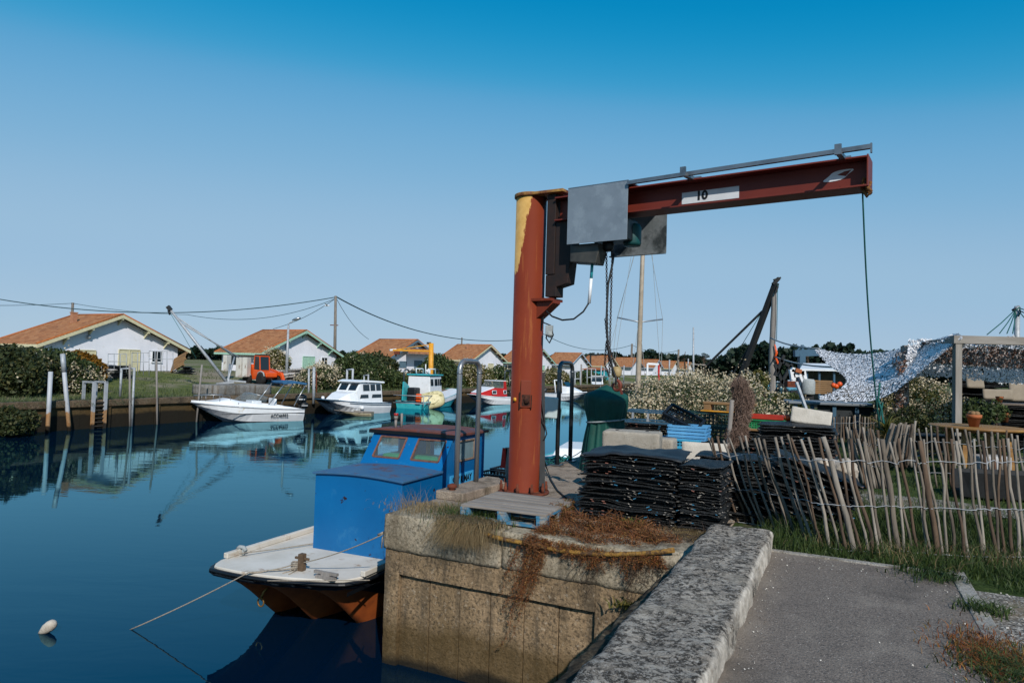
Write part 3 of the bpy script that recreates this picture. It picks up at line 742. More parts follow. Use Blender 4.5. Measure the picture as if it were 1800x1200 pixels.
top1 = cb + Matrix.Rotation(jrz, 3, 'Z') @ Vector((1.10,-.0,3.03)); top2 = cb + Matrix.Rotation(jrz, 3, 'Z') @ Vector((1.16,.04,3.03))
mb = MB(); mb.M = Matrix.Identity(4)
knot = D(1068, 612, 8.1)
chain(mb, [loc(top1), loc(knot), loc(hookw+Vector((-.05,0,.02)))]); chain(mb, [loc(top2), loc(knot+Vector((.03,.03,0))), loc(hookw+Vector((.0,.02,.05)))])
chain(mb, [loc(D(1064,560,8.12)), loc(D(1072,652,8.05)), loc(D(1070,660,8.0)), loc(D(1063,640,8.02)), loc(D(1066,600,8.1))])
mb.build('hoist_chain', mk('chain_steel', '2a2320', '3d302a', 20, .6, .5), crane)
mb = MB(); mb.tube([loc(D(1079,446,8.1)), loc(D(1077,462,8.1)), loc(D(1069,500,8.1)), loc(D(1066,560,8.05)), loc(D(1069,610,8.0)), loc(D(1077,648,8.0)), loc(D(1083,664,7.98)), loc(D(1082,676,7.95))], .013, 8); mb.build('pendant_cable', M['cable'], crane)
mb = MB(); mb.tube([loc(D(1040,432,8.2)), loc(D(1042,437,8.2)), loc(D(1047,440,8.2)), loc(D(1051,438,8.2)), loc(D(1051,431,8.2))], .004, 6); mb.build('tie_cord', M['turq'], crane)
hb = MB(); c = loc(hookw)
hb.lathe([(.0,.075),(.045,.07),(.062,.03),(.06,-.02),(.04,-.055),(0,-.06)], 16, c=c); hb.build('hook_block', mk('hook_yellow', 'a8946a', '8d7850', 9, .6, dirt_or_glint='5a3020', dscale=12, damt=.6), crane)
hb = MB(); pts = [c+Vector((0,0,-.055))]+[c+Vector((.005+.05*math.cos(a), 0, -.15+.058*math.sin(a))) for a in [R_(q) for q in range(90,-215,-25)]]
hb.tube(pts, [.02]+[.022-.0006*i for i in range(len(pts)-1)], 8); hb.bar(c+Vector((.03,0,-.12)), c+Vector((.075,.0,-.25)), .03, .02); hb.build('hook', mk('hook_rust_red', '6d3220', '542416', 9, .6), crane)
# rope on the arm tip and the green line hanging from it
mb = MB(); tip = cb + Matrix.Rotation(jrz, 3, 'Z') @ Vector((3.88,-.02,3.44))
tl = Vector((3.88,-.02,3.44))
for k in range(3):
    ring = [tl+Vector((.03*k-.03, .16*math.cos(a), .15+.2*math.sin(a)*.55)) for a in [2*math.pi*i/14 for i in range(14)]]
    if k == 0: continue
mb.tube([tl+Vector((0,-.03,.0)), tl+Vector((.05,-.05,-.02)), tl+Vector((.07,-.02,.05)), tl+Vector((.02,-.07,.09)), tl+Vector((.0,-.02,.02)), tl+Vector((.08,-.04,-.06))], .02, 7)
mb.tube([tl+Vector((.02,-.09,.03)), tl+Vector((.09,-.1,-.05)), tl+Vector((.05,-.07,-.09)), tl+Vector((0,-.05,0))], .016, 7)
mb.build('rope_lashing', mk('rusty_rope', '8a5a2a', '5a3a20', 40, .9, bump=.5, bscale=120), crane)
foot = D(1546, 752, 7.6)
g = MB(); ln = [tip.lerp(foot, t)+Vector((-.03,.02,-.10))*math.sin(math.pi*t)*.6 for t in lin_(0,1,14)]
g.tube(ln, .008, 6); rp = g.build('hanging_rope', M['greenrope'], None); tag(rp, 'long thin green rope hanging slack from the crane arm tip down to the fence', 'rope')
g = MB(); g.tube([foot+Vector((0,0,.5)), foot+Vector((-.02,.0,.3)), foot+Vector((.03,0,.28)), foot+Vector((.0,.01,.1)), foot+Vector((.05,0,.05)), foot+Vector((.02,0,.2)), foot+Vector((-.02,0,.32))], .011, 6)
g.build('rope_knot', M['greenrope'], rp)
# ------------------------------------------------------------------ pallet
def pallet(root, W=1.0, L=.9, H=.14, top=None, side=None, nb=7):
    for i in range(nb):
        w_ = L/nb-.028; y = (i+.5)*L/nb; mb = MB()
        mb.box((W/2, y, H-.011), (W, w_, .022), random.uniform(-.006,.006)); mb.build('deck_board', top, root, bevel=.003)
    for x in (.05, W/2, W-.05):
        mb = MB(); mb.bx(x-.05, 0.005, H-.044, x+.05, L-.005, H-.0225); mb.build('stringer', side, root)
        for y in (.07, L/2, L-.07):
            mb = MB(); mb.bx(x-.05, y-.06, .0205, x+.05, y+.06, H-.0445); mb.build('block', side, root, bevel=.004)
    for y in (.07, L/2, L-.07):
        mb = MB(); mb.bx(0, y-.05, 0, W, y+.05, .02); mb.build('base_board', side, root)
M['palbl'] = mk('faded_blue_paint', '3a7796', '2f6684', 8, .8, dirt_or_glint='8a857c', dscale=9, damt=.46)
M['paltop'] = mk('silvered_boards', '8d857c', '756d65', 10, .9, bump=.4, bscale=40, stretch=(.12,1,1), dirt_or_glint='4f6f80', dscale=3, damt=.66, vary=.15)
pal = TC('pallet', 'weathered wooden pallet with faded blue edges lying in front of the crane column', 'pallet', 6.22, -3.58, 1.575, dr=R_(2))
pallet(pal, .95, .92, .145, M['paltop'], M['palbl'])
# ------------------------------------------------------------------ stainless grab rails
def grab(s0, s1, p, label, ht=1.66, r=.033, mat='steel'):
    root = TC('grab_rail', label, 'grab rail', (s0+s1)/2, p, 1.56, 'bent steel grab rails on the quay edge')
    L = (s1-s0)/2; rc = .13; pts = [(0,-L,0),(0,-L,ht-rc)]
    for a in range(0, 91, 15): pts.append((0, -L+rc-rc*math.cos(R_(a)), ht-rc+rc*math.sin(R_(a))))
    for a in range(90, -1, -15): pts.append((0, L-rc+rc*math.cos(R_(a)), ht-rc+rc*math.sin(R_(a))))
    pts.append((0, L, 0)); mb = MB(); mb.tube(pts, r, 14); mb.build('rail_tube', M[mat], root)
    for y in (-L, L):
        mb = MB(); mb.bx(-.09,y-.09,0,.09,y+.09,.012); mb.build('base_plate', M['galv'], root)
        mb = MB(); mb.tube([(0,y-.046,ht-.155),(0,y-.0,ht-.15)], .001, 4)
    mb = MB(); mb.lathe([(r+.004,0),(r+.004,.02)], 14, c=(0,-L,ht-rc-.03)); mb.lathe([(r+.004,0),(r+.004,.02)], 14, c=(0,L,ht-rc-.03)); mb.build('weld_collar', M['galv'], root)
    return root
grab(7.36, 7.87, -4.30, 'bent stainless steel grab rail on the pier edge beside the blue boat cabin')
M['steeld'] = mk('weathered_steel_tube', '5f6467', '52575a', 20, .4, .85, dirt_or_glint='3a3430', dscale=6, damt=.62)
grab(10.62, 11.22, -4.28, 'taller dull steel grab rail on the quay edge between the crane and the green cover', 1.70, .036, 'steeld')
# steel ladder heads in the quay edge under the rails, part of the quay seen from the side
# rusty stub at the near rail
mb = MB(); r0 = TC('mooring_stub', 'short rusty iron mooring stub at the foot of the near grab rail', 'bollard', 7.18, -4.25, 1.56)
mb.lathe([(.05,0),(.055,.02),(.042,.04),(.04,.12),(.06,.13),(.058,.16),(.02,.175)], 14); mb.build('stub', M['rust'], r0)
# pale board hung on the far rail
b = D(967, 716, 11.05); mb = MB(); mb.box((0,0,0), (.25,.05,.34), 0); o = mb.build('backing_board', mk('pale_board', 'b5c0bd', 'a8b4b2', 5, .5, dirt_or_glint='3f8d84', dscale=5, damt=.64), None, bevel=.02); o.location = b; o.rotation_euler = (0,R_(3),R_(-15)); tag(o, 'pale grey fender board tied against the dull steel grab rail', 'fender')
# short planks standing at the quay edge, left of the column
for px0, py0, px1, py1, mat, lab in ((893,841,893,786,'oldwood','short grey timber post standing at the quay edge left of the crane column'), (884,822,888,787,'redp','short red board leaning on the grey post left of the crane column')):
    a = D(px0, py0, 9.75); b = D(px1, py1, 9.75); mb = MB(); mb.bar((0,0,0), b-a, .075, .03, (0,1,0)); o = mb.build('timber_post' if mat == 'oldwood' else 'leaning_board', M[mat], None, bevel=.004); o.location = a; tag(o, lab, 'board')
# cable lying at the column foot
mb = MB(); pts = [D(951,690,8.9), D(957,740,8.9), D(956,775,8.9), D(954,800,8.9), G(960,820,1.6), G(968,842,1.575), G(980,862,1.57), G(995,875,1.57)]
mb.tube(pts, .012, 7); mb.tube([D(951,735,8.88), D(958,748,8.85), D(961,762,8.85), D(957,772,8.85), D(952,776,8.88)], .008, 6); o = mb.build('power_cable', M['cable'], None); tag(o, 'black power cable trailing down the column and across the concrete', 'cable')
mb = MB(); mb.bar(D(953,655,9.05), G(953,868,1.56), .07, .05); o = mb.build('timber_post', mk('black_post', '1a1d1f', '25282a', 8, .7), None); tag(o, 'black upright post right behind the crane column', 'post')
# ------------------------------------------------------------------ yellow hose along the pier edge
mb = MB(); hp = [(850,938,1.50),(880,946,1.5),(915,953,1.48),(950,960,1.47),(985,967,1.46),(1030,972,1.46),(1075,974,1.46),(1120,973,1.47),(1160,970,1.48),(1185,966,1.50)]
pts = []
for a, b_, z in hp:
    dd = ray(a, b_); tt = 5.985/(dd.x*SA+dd.y*CA); pts.append(CAM+dd*tt)
mb.tube(pts, .022, 10); o = mb.build('yellow_hose', mk('yellow_hose', '9a7430', '7d5c28', 22, .75, dirt_or_glint='4a3420', dscale=16, damt=.47, bump=.6, bscale=60), None); tag(o, 'dirty yellow hose draped along the front edge of the pier', 'hose')
# ------------------------------------------------------------------ stacks of oyster bags
def bag_mesh(seed, W, L, t, name='oyster_bag', bend=0, lump=1):
    rr = random.Random(seed); mb = MB(); nx, ny = 16, 7
    k = rr.uniform(0, 9)
    def zt(u, v): return .95*lump*(.018*noise.noise(Vector((u*2.6+k, v*2+k, k)))+.012*noise.noise(Vector((u*7+k, v*6, k))))+bend*(math.sin(math.pi*min(1,u**.8))-.45+.35*math.sin(u*9))
    top = []; bot = []
    for j in range(ny+1):
        for i in range(nx+1):
            u = i/nx; v = j/ny; ex = min(1, min(u,1-u)*9); ey = min(1, min(v,1-v)*5)
            e = min(1, .25+.75*min(ex, ey))
            x = (u-.5)*W*(1+.02*noise.noise(Vector((v*4+k,k,1)))); y = (v-.5)*L*(1+.03*noise.noise(Vector((u*4+k,k,2))))
            z = zt(u, v); top.append((x, y, z+t*e*.5)); bot.append((x, y, z-t*e*.5))
    n1 = nx+1; fs = []; N = len(top)
    for j in range(ny):
        for i in range(nx):
            a = j*n1+i; fs.append((a, a+1, a+n1+1, a+n1)); fs.append((N+a, N+a+n1, N+a+n1+1, N+a+1))
    for i in range(nx): fs += [(i, N+i, N+i+1, i+1), (ny*n1+i, ny*n1+i+1, N+ny*n1+i+1, N+ny*n1+i)]
    for j in range(ny): fs += [(j*n1, (j+1)*n1, N+(j+1)*n1, N+j*n1), (j*n1+nx, N+j*n1+nx, N+(j+1)*n1+nx, (j+1)*n1+nx)]
    mb.add(top+bot, fs, True); return mb
def bag_fray(seed, W, L, t):
    # tags, hooks and shell crumbs along the rim
    rr = random.Random(seed); mb = MB()
    for k in range(8):
        x = rr.uniform(-.5,.5)*W; sgn = rr.choice((-1,-1,-1,1)); y = sgn*L*.5
        mb.mi = rr.choice((0,0,0,0,1,2,3))
        if rr.random() < .25: x = rr.choice((-.5,.5))*W; y = rr.uniform(-.5,.5)*L
        l_ = rr.uniform(.01,.036)
        mb.box((x, y+sgn*.004, rr.uniform(-.4,.4)*t), (l_, .012, rr.uniform(.002,.005)), rr.uniform(-.3,.3), 0, rr.uniform(-.4,.4))
    return mb
FR = [mk('shell_crumb', '8d877e', '6b665e', 9, .8), mk('pale_tag', 'b5b0a6', '9a958c', 9, .7), mk('blue_tag', '3f86a8', '336f90', 9, .6), mk('pink_tag', '9a6a5c', '85584c', 9, .7)]
BAGP = {}
def bag_stack(s, p, z0, n, W, L, t, label, group, arch=.0, lean=(0,0), jit=.02, dr=0, frays=True, matk='bag', bend=0):
    key = (round(W,2), round(L,2), matk)
    if key not in BAGP:
        BAGP[key] = []
        for q in range(5):
            m1 = bag_mesh(q*3+int(W*50), W, L, t*1.12, bend=bend*(1+.15*(q-2))).build('oyster_bag', M[matk]); me = m1.data; bpy.data.objects.remove(m1)
            m2 = bag_fray(q*7+1, W, L, t).build('fray', FR); fe = m2.data; bpy.data.objects.remove(m2)
            BAGP[key].append((me, fe))
    z = z0
    for i in range(n):
        me, fe = random.choice(BAGP[key])
        o = bpy.data.objects.new('oyster_bag', me); COL.objects.link(o)
        f = i/max(1,n-1)
        o.location = C(s+lean[1]*f+random.uniform(-jit,jit), p+lean[0]*f+random.uniform(-jit,jit), z+t/2)
        o.rotation_euler = (random.uniform(-.012,.012), random.uniform(-.012,.012)+arch*(f-.5), RZ+dr+random.uniform(-.05,.05)+(math.pi if not bend and random.random() < .5 else 0))
        o.scale = (random.uniform(.95,1.04), random.uniform(.94,1.05), random.uniform(.8,1.2))
        tag(o, label, 'oyster bag', group)
        if frays:
            d = bpy.data.objects.new('bag_tags', fe); COL.objects.link(d); d.parent = o
        z += t
    return z
zt1 = bag_stack(7.30, -2.05, 1.57, 31, 1.04, .62, .022, 'black mesh oyster bag in the big stack right of the pallet', 'oyster bags in the big stack by the pallet', jit=.03, lean=(.03,.0), bend=.016)
o = bag_mesh(77, 1.08, .66, .03, bend=.03, lump=2.2).build('oyster_bag', M['bagtop']); o.location = C(7.30,-2.02,zt1+.02); o.rotation_euler = (.02,-.02,RZ+.04); tag(o, 'limp black sheet lying on top of the big stack of oyster bags', 'bag')
zt2 = bag_stack(7.28, -1.28, 1.56, 29, .42, .6, .0235, 'black mesh oyster bag in the narrow stack between big stack and fence', 'oyster bags in the narrow stack', jit=.02)
bag_stack(8.15, -1.12, 1.56, 20, .72, .6, .034, 'black mesh oyster bag in the stack behind the leftmost leaning stakes', 'oyster bags behind the leftmost stakes', jit=.04, dr=R_(6))
zt3 = bag_stack(10.3, -.58, 1.56, 26, .98, .7, .036, 'black mesh oyster bag in the tall stack under the pale slab', 'oyster bags in the tall stack under the pale slab', jit=.04)
zt4 = bag_stack(8.75, -2.35, 1.56, 15, .8, .7, .036, 'black mesh oyster bag under the pale foam block behind the big stack', 'oyster bags under the foam block', jit=.03)
zt5 = bag_stack(11.7, -3.0, 1.56, 20, .85, .7, .036, 'black mesh oyster bag in the stack below the flowering bush', 'oyster bags in front of the flowering bush', jit=.04)
# bags slumped sideways to the right of that stack
for k in range(15):
    key = random.choice([q for q in BAGP if q[0] == .98]); me, fe = BAGP[key][k % 5]
    o = bpy.data.objects.new('oyster_bag', me); COL.objects.link(o)
    o.location = C(8.15+random.uniform(-.05,.05), -.42+.012*k+random.uniform(-.02,.02), 1.66+.036*k*1.05)
    o.rotation_euler = (random.uniform(-.03,.03), .22+.008*k, RZ+R_(8)+random.uniform(-.05,.05)); o.scale = (.9, .9, 1)
    tag(o, 'black oyster bag in the slumped heap sagging to the right behind the leaning stakes', 'oyster bag', 'slumped oyster bags')
    d = bpy.data.objects.new('bag_tags', fe); COL.objects.link(d); d.parent = o
# ------------------------------------------------------------------ blue work boat
n = NT('blue_boat_paint'); n.set(.38, 0, .4)
c = n.ramp(n.noise(1.4, 5, .6), [(.3,'05568c'),(.7,'0a6198')])
c = n.mix(n.ramp(n.noise(3.2, 6, .7), [(.58,0.0),(.70,.45)]), c, '3a7ba4')
c = n.mix(n.ramp(n.noise(7.5, 6, .6, None, .5), [(.665,0.0),(.675,1.0)]), c, '2a1412')
c = n.mix(n.ramp(n.noise(19, 4, .7), [(.70,0.0),(.73,.8)]), c, '7fb0c8')
n.col(c); n.bump(n.noise(4, 4, .5), .08, .03); M['boatblue'] = n.m
M['roofred'] = mk('faded_red_roof', '6b3a30', '55352f', 4, .75, dirt_or_glint='3a4a60', dscale=3, damt=.56)
M['hatch'] = mk('worn_hatch_paint', '2d5a80', '3a5f7d', 4, .6, dirt_or_glint='5a3a38', dscale=3, damt=.52)
M['deckw'] = mk('white_deck', 'c9c4ba', 'bab4a8', 3, .6, dirt_or_glint='96806a', dscale=5, damt=.6, bump=.05)
M['antifoul'] = mk('orange_antifouling', 'a4531f', '8d4418', 5, .7, dirt_or_glint='5a3018', dscale=8, damt=.62)
M['navy'] = mk('black_hull_paint', '0d1014', '090b0f', 6, .45, dirt_or_glint='24272b', dscale=9, damt=.66)
boat = TC('work_boat', 'blue cabined work boat with white foredeck moored against the pier', 'boat', 8, -5.90, 0, dr=R_(2.5))
S0 = 8; Pc = -5.90
def bl(s, p, z): return (p-Pc, s-S0, z)
W2 = .985
def bow(p):    # s of the deck edge at offset p from the centre line
    t = abs(p)/W2; return 5.80+.17*p+.20*max(0, (t-.84)/.16)**2+.16*t*t
def gun(s, sgn): return sgn*W2*(1 if s > 5.9 else .985)
ps = lin_(-W2, W2, 33)
def bottom(s, p):
    run = sm((s-bow(p))/1.42)**.8; t = abs(p)/W2
    k = max(1-abs(p)/.34, 1-abs(abs(p)-.56)/.30, 0); k = k**.8 if k > 0 else 0
    dep = .63-.78*run*k - .16*run
    if s < bow(p)+.02: dep = .665
    return min(dep, .665), k
st = [5.6+.05*i for i in range(10)]+[6.15+.09*i for i in range(12)]+[7.4,7.8,8.5,9.5,11]
mb = MB(); V = []; Q = []; mi = []
npn = len(ps)
for s in st:
    for p in ps:
        ss = max(s, bow(p)); z, k = bottom(ss, p); V.append(bl(ss, Pc+p, z))
for i in range(len(st)-1):
    for j in range(npn-1):
        Q.append((i*npn+j, (i+1)*npn+j, (i+1)*npn+j+1, i*npn+j+1))
        zc = sum(V[a][2] for a in Q[-1])/4; sc_ = (st[i]+st[i+1])/2; k = bottom(sc_, (ps[j]+ps[j+1])/2)[1]
        mi.append(1 if (k > .36 and zc < .60 and sc_ > bow((ps[j]+ps[j+1])/2)+.10) or (k > .2 and zc < .28) or zc < .06 else 0)
mb.add(V, Q, True); mb.m[-len(Q):] = mi
for sgn in (-1, 1):    # topsides
    a = []
    for s in st[7:]:
        a.append((bl(s, Pc+sgn*W2, .62), bl(s, Pc+sgn*W2, bottom(s, sgn*W2)[0])))
    v = [q for r in a for q in r]; mb.add(v, [(2*i,2*i+2,2*i+3,2*i+1) for i in range(len(a)-1)], False, 0)
mb.build('hull', [M['navy'], M['antifoul']], boat, fix=False)
out = [(p, bow(p)) for p in ps]; oo = out+[(W2, 11), (-W2, 11)]
mb = MB(); mb.prism([(p, s-S0) for p, s in oo], 'z', .668, .708); mb.build('rubbing_strake', M['navy'], boat, bevel=.02)
ins = [(p*.955, bow(p)+.045) for p in ps]; oo = ins+[(W2*.955, 10.9), (-W2*.955, 10.9)]
mb = MB(); mb.prism([(p, s-S0) for p, s in oo], 'z', .695, .735); mb.build('foredeck', M['deckw'], boat, bevel=.01)
mb = MB(); mb.bx(-W2+.02, 6.1-S0, .736, -W2+.085, 10.5-S0, .80); mb.bx(W2-.085, 6.3-S0, .736, W2-.02, 10.5-S0, .80); mb.build('toe_rail', M['deckw'], boat, bevel=.008)
cl, cr = -6.25-Pc, -4.92-Pc
# low fore cabin
mb = MB()
def wallpoly(mb, pts, off, mi=None):
    pts = [Vector(p) for p in pts]; o = Vector(off); n_ = len(pts)
    mb.add(pts+[p+o for p in pts], [tuple(range(n_)), tuple(range(2*n_-1,n_-1,-1))]+[(i,n_+i,n_+(i+1)%n_,(i+1)%n_) for i in range(n_)], False, mi)
front = lin_(0, 1, 9)
zc = lambda t: 1.69+.035*math.sin(math.pi*t)
wallpoly(mb, [(cl,7.0-S0,.735),(cr,7.0-S0,.735)]+[(cr+(cl-cr)*t, 7.0-S0, zc(t)) for t in front], (0,.03,0))
mb.bx(cl, 7.03-S0, .735, cl+.03, 9.3-S0, 1.69); mb.bx(cr-.03, 7.03-S0, .735, cr, 9.3-S0, 1.69)
mb.build('fore_cabin', M['boatblue'], boat)
mb = MB(); rg = []
for y in (6.965-S0, 7.97-S0): rg.append([(cl-.03+(cr-cl+.06)*t, y, zc(t)+.004) for t in front]+[(cl-.03+(cr-cl+.06)*t, y, zc(t)+.03) for t in reversed(front)])
mb.loft(rg, smooth=False); mb.build('hatch_roof', M['hatch'], boat, bevel=.004)
mb = MB(); mb.bx(cl-.034, 6.955-S0, 1.672, cl+.3, 6.9645-S0, 1.70)
# wheelhouse with raked windscreen
zb, ztp, s1, s2, s3 = 1.72, 2.155, 7.96, 8.30, 9.3
def scr(t, u):   # t across, u up the windscreen
    a = Vector((cl+(cr-cl)*t, s1-S0, zb)); return a+Vector((0,(s2-s1)*u,(ztp-zb)*u))
fr = Vector((0,.025,-.0))
wins = [(.12,.45,.24,.86), (.60,.93,.24,.86)]
mb = MB()
xs = [0,.12,.45,.60,.93,1]; us = [0,.24,.86,1]
for i in range(5):
    for j in range(3):
        if j == 1 and i in (1,3): continue
        wallpoly(mb, [scr(xs[i],us[j]), scr(xs[i+1],us[j]), scr(xs[i+1],us[j+1]), scr(xs[i],us[j+1])], fr)
# side walls with one window each
for x0, x1 in ((cl, cl+.025), (cr-.025, cr)):
    o = Vector((x1-x0,0,0)); Y = lambda v: v-S0
    pa = [(x0,Y(s1),zb-.03),(x0,Y(8.36),zb-.03),(x0,Y(8.36),ztp),(x0,Y(s2),ztp)]
    wallpoly(mb, pa, o); wallpoly(mb, [(x0,Y(8.36),zb-.03),(x0,Y(s3),zb-.03),(x0,Y(s3),1.80),(x0,Y(8.36),1.80)], o)
    wallpoly(mb, [(x0,Y(8.36),2.08),(x0,Y(s3),2.08),(x0,Y(s3),ztp),(x0,Y(8.36),ztp)], o); wallpoly(mb, [(x0,Y(8.95),1.80),(x0,Y(s3),1.80),(x0,Y(s3),2.08),(x0,Y(8.95),2.08)], o)
mb.bx(cl+.026, s3-S0-.03, .74, cl+.45, s3-S0, ztp); mb.bx(cr-.2, s3-S0-.03, .74, cr-.026, s3-S0, ztp)
mb.build('wheelhouse', M['boatblue'], boat)
for a, b, u0, u1 in wins:
    mb = MB(); c4 = [scr(a,u0), scr(b,u0), scr(b,u1), scr(a,u1)]
    for q in range(4): mb.bar(c4[q]+Vector((0,-.004,.002)), c4[(q+1)%4]+Vector((0,-.004,.002)), .022, .022)
    w_ = mb.build('window_frame', mk('rusty_frame', '7a5548', '5f3f34', 20, .8), boat)
    mb = MB(); mb.quad(*[q+Vector((0,.012,0)) for q in c4]); mb.build('pane', M['clear'], w_, fix=False)
mb = MB(); c4 = [(cr+.004,8.36-S0,1.80),(cr+.004,8.95-S0,1.80),(cr+.004,8.95-S0,2.08),(cr+.004,8.36-S0,2.08)]
for q in range(4): mb.bar(c4[q], c4[(q+1)%4], .022, .022)
w_ = mb.build('window_frame', mk('pale_rusty_frame', '8d7a6a', '6f5a4c', 14, .8), boat)
mb = MB(); mb.quad(*[Vector(q)+Vector((-.014,0,0)) for q in c4]); mb.build('pane', mk('misted_pane', '5d7278', '6d8288', 6, .35, dirt_or_glint='8d9a9a', dscale=4, damt=.55), w_, fix=False)
mb = MB(); rg = []
for y, dz in ((s2-S0-.06, 0), (s3-S0+.05, -.01)):
    rg.append([(cl-.05+(cr-cl+.1)*t, y, ztp+.002+dz+.03*math.sin(math.pi*t)) for t in front]+[(cl-.05+(cr-cl+.1)*t, y, ztp+.04+dz+.03*math.sin(math.pi*t)) for t in reversed(front)])
mb.loft(rg, smooth=False); mb.build('wheelhouse_roof', M['roofred'], boat, bevel=.006)
mb = MB(); mb.bx(cl-.055, s2-S0-.072, ztp-.018, cr+.055, s2-S0-.058, ztp+.032); mb.build('roof_trim', M['navy'], boat)
mb = MB(); mb.tube([(-.05,8.55-S0,2.2),(-.05,8.55-S0,2.42)], .018, 8); mb.lathe([(.03,0),(.03,.05)], 10, c=(-.12,8.5-S0,2.33)); mb.tube([(-.12,8.5-S0,2.2),(-.12,8.5-S0,2.33)], .02, 8)
mb.build('light_mast', M['oldwood'], boat)
mb = MB(); mb.lathe([(.032,0),(.032,.035)], 10, c=(-.12,8.5-S0,2.385)); mb.build('signal_lamp', M['redp'], boat)
# hand lettered board on the cabin side
mb = MB(); mb.bx(cr+.004, 8.20-S0, 1.30, cr+.016, 8.92-S0, 1.62); mb.build('name_board', mk('sky_blue_board', '3f9fd0', '3793c4', 6, .55), boat, bevel=.002)
text('lettering', 'SAV R MAY', .13, M['num'], boat, frame_m((cr+.019, 8.56-S0, 1.535), (0,1,0), (0,0,1)), sx=.92, bold=.003)
text('lettering', 'AC 659753', .125, M['num'], boat, frame_m((cr+.019, 8.56-S0, 1.385), (0,1,0), (0,0,1)), sx=.95, bold=.003)
# inside: yellow post and green baskets seen through the screen
mb = MB(); mb.tube([(.28,8.8-S0,.75),(.28,8.8-S0,2.15)], .035, 10); mb.build('cabin_post', M['yellowp'], boat)
mb = MB(); mb.bx(cl+.1,8.35-S0,1.5,cr-.15,8.7-S0,1.83); mb.build('dashboard', M['plasticgreen'], boat, bevel=.03)
mb = MB(); mb.bx(-.78, 9.3-S0, .735, -.74, 11-S0, 1.0); mb.bx(.9,9.32-S0,.735,.94,11-S0,1.2); mb.build('cockpit_side', M['navy'], boat)
# samson post, cleats, ring
cw = SP(G(520, 1000, .74)); cx_, cy_ = cw[1]-Pc, cw[0]-S0
mb = MB(); mb.bx(cx_-.035, cy_-.035, .735, cx_+.035, cy_+.035, .93); mb.bar((cx_-.10,cy_,.875), (cx_+.10,cy_,.875), .028, .028); mb.build('mooring_post', mk('brown_post', '5f4d3a', '493a2c', 20, .8, bump=.4), boat, bevel=.006)
cw2 = SP(G(421, 971, .74)); q = (cw2[1]-Pc, cw2[0]-S0)
mb = MB(); mb.tube([(q[0]-.07,q[1],.80),(q[0]-.03,q[1],.83),(q[0]+.03,q[1],.83),(q[0]+.07,q[1],.79)], .024, 8); mb.tube([(q[0]-.03,q[1],.73),(q[0]-.03,q[1],.83)], .018, 8); mb.tube([(q[0]+.03,q[1],.73),(q[0]+.03,q[1],.83)], .018, 8); mb.build('cleat', M['strap'], boat)
q = (.62, 6.05-S0); mb = MB(); mb.bx(q[0]-.13,q[1]-.03,.735,q[0]+.13,q[1]+.03,.77); mb.bar((q[0]-.16,q[1],.80),(q[0]+.16,q[1],.80),.035,.03); mb.bx(q[0]-.06,q[1]-.02,.765,q[0]+.06,q[1]+.02,.795); mb.build('cleat', M['oldwood'], boat)
rc_ = G(452, 1052, .28); rs_, rp_ = SP(rc_); c_ = Vector((rp_-Pc, rs_-S0, .30))
mb = MB(); mb.tube([c_+Vector((.045*math.cos(a), 0, -.04+.05*math.sin(a))) for a in [2*math.pi*i/16 for i in range(16)]], .010, 6, closed=True)
mb.tube([c_+Vector((0,0,.01)), c_+Vector((.02,.02,.08)), c_+Vector((.05,.06,.13))], .014, 6); mb.build('bow_ring', mk('brass_ring', '8d6a35', '75552a', 9, .5, .5), boat)
# ------------------------------------------------------------------ mooring lines and buoy
postw = boat.location+Matrix.Rotation(RZ,3,'Z')@Vector((cx_,cy_,.80))
def line(name, pts, r, mat, label, cat='mooring rope', sag=0):
    P = []
    for a, b in zip(pts[:-1], pts[1:]):
        a = Vector(a); b = Vector(b)
        for t in lin_(0, 1, 9)[:-1]: P.append(a.lerp(b, t)-Vector((0,0,sag*4*t*(1-t))))
    P.append(Vector(pts[-1])); mb = MB(); mb.tube(P, r, 6); o = mb.build(name, mat); tag(o, label, cat); return o
wtr = G(224, 1105, 0.0)
line('mooring_rope', [wtr-Vector((0,0,.02)), G(438,1005,.755), postw+Vector((-.03,-.03,0))], .0075, M['rope'], 'tan mooring rope running from the water over the boat bow to its post', sag=.02)
line('mooring_rope', [G(438,1006,.75), G(470,1002,.76), postw+Vector((.0,-.04,-.03))], .008, M['rope'], 'slack second turn of tan rope lying on the white foredeck', sag=.01)
pend = D(678, 936, 7.5)
o = line('mooring_rope', [postw+Vector((0,0,.0)), pend], .007, M['rope'], 'tan mooring rope from the boat post up to the pier corner', sag=.04)
mb = MB()
for k in range(4):
    a = postw+Vector((0,0,-.05+.022*k)); mb.tube([a+Vector((.05*math.cos(t), .05*math.sin(t), .004*math.sin(3*t))) for t in [2*math.pi*i/12 for i in range(12)]], .010, 5, closed=True)
mb.tube([postw+Vector((0,-.05,-.03)), postw+Vector((-.05,-.08,-.06)), postw+Vector((-.1,-.16,-.063))], .008, 5); mb.tube([postw+Vector((.03,-.05,-.03)), postw+Vector((0,-.12,-.063)), postw+Vector((-.02,-.2,-.063))], .008, 5)
mb.build('rope_turns', M['rope'], o)
mb = MB(); mb.tube([pend+Vector((.0,0,0)), pend+Vector((-.03,-.02,-.05)), pend+Vector((-.035,-.02,-.16))], .008, 5); mb.tube([pend.lerp(postw,.08)+Vector((0,0,.006)), pend.lerp(postw,.02)+Vector((0,0,.012))], .014, 6); mb.build('knot', M['rope'], o)
line('deck_line', [G(470,1020,.75), G(560,1020,.75), G(650,1019,.77)], .006, M['rope'], 'thin cord stretched across the front edge of the white foredeck', 'rope')
line('deck_line', [G(421,972,.79), G(490,964,.76), G(562,953,.76)], .007, M['rope'], 'thin cord running along the far edge of the white foredeck', 'rope')
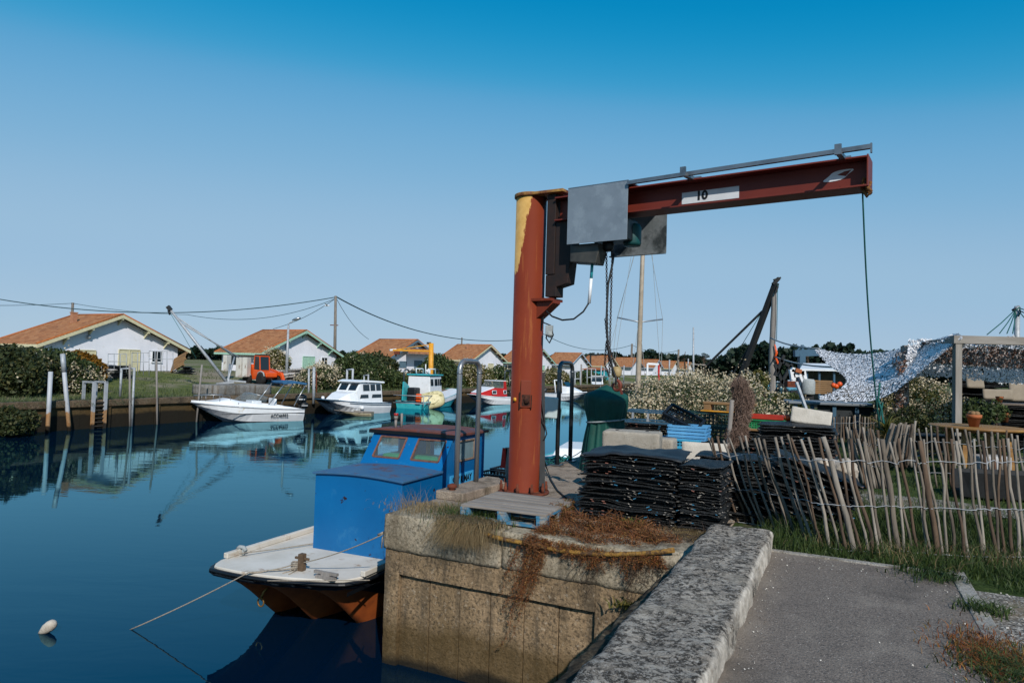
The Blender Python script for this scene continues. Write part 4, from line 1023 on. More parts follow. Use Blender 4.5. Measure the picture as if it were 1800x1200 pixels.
bz = G(88, 1112, 0)
mb = MB(); mb.M = Matrix.Rotation(R_(52), 4, 'Y')
mb.lathe([(.0,-.15),(.03,-.14),(.045,-.10),(.075,-.03),(.08,.05),(.065,.11),(.03,.14),(0,.145)], 18); o = mb.build('mooring_buoy', mk('old_buoy', 'b9b1a4', 'a39a8c', 9, .7, dirt_or_glint='6b5a45', dscale=7, damt=.6, bump=.3)); o.location = bz+Vector((-.03,0,.06)); o.scale = (.76,.76,.76); tag(o, 'small dirty white mooring buoy floating tilted in open water', 'buoy')
mb = MB(); mb.M = Matrix.Rotation(R_(52), 4, 'Y'); mb.tube([Vector((.02*math.cos(a), .0, -.155+.02*math.sin(a))) for a in [2*math.pi*i/10 for i in range(10)]], .006, 5, closed=True); mb.build('eye', M['rope'], o)
# ------------------------------------------------------------------ green covered machine
root = T('covered_engine', 'upright machine shrouded in a dark green tarpaulin tied with a pale strap', 'tarpaulin cover', Vector((1.54,11,1.55)), 0)
prof = [(.0,1.375),(.09,1.34),(.2,1.27),(.33,1.21),(.36,1.17),(.352,1.1),(.335,.98),(.30,.86),(.272,.78),(.292,.68),(.335,.45),(.36,.2),(.38,0)]
mb = MB(); rings = []; n_ = 72
for r, z in prof:
    k = max(0, min(1, (1.19-z)/.22)); tight = 1-.6*math.exp(-((z-.78)/.12)**2)*0
    rings.append([(r*(1+k*(.045*math.sin(7*a+1.5*z)+.05*math.sin(15*a+z*1.2+1)+.035*math.sin(26*a+.4)))*math.cos(a)*1.0, r*(1+k*(.045*math.sin(7*a+1.5*z)+.05*math.sin(15*a+z*1.2+1)+.035*math.sin(26*a+.4)))*math.sin(a)*.9, z+(.03*math.sin(2*a+1) if .9 < z < 1.25 else 0)) for a in [2*math.pi*i/n_ for i in range(n_)]])
mb.loft(rings, caps=False); o = mb.build('tarpaulin', M['tarp'], root)
ss = o.modifiers.new('sub', 'SUBSURF'); ss.levels = 1; ss.render_levels = 1
mb = MB(); mb.tube([(.305*math.cos(a), .275*math.sin(a), .80+.035*math.cos(a+.3)) for a in [2*math.pi*i/32 for i in range(32)]], .013, 6, closed=True); mb.build('strap', M['strap'], root)
# ------------------------------------------------------------------ foam blocks
o = rough_box((-.38,-.2,0), (.34,.2,.26), .03, .03, .008, 6, seed=9).build('foam_block', M['foam'], None, weld=True); o.location = C(8.62,-2.42,zt4+.03); o.rotation_euler = (0,0,RZ+R_(8)); tag(o, 'large pale beige foam block resting behind the big stack of black bags', 'foam block')
mb = MB(); mb.lathe([(.022,0),(.022,.004)], 12, c=(-.22,0,.262)); mb.lathe([(.022,0),(.022,.004)], 12, c=(.16,.03,.262)); mb.build('strap_holes', M['rubber'], o)
o = rough_box((-.3,-.15,0), (.22,.15,.2), .04, .03, .008, 6, seed=10).build('foam_block', M['foam'], None, weld=True); o.location = C(9.12,-2.22,zt4-.02); o.rotation_euler = (0,0,RZ); tag(o, 'smaller pale foam block mostly hidden behind the large foam block', 'foam block')
o = rough_box((-.28,-.03,0), (.28,.03,.6), .05, .02, .01, 5, seed=12).build('pale_sheet', M['slab'], None, weld=True); o.location = C(8.72,-1.55,1.70); o.rotation_euler = (R_(-12),0,RZ+.2); tag(o, 'pale grey plastic sheet standing between blue crates and leaning stakes', 'sheet')
# ------------------------------------------------------------------ crates
def lattice(mb, o, ux, uy, nx, ny, t, d):
    o = Vector(o); ux = Vector(ux); uy = Vector(uy); nn = ux.cross(uy).normalized()*d
    for i in range(nx+1):
        a = o+ux*(i/nx); mb.bar(a, a+uy, t, d, nn)
    for j in range(ny+1):
        a = o+uy*(j/ny); mb.bar(a+nn*.12, a+ux+nn*.12, t, d, nn)
def crate(name, label, group, loc, rz, W, L, H, mat, nx=9, ny=3, rim=True, taper=.0, rx=0, ry=0):
    root = T(name, label, 'crate', loc, rz, group, rx, ry)
    mb = MB(); lattice(mb, (-W/2+taper,-L/2+taper,.008), (W-2*taper,0,0), (0,L-2*taper,0), nx, max(3,int(nx*L/W)), .012, .01); mb.build('base', M[mat], root)
    q = [((-W/2,-L/2),(W/2,-L/2)),((W/2,-L/2),(W/2,L/2)),((W/2,L/2),(-W/2,L/2)),((-W/2,L/2),(-W/2,-L/2))]
    for k, (a, b) in enumerate(q):
        mb = MB(); lattice(mb, (a[0],a[1],.0), (b[0]-a[0],b[1]-a[1],0), (0,0,H), nx if k % 2 == 0 else max(3,int(nx*L/W)), ny, .014, .01)
        mb.build('side_panel', M[mat], root)
    if rim:
        mb = MB()
        for a, b in q: mb.bar((a[0],a[1],H), (b[0],b[1],H), .035, .025)
        mb.build('rim', M[mat], root)
    return root
cbase = (9.55, -2.02)
G1 = 'cyan crates in the stack behind the bags'
c0 = None
for k in range(7):
    lo = C(cbase[0], cbase[1], 1.56+.098*k); mt = 'plasticcyan'
    lab = 'cyan plastic crate in the lower stack behind the oyster bags'
    if k == 4:
        crate('plastic_crate', 'black plastic crate sandwiched between the cyan crates', None, lo, RZ+.02, .56, .38, .09, 'black', 9, 2); continue
    if c0 is None: c0 = crate('plastic_crate', lab, G1, lo, RZ+.03, .56, .38, .092, mt, 11, 2); continue
    dup(c0, lo, RZ+random.uniform(-.05,.05))
c0 = None
for k in range(4):
    lo = C(cbase[0]+.05, cbase[1]+.10, 2.25+.046*k); lab = 'light blue lattice crate in the small nested pile on the cyan crates'
    if c0 is None: c0 = crate('lattice_crate', lab, 'light blue lattice crates', lo, RZ, .50, .36, .036, 'plasticblue', 10, 1); continue
    dup(c0, lo, RZ+random.uniform(-.05,.05))
crate('black_basket', 'black lattice basket tipped over on the light blue crates', None, C(9.75,-2.05,2.46), RZ, .5, .34, .09, 'black', 11, 3, rx=R_(22), ry=R_(24))
c0 = None
for k in range(4):
    lo = C(11.9, -1.95, 1.56+.235*k)
    if c0 is None: c0 = crate('mesh_crate', 'dark green mesh crate in the tall stack under the timber blocks', 'dark green mesh crates', lo, RZ+.05, .9, .5, .225, 'darkgreen', 14, 4)
    else: dup(c0, lo, RZ+random.uniform(-.04,.08))
mb = MB(); mb.bx(-.2,-.26,-.9,.46,-.24,.04)
root = T('timber_block', 'short brown timber pallet end lying on the dark green mesh crates', 'timber', C(11.9,-1.72,2.52), RZ-.1)
for x in (-.36,.02,.3):
    mb = MB(); mb.bx(x-.05,-.1,.015,x+.07,.1,.115); mb.build('block', M['planky'], root, bevel=.01)
mb = MB(); mb.bx(-.42,-.11,.116,.42,.11,.16); mb.build('board', M['planky'], root, bevel=.01)
mb = MB(); mb.bx(-.45,-.13,-.005,.25,.1,.014); mb.build('base_board', M['yellowp'], root, bevel=.004)
# low steel table frame on the bag stack
root = T('metal_trestle', 'low grey steel frame lying on the black bags before the flowering bush', 'frame', C(11.7,-2.95,zt5+.02), RZ)
mb = MB()
for z in (.0,.17):
    for a, b in (((-.45,-.3),(.42,-.3)),((.42,-.3),(.42,.3)),((.42,.3),(-.45,.3)),((-.45,.3),(-.45,-.3))): mb.bar((*a,z),(*b,z),.03,.03)
mb.build('frame_rails', M['bluep'], root)
for x, y in ((-.45,-.3),(-.02,-.3),(.42,-.3),(.42,.3),(-.45,.3)):
    mb = MB(); mb.bar((x,y,0.015),(x,y,.155),.035,.03); mb.build('upright', M['galvpost'], root)
# ------------------------------------------------------------------ hanging net bundle with stake
M['net'] = leafmat('old_net', ['6d5a50','7d685c','5a483f','8d786c'], .9, .1)
nb = D(1303, 720, 10.5)
root = T('net_bundle', 'tall bundle of brownish fishing net bunched on a stake', 'fishing net', Vector((nb.x, nb.y, 1.56)), 0)
P = []; H0 = 1.56
cl = [(-.03,0,1.38,.13,.13,.16),(0.03,0,1.2,.17,.15,.2),(.02,0,1.0,.13,.13,.2),(-.02,0,.82,.12,.12,.2),(-.08,0,.66,.16,.14,.14),(-.12,-.02,.52,.1,.1,.1),(.02,.02,.7,.1,.1,.2)]
P, u = cloud(cl, 7000, .6)
t = np.array([.15,.1,1.])+rng.normal(size=(len(P),3))*.5; t /= np.linalg.norm(t, axis=1)[:,None]
b = np.cross(t, rvec(len(P))); b /= np.linalg.norm(b, axis=1)[:,None]; L = rng.uniform(.02,.08,len(P))
V = np.stack([P-t*L[:,None]-b*.0025, P-t*L[:,None]+b*.0025, P+t*L[:,None]+b*.0025, P+t*L[:,None]-b*.0025], 1).reshape(-1,3)
np_build('net', V, np.arange(len(V)).reshape(-1,4), M['net'], root)
mb = MB(); mb.tube([(0,0,1.45),(.02,0,1.2),(0,0,1.0),(-.03,0,.8),(-.08,0,.62),(-.1,0,.5)], [.08,.13,.10,.09,.12,.05], 10); mb.build('net_core', mk('net_core', '4a3b33', '3a2e28', 20, .95, bump=.8, bscale=60), root)
mb = MB(); mb.tube([(-.26,-.03,.0),(-.2,-.03,.55),(-.15,-.03,1.2)], .035, 8); mb.build('stake', M['oldwood'], root)
# ------------------------------------------------------------------ fish baskets on a board
fb = D(1342, 745, 11.0); fs_, fp_ = SP(fb)
bag_stack(fs_, fp_, 1.56, 19, .75, .6, .036, 'black mesh oyster bag under the board with the green basket', 'oyster bags under the green basket', jit=.05)
o = MB().bx(-.40,-.25,0,.40,.25,.03).build('wooden_board', M['planky'], None, bevel=.004); o.location = C(fs_,fp_,2.27); o.rotation_euler = (0,0,RZ); tag(o, 'flat pale board carrying the green basket beside the net bundle', 'board')
root = T('fish_basket', 'green plastic basket with open mesh sides on a board', 'basket', C(fs_,fp_+.05,2.302), RZ)
mb = MB(); mb.bx(-.24,-.15,0,.24,.15,.012); mb.build('base', M['plasticgreen'], root)
for a, b in (((-.25,-.16),(.25,-.16)),((.25,-.16),(.25,.16)),((.25,.16),(-.25,.16)),((-.25,.16),(-.25,-.16))):
    mb = MB(); lattice(mb, (*a,.0), (b[0]-a[0],b[1]-a[1],0), (0,0,.13), 13, 4, .016, .01); mb.build('side_panel', M['plasticgreen'], root)
mb = MB()
for a, b in (((-.27,-.17),(.27,-.17)),((.27,-.17),(.27,.17)),((.27,.17),(-.27,.17)),((-.27,.17),(-.27,-.17))): mb.bar((*a,.135),(*b,.135),.04,.022)
mb.build('rim', M['plasticgreen'], root)
root = T('red_tray', 'shallow red tray nested on top of the green basket', 'tray', C(fs_,fp_+.05,2.45), RZ)
mb = MB(); mb.bx(-.24,-.16,.0,.24,.16,.01); mb.build('base', M['plasticred'], root)
mb = MB()
for a, b in (((-.25,-.17),(.25,-.17)),((.25,-.17),(.25,.17)),((.25,.17),(-.25,.17)),((-.25,.17),(-.25,-.17))): mb.bar((*a,.04),(*b,.04),.02,.06)
mb.build('rim', M['plasticred'], root)
# pale slab on the tall stack
o = rough_box((-.26,-.03,0), (.26,.03,.22), .03, .008, .005, 6, seed=15).build('stone_slab', M['slab'], None, weld=True); o.location = C(10.35,-.42,zt3-.01); o.rotation_euler = (R_(-18),R_(7),RZ+.05); tag(o, 'pale grey slab propped on top of the tall black bag stack', 'slab')
mb = MB(); mb.lathe([(0,0),(.05,.02),(.055,.06),(.03,.1),(0,.105)], 10); o = mb.build('orange_float', M['orangep']); o.location = C(10.5,-.72,zt3+.01); tag(o, 'tiny orange float resting left of the pale slab', 'float')
# white rocks on the slumped bags
o = rough_box((-.17,-.12,0), (.14,.12,.24), .02, .1, .06, 5, seed=21).build('white_rock', M['rock'], None, weld=True); o.location = D(1446,842,7.75); o.rotation_euler = (.1,.2,.3); tag(o, 'rough white rock lying left on the slumped bags behind the stakes', 'rock')
o = rough_box((-.14,-.12,0), (.15,.12,.32), .02, .1, .06, 5, seed=22).build('white_rock', M['rock'], None, weld=True); o.location = D(1483,858,7.7); o.rotation_euler = (.0,-.25,.8); tag(o, 'smooth topped white rock lying right of the rough white rock', 'rock')
# ------------------------------------------------------------------ chestnut paling fences
M['stake'] = []
for k, (a, b) in enumerate((('70675c','4a4239'),('857d72','5a5249'),('5f4d3d','3d3128'),('938b80','6a635a'))):
    M['stake'].append(mk('split_stake_%s' % 'abcd'[k], a, b, 9, .9, bump=.5, bscale=40, stretch=(1,1,.15), dirt_or_glint='7d4526', dscale=4, damt=.66))
def stake(root, a, b, r, wob=.02):
    a = Vector(a); b = Vector(b); pts = []; rs = []; k = random.uniform(0, 50)
    for t in lin_(0, 1, 9):
        w_ = Vector((noise.noise(Vector((t*2.2,k,0))), noise.noise(Vector((t*2.2,k,7))), 0))*wob*2
        pts.append(a.lerp(b, t)+w_*(1 if t > 0 else .3)); rs.append(r*(1+.25*noise.noise(Vector((t*4,k,3))))*(1.08-.18*t))
    mb = MB(); mb.tube(pts, rs, 7); mb.build('stake', random.choice(M['stake']), root); return pts
def wire(root, P, r=.0035):
    pts = []
    for i, p in enumerate(P):
        pts.append(p+Vector((0,-.028,0)))
        if i < len(P)-1: pts.append(p.lerp(P[i+1], .5)+Vector((0,0,random.uniform(-.008,.006))))
    mb = MB(); mb.tube(pts, r, 5); mb.build('wire', M['galvpost'], root)
    
def interp(x, tab):
    for (x0, *a), (x1, *b) in zip(tab[:-1], tab[1:]):
        if x <= x1: t = (x-x0)/(x1-x0); return [p+(q-p)*t for p, q in zip(a, b)]
    return list(tab[-1][1:])
bot = [(1293,918,-53,768),(1352,928,-55,769),(1400,946,-56,767),(1452,966,-62,765),(1494,974,-58,770),(1540,976,-44,772),(1580,974,-36,772),(1640,980,-32,770),(1700,984,-26,770),(1800,986,-18,770),(1960,985,-14,768)]
root = T('paling_fence', 'leaning fence of rough chestnut stakes and wire along the end of the path', 'fence', G(1500,975,1.54))
root.location = (0,0,0)
root.location = G(1500,975,1.54)
x = 1293; lines = [[],[],[]]; k = 0
inv = root.location.copy()
while x < 1930:
    by, dx, ty = interp(x, bot)
    b0 = G(x+random.uniform(-2,2), by, 1.53); t0 = D(x+dx+random.uniform(-4,4), ty+random.uniform(-4,5), b0.y+.10)
    thick = k in (17,24,30); pts = stake(root, b0-inv-Vector((0,0,.08)), t0-inv, random.uniform(.0115,.0165) if not thick else .026, .026)
    for q, f in enumerate((.10,.46,.82)):
        i = f*8; j = int(i); lines[q].append(pts[j].lerp(pts[j+1], i-j))
    x += random.uniform(9.5,13.5)+(5 if random.random() < .12 else 0); k += 1
for l_ in lines: wire(root, l_)
mb = MB()
for l_ in lines:
    for p in l_: pass
root2 = T('paling_fence', 'second upright row of thin grey stakes standing in the garden below the round table', 'fence', G(1700,860,1.54)); inv = root2.location.copy()
lines = [[],[]]; x = 1604
while x < 1850:
    b0 = G(x+10, 856+.05*(x-1604), 1.53); t0 = D(x-2+random.uniform(-3,3), 748+.07*(x-1604)+random.uniform(-4,4), b0.y)
    pts = stake(root2, b0-inv, t0-inv, random.uniform(.013,.019), .016)
    lines[0].append(pts[2]); lines[1].append(pts[6]); x += random.uniform(10,14)
for l_ in lines: wire(root2, l_, .003)
root3 = T('paling_roll', 'loose roll of tan stakes bundled upright against the leaning fence', 'fence', D(1515,850,8.2)); inv = root3.location.copy(); lines = [[],[]]
x = 1482
for k in range(15):
    x += random.uniform(2.5,5); yy = 8.3+.25*math.sin(k*1.3)
    pts = stake(root3, D(x+22,858,yy)-inv, D(x+random.uniform(-3,3),752+random.uniform(-3,8),yy)-inv, random.uniform(.013,.019), .02); lines[0].append(pts[6]); lines[1].append(pts[3])
for l_ in lines: wire(root3, l_, .003)
root4 = T('paling_roll', 'dense slanted bundle of grey stakes next to the upright garden row', 'fence', D(1575,800,9.8)); inv = root4.location.copy(); lines = [[],[]]
for k in range(19):
    x = 1556+k*2.6; yy = 9.9+.2*math.sin(k*1.9)
    pts = stake(root4, D(x-10+k*.5,815+random.uniform(-5,8),yy)-inv, D(x+12-k*.35,742+random.uniform(-3,5),yy)-inv, random.uniform(.015,.022), .012); lines[0].append(pts[6]); lines[1].append(pts[2])
for l_ in lines: wire(root4, l_, .003)
root5 = T('paling_fence', 'far row of short dark stakes in front of the grey cabin', 'fence', D(1440,770,14.5)); inv = root5.location.copy(); l_ = []
x = 1334
while x < 1556:
    b0 = D(x+random.uniform(-1,1), 778, 14.5); t0 = D(x+random.uniform(-2,2), 730+random.uniform(-3,3), 14.5); pts = stake(root5, b0-inv, t0-inv, .017, .012); l_.append(pts[6]); x += random.uniform(4.6,6.5)
wire(root5, l_, .003)
# ------------------------------------------------------------------ old timber derrick
d0 = 25.0
pb = D(1356, 738, d0); pb.z = 1.55; pt = D(1360, 502, d0)
root = T('timber_derrick', 'old derrick of a grey timber post and a slanting black boom', 'derrick', pb); inv = pb
mb = MB(); pts = []; rs = []
for t in lin_(0,1,12): pts.append((pt-pb)*t+Vector((.05*noise.noise(Vector((t*3,1,0))),0,0))); rs.append(.125-.03*t+.015*noise.noise(Vector((t*9,2,2))))
mb.tube(pts, rs, 10); mb.build('post', M['oldwood'], root)
M['tar'] = mk('tarred_timber', '15181a', '202325', 8, .8)
a, b = D(1300,668,d0+1.2)-inv, D(1364,497,d0-.1)-inv
mb = MB(); mb.bar(a, b, .20, .18); mb.build('boom', M['tar'], root, bevel=.02)
mb = MB(); mb.bar(D(1228,656,d0+2)-inv, D(1340,547,d0+.4)-inv, .07, .07); mb.build('brace', M['tar'], root)
mb = MB(); mb.bar(D(1290,655,d0+1.5)-inv, D(1322,602,d0+.7)-inv, .06, .06); mb.build('brace', M['tar'], root)
mb = MB(); mb.bar(D(1359,500,d0-.1)-inv, D(1369,489,d0-.1)-inv, .14, .12); mb.bar(D(1360,492,d0-.1)-inv, D(1372,488,d0-.1)-inv, .1, .06); mb.bar(D(1363,515,d0-.2)-inv, D(1367,503,d0-.2)-inv, .07, .07); mb.build('head_block', M['tar'], root)
mb = MB()
for p0, p1 in (((1363,500),(1335,555)),((1335,555),(1297,618))): mb.tube([D(*p0,d0+.2)-inv, D(*p1,d0+1)-inv], .012, 5)
mb.tube([D(1367,500,d0-.2)-inv, D(1366,560,d0-.2)-inv, D(1365,600,d0-.2)-inv], .012, 5)
mb.build('stay_rope', M['greenrope'], root)
mb = MB(); mb.tube([D(1362,605,d0-.2)-inv, D(1365,620,d0-.2)-inv, D(1361,632,d0-.2)-inv], [.02,.05,.03], 8); mb.bar(D(1363,628,d0-.2)-inv, D(1370,644,d0-.2)-inv, .08, .06); mb.build('hook_block', M['orangep'], root)
# ropes from the post to the net
for (a_, b_, lab) in (((1355,594),(1440,613),'white rope running from the derrick post to the upper corner of the net'),((1363,627),(1462,645),'lower white rope running from the derrick post towards the net')):
    line('tie_rope', [D(*a_,24.8), D(*b_,17.5)], .025, M['strap'], lab, 'rope', .08)
# ------------------------------------------------------------------ broken machine, shed, blue crane behind
dm = 22.0
root = T('winch_machine', 'rusty white and orange winch machine on black girders behind the derrick', 'machine', D(1395,700,dm)); inv = root.location.copy()
def bars(name, segs, w_, mat, d=dm):
    mb = MB()
    for a_, b_ in segs: mb.bar(D(*a_,d)-inv, D(*b_,d)-inv, w_, w_)
    return mb.build(name, M[mat], root)
bars('girder', [((1362,640),(1382,690)),((1392,640),(1362,692)),((1378,624),(1362,660)),((1384,690),(1390,712)),((1370,632),(1400,652))], .09, 'tar', dm+1)
bars('arm', [((1391,649),(1412,655)),((1391,649),(1394,668)),((1394,660),(1412,655)),((1411,652),(1414,668)),((1407,660),(1414,675)),((1394,668),(1392,676))], .14, 'white')
bars('arm_plate', [((1398,650),(1408,653))], .12, 'terracotta', dm-.1)
mb = MB(); c_ = D(1391,675,dm)-inv; mb.box(c_, (.36,.3,.2)); mb.build('engine_box', M['rust'], root, bevel=.01)
mb = MB(); c_ = D(1420,680,dm)-inv; mb.lathe([(.0,0),(.2,.01),(.22,.05),(.22,.42),(.18,.5),(0,.52)], 16, c=c_-Vector((0,0,.25))); mb.build('tank', M['strap'], root)
bars('chassis', [((1386,700),(1428,697)),((1388,692),(1420,690))], .2, 'tar')
root = T('metal_pipe', 'grey steel pipe leaning behind the pale slab', 'pipe', D(1418,722,15)); mb = MB(); mb.bar((0,0,0), D(1400,672,15.4)-root.location, .055, .055); mb.build('pipe_body', M['galvpost'], root)
ds = 28.0
root = T('open_shed', 'open shed with a white corrugated roof behind the net', 'shed', D(1450,700,ds)); inv = root.location.copy()
mb = MB(); q = [D(1406,648,ds-.8)-inv, D(1520,650,ds-.8)-inv, D(1520,640,ds+1.5)-inv, D(1412,638,ds+1.5)-inv]
mb.add([v for v in q]+[v-Vector((0,0,.07)) for v in q], [(0,1,2,3),(7,6,5,4),(0,4,5,1),(1,5,6,2),(2,6,7,3),(3,7,4,0)]); mb.build('roof', mk('white_sheet_roof', 'd3d8db', 'c2c8cc', 3, .5), root)
for px in (1418, 1440, 1466, 1500):
    mb = MB(); mb.bar(D(px,700,ds-.6)-inv, D(px,650,ds-.6)-inv, .07, .07); mb.build('post', M['bluep'], root)
mb = MB(); a_ = D(1408,700,ds+1.3)-inv; b_ = D(1520,700,ds+1.3)-inv; mb.bx(a_.x, a_.y, a_.z-.4, b_.x, a_.y+.05, a_.z+1.25); mb.build('back_wall', mk('shed_boards', '5f5a52', '48443e', 4, .8), root)
for k in range(7):
    o = MB().box((0,0,0),(.8,.5,.06)).build('timber_plank', M['planky']); o.location = D(1440, 690-k*3.4, 26.6); o.rotation_euler = (0,0,random.uniform(-.2,.2)); tag(o, 'brown plank in the small stack in front of the open shed', 'plank', 'planks by the open shed')
for px, py in ((1465,677),(1470,679),(1476,675)):
    mb = MB(); mb.lathe([(0,-.1),(.07,-.07),(.1,0),(.07,.07),(0,.1)], 12); o = mb.build('orange_float', M['orangep']); o.location = D(px,py,25.5); tag(o, 'round orange float in the little cluster under the net edge', 'float', 'orange floats under the net edge')
root = T('blue_gantry', 'dark blue steel gantry with a short top beam behind the shed', 'gantry', D(1409,690,31)); inv = root.location.copy()
mb = MB(); mb.bar(D(1409,690,31)-inv, D(1409,622,31)-inv, .26, .26); mb.build('column', M['bluep'], root)
mb = MB(); mb.bar(D(1396,621,31)-inv, D(1446,619,31)-inv, .24, .3); mb.build('beam', M['bluep'], root)
mb = MB(); mb.bar(D(1411,620,31)-inv, D(1410,606,31)-inv, .1, .1); mb.bar(D(1410,607,31)-inv, D(1398,619,31)-inv, .05, .05); mb.bar(D(1410,607,31)-inv, D(1428,617,31)-inv, .05, .05); mb.build('tie_rods', M['bluep'], root)
# grey cabin standing on the ground under the net
dc = 18.0
cc = D(1460,735,dc); root = T('boat_cabin', 'low grey blue boat cabin with dark windows standing ashore under the net', 'boat cabin', Vector((cc.x,cc.y,1.55)), R_(-12)); inv = root.location.copy()
mb = MB(); mb.bx(-1.05,-.05,.86,1.15,1.5,.93); mb.build('roof', mk('grey_cabin_paint', '6d757b', '5f676e', 4, .6), root, bevel=.02)
for x in (-.86,-.44,.1,.65,1.1):
    mb = MB(); mb.bx(x-.045,.03,.0,x+.045,.1,.855); mb.build('pillar', M['bluep'], root)
mb = MB(); mb.bx(-.9,.101,.0,1.1,1.45,.35); mb.bx(-.3,.12,.36,1.08,.15,.85); mb.build('cabin_side', mk('cabin_dark_side', '20282c', '181e22', 4, .6), root)
# ------------------------------------------------------------------ pergola with white camouflage netting
M['tim'] = mk('grey_planed_timber', '8b867f', '777169', 10, .8, bump=.2, bscale=40, stretch=(1,1,.12))
pz = D(1682, 740, 13.0); pbase = Vector((pz.x, pz.y, 1.55)); ptop = HZ(pz.x, pz.y, 604)
root = T('pergola', 'grey timber pergola frame holding up the white camouflage net', 'pergola', pbase, R_(-4)); inv = pbase
mb = MB(); mb.bx(-.06,-.06,0,.06,.06,ptop-1.55); mb.build('post', M['tim'], root, bevel=.005)
mb = MB(); mb.M = Matrix.Identity(4); mb.bx(-.10,-.075,ptop-1.55+.002,4.4,.075,ptop-1.55+.155); mb.build('beam', mk('grey_beam', '8b867f', '777169', 10, .8, bump=.2, bscale=40, stretch=(.12,1,1)), root, bevel=.005)
mb = MB(); mb.bx(-.09,.08,ptop-1.55+.01,-.01,.95,ptop-1.55+.10); mb.build('beam', M['tim'], root)
for x, y in ((-.36,1.2),(-.2,1.6),(2.2,.9),(4.2,0)):
    mb = MB(); mb.bx(x-.05,y-.05,0,x+.05,y+.05,ptop-1.55); mb.build('post', M['tim'], root)
M['camo'] = leafmat('white_net_flakes', ['e6e7ea','eeeff1','dadce0','f2f2f4','c5c8cd'], .8, .10)
M['camob'] = leafmat('brown_shade_net_flakes', ['6b4a3c','7d5a48','a9a5a2','8d8a88','4f3c34'], .8, .12)  # brown tones stand in for shade on the white net
M['strand'] = leafmat('net_strands', ['2b2e30','3a3d40'], .9, 0)
def netsheet(fn, nrm_j, N, size, sag=0):
    uv = rng.uniform(0,1,(N,2)); P = np.array([fn(u,v) for u,v in uv]); e = 1e-3
    n1 = np.array([np.cross(np.array(fn(u+e,v))-np.array(fn(u,v)), np.array(fn(u,v+e))-np.array(fn(u,v))) for u,v in uv]); n1 /= np.linalg.norm(n1,axis=1)[:,None]+1e-12
    P = P+rng.normal(size=P.shape)*.006
    return cards(P, size, .6, n1, nrm_j)
def bil(A,B,Cc,Dd,u,v,sag):
    a = np.array(A)*(1-u)+np.array(B)*u; b = np.array(Dd)*(1-u)+np.array(Cc)*u
    p = a*(1-v)+b*v; p[2] -= sag*4*u*(1-u)*(1-.3*v)+.12*math.sin(u*9+v*3)*v*(1-u)*.6; return p
TL = D(1432,611,19.5); TR = D(1684,588,13.0); BL = D(1442,703,15.0); BR = D(1690,594,12.9)
def f1(u, v):
    u0 = .25*math.sin(math.pi*min(1, v/.93)**1.6); u = u0+(1-u0)*u
    p = bil(TL, TR, BR, BL, u, v, .0)
    p[2] -= .55*math.sin(math.pi*min(1,u*1.02))*(.55+.45*v)*(1-.25*u)
    return p
root = T('camouflage_net', 'white camouflage net sagging from the pergola post towards the derrick', 'camouflage net', TL.lerp(TR,.5)); inv = np.array(root.location)
V, Q = netsheet(f1, .24, 26000, .064)
kk = rng.uniform(0,1,len(Q)); zc_ = V.reshape(-1,4,3)[:,0,:]
V = V.reshape(-1,4,3)[kk > np.clip((3.35-zc_[:,2])*1.0, 0, .55)].reshape(-1,3); Q = np.arange(len(V)).reshape(-1,4); np_build('net', V-inv, Q, M['camo'], root)
mb = MB()
for k in range(26):
    v = k/25; mb.tube([Vector(f1(u,v))-root.location for u in lin_(0,1,16)], .006, 4)
for k in range(50):
    u = k/49; mb.tube([Vector(f1(u,v))-root.location for v in lin_(0,1,8)], .006, 4)
mb.build('mesh_strands', M['cable'], root)
W0 = TR; 
def f2(u, v): return np.array([W0.x-.1+4.4*u, W0.y+.05-.31*u+1.0*v, ptop+.17-.06*math.sin(u*12)**2-.05*v-.12*math.sin(math.pi*v)])
def f3(u, v): return np.array([W0.x-.35+4.6*u, W0.y+1.0-.31*u+.1*math.sin(u*7+v*2), ptop+.12-.80*v+.05*math.sin(u*11)*v])
root = T('camouflage_net', 'white camouflage net browned where shaded hanging as a screen under the pergola beam', 'camouflage net', Vector((W0.x+2,W0.y+.6,ptop))); inv = np.array(root.location)
V, Q = netsheet(f2, .5, 6000, .07); V3, Q3 = netsheet(f3, .5, 8500, .065)
np_build('net', np.concatenate([V,V3])-inv, np.concatenate([Q,Q3+len(V)]), M['camo'], root)
V3, Q3 = netsheet(lambda u,v: f3(.06+u*.94,.08+v*.55)+np.array([0,-.02,0]), .4, 5600, .065); np_build('brown_shade_patch', V3-inv, Q3, M['camob'], root)  # shade below the net roof, painted as brown flakes
root = T('camouflage_net', 'dark shaded strips of camouflage net wrapped round the rear pergola posts', 'camouflage net', pbase+Vector((-.3,1.3,0))); inv = np.array(root.location)
cl = [(x,y,z,.13,.13,.25) for x,y in ((-.36,1.2),(-.2,1.6)) for z in lin_(.5,1.95,8)]
P, u = cloud(cl, 1500, .7); P = P-np.array([-.3,1.3,0]); V, Q = cards(P, .07, .6, u, .4); np_build('net', V, Q, M['camob'], root)
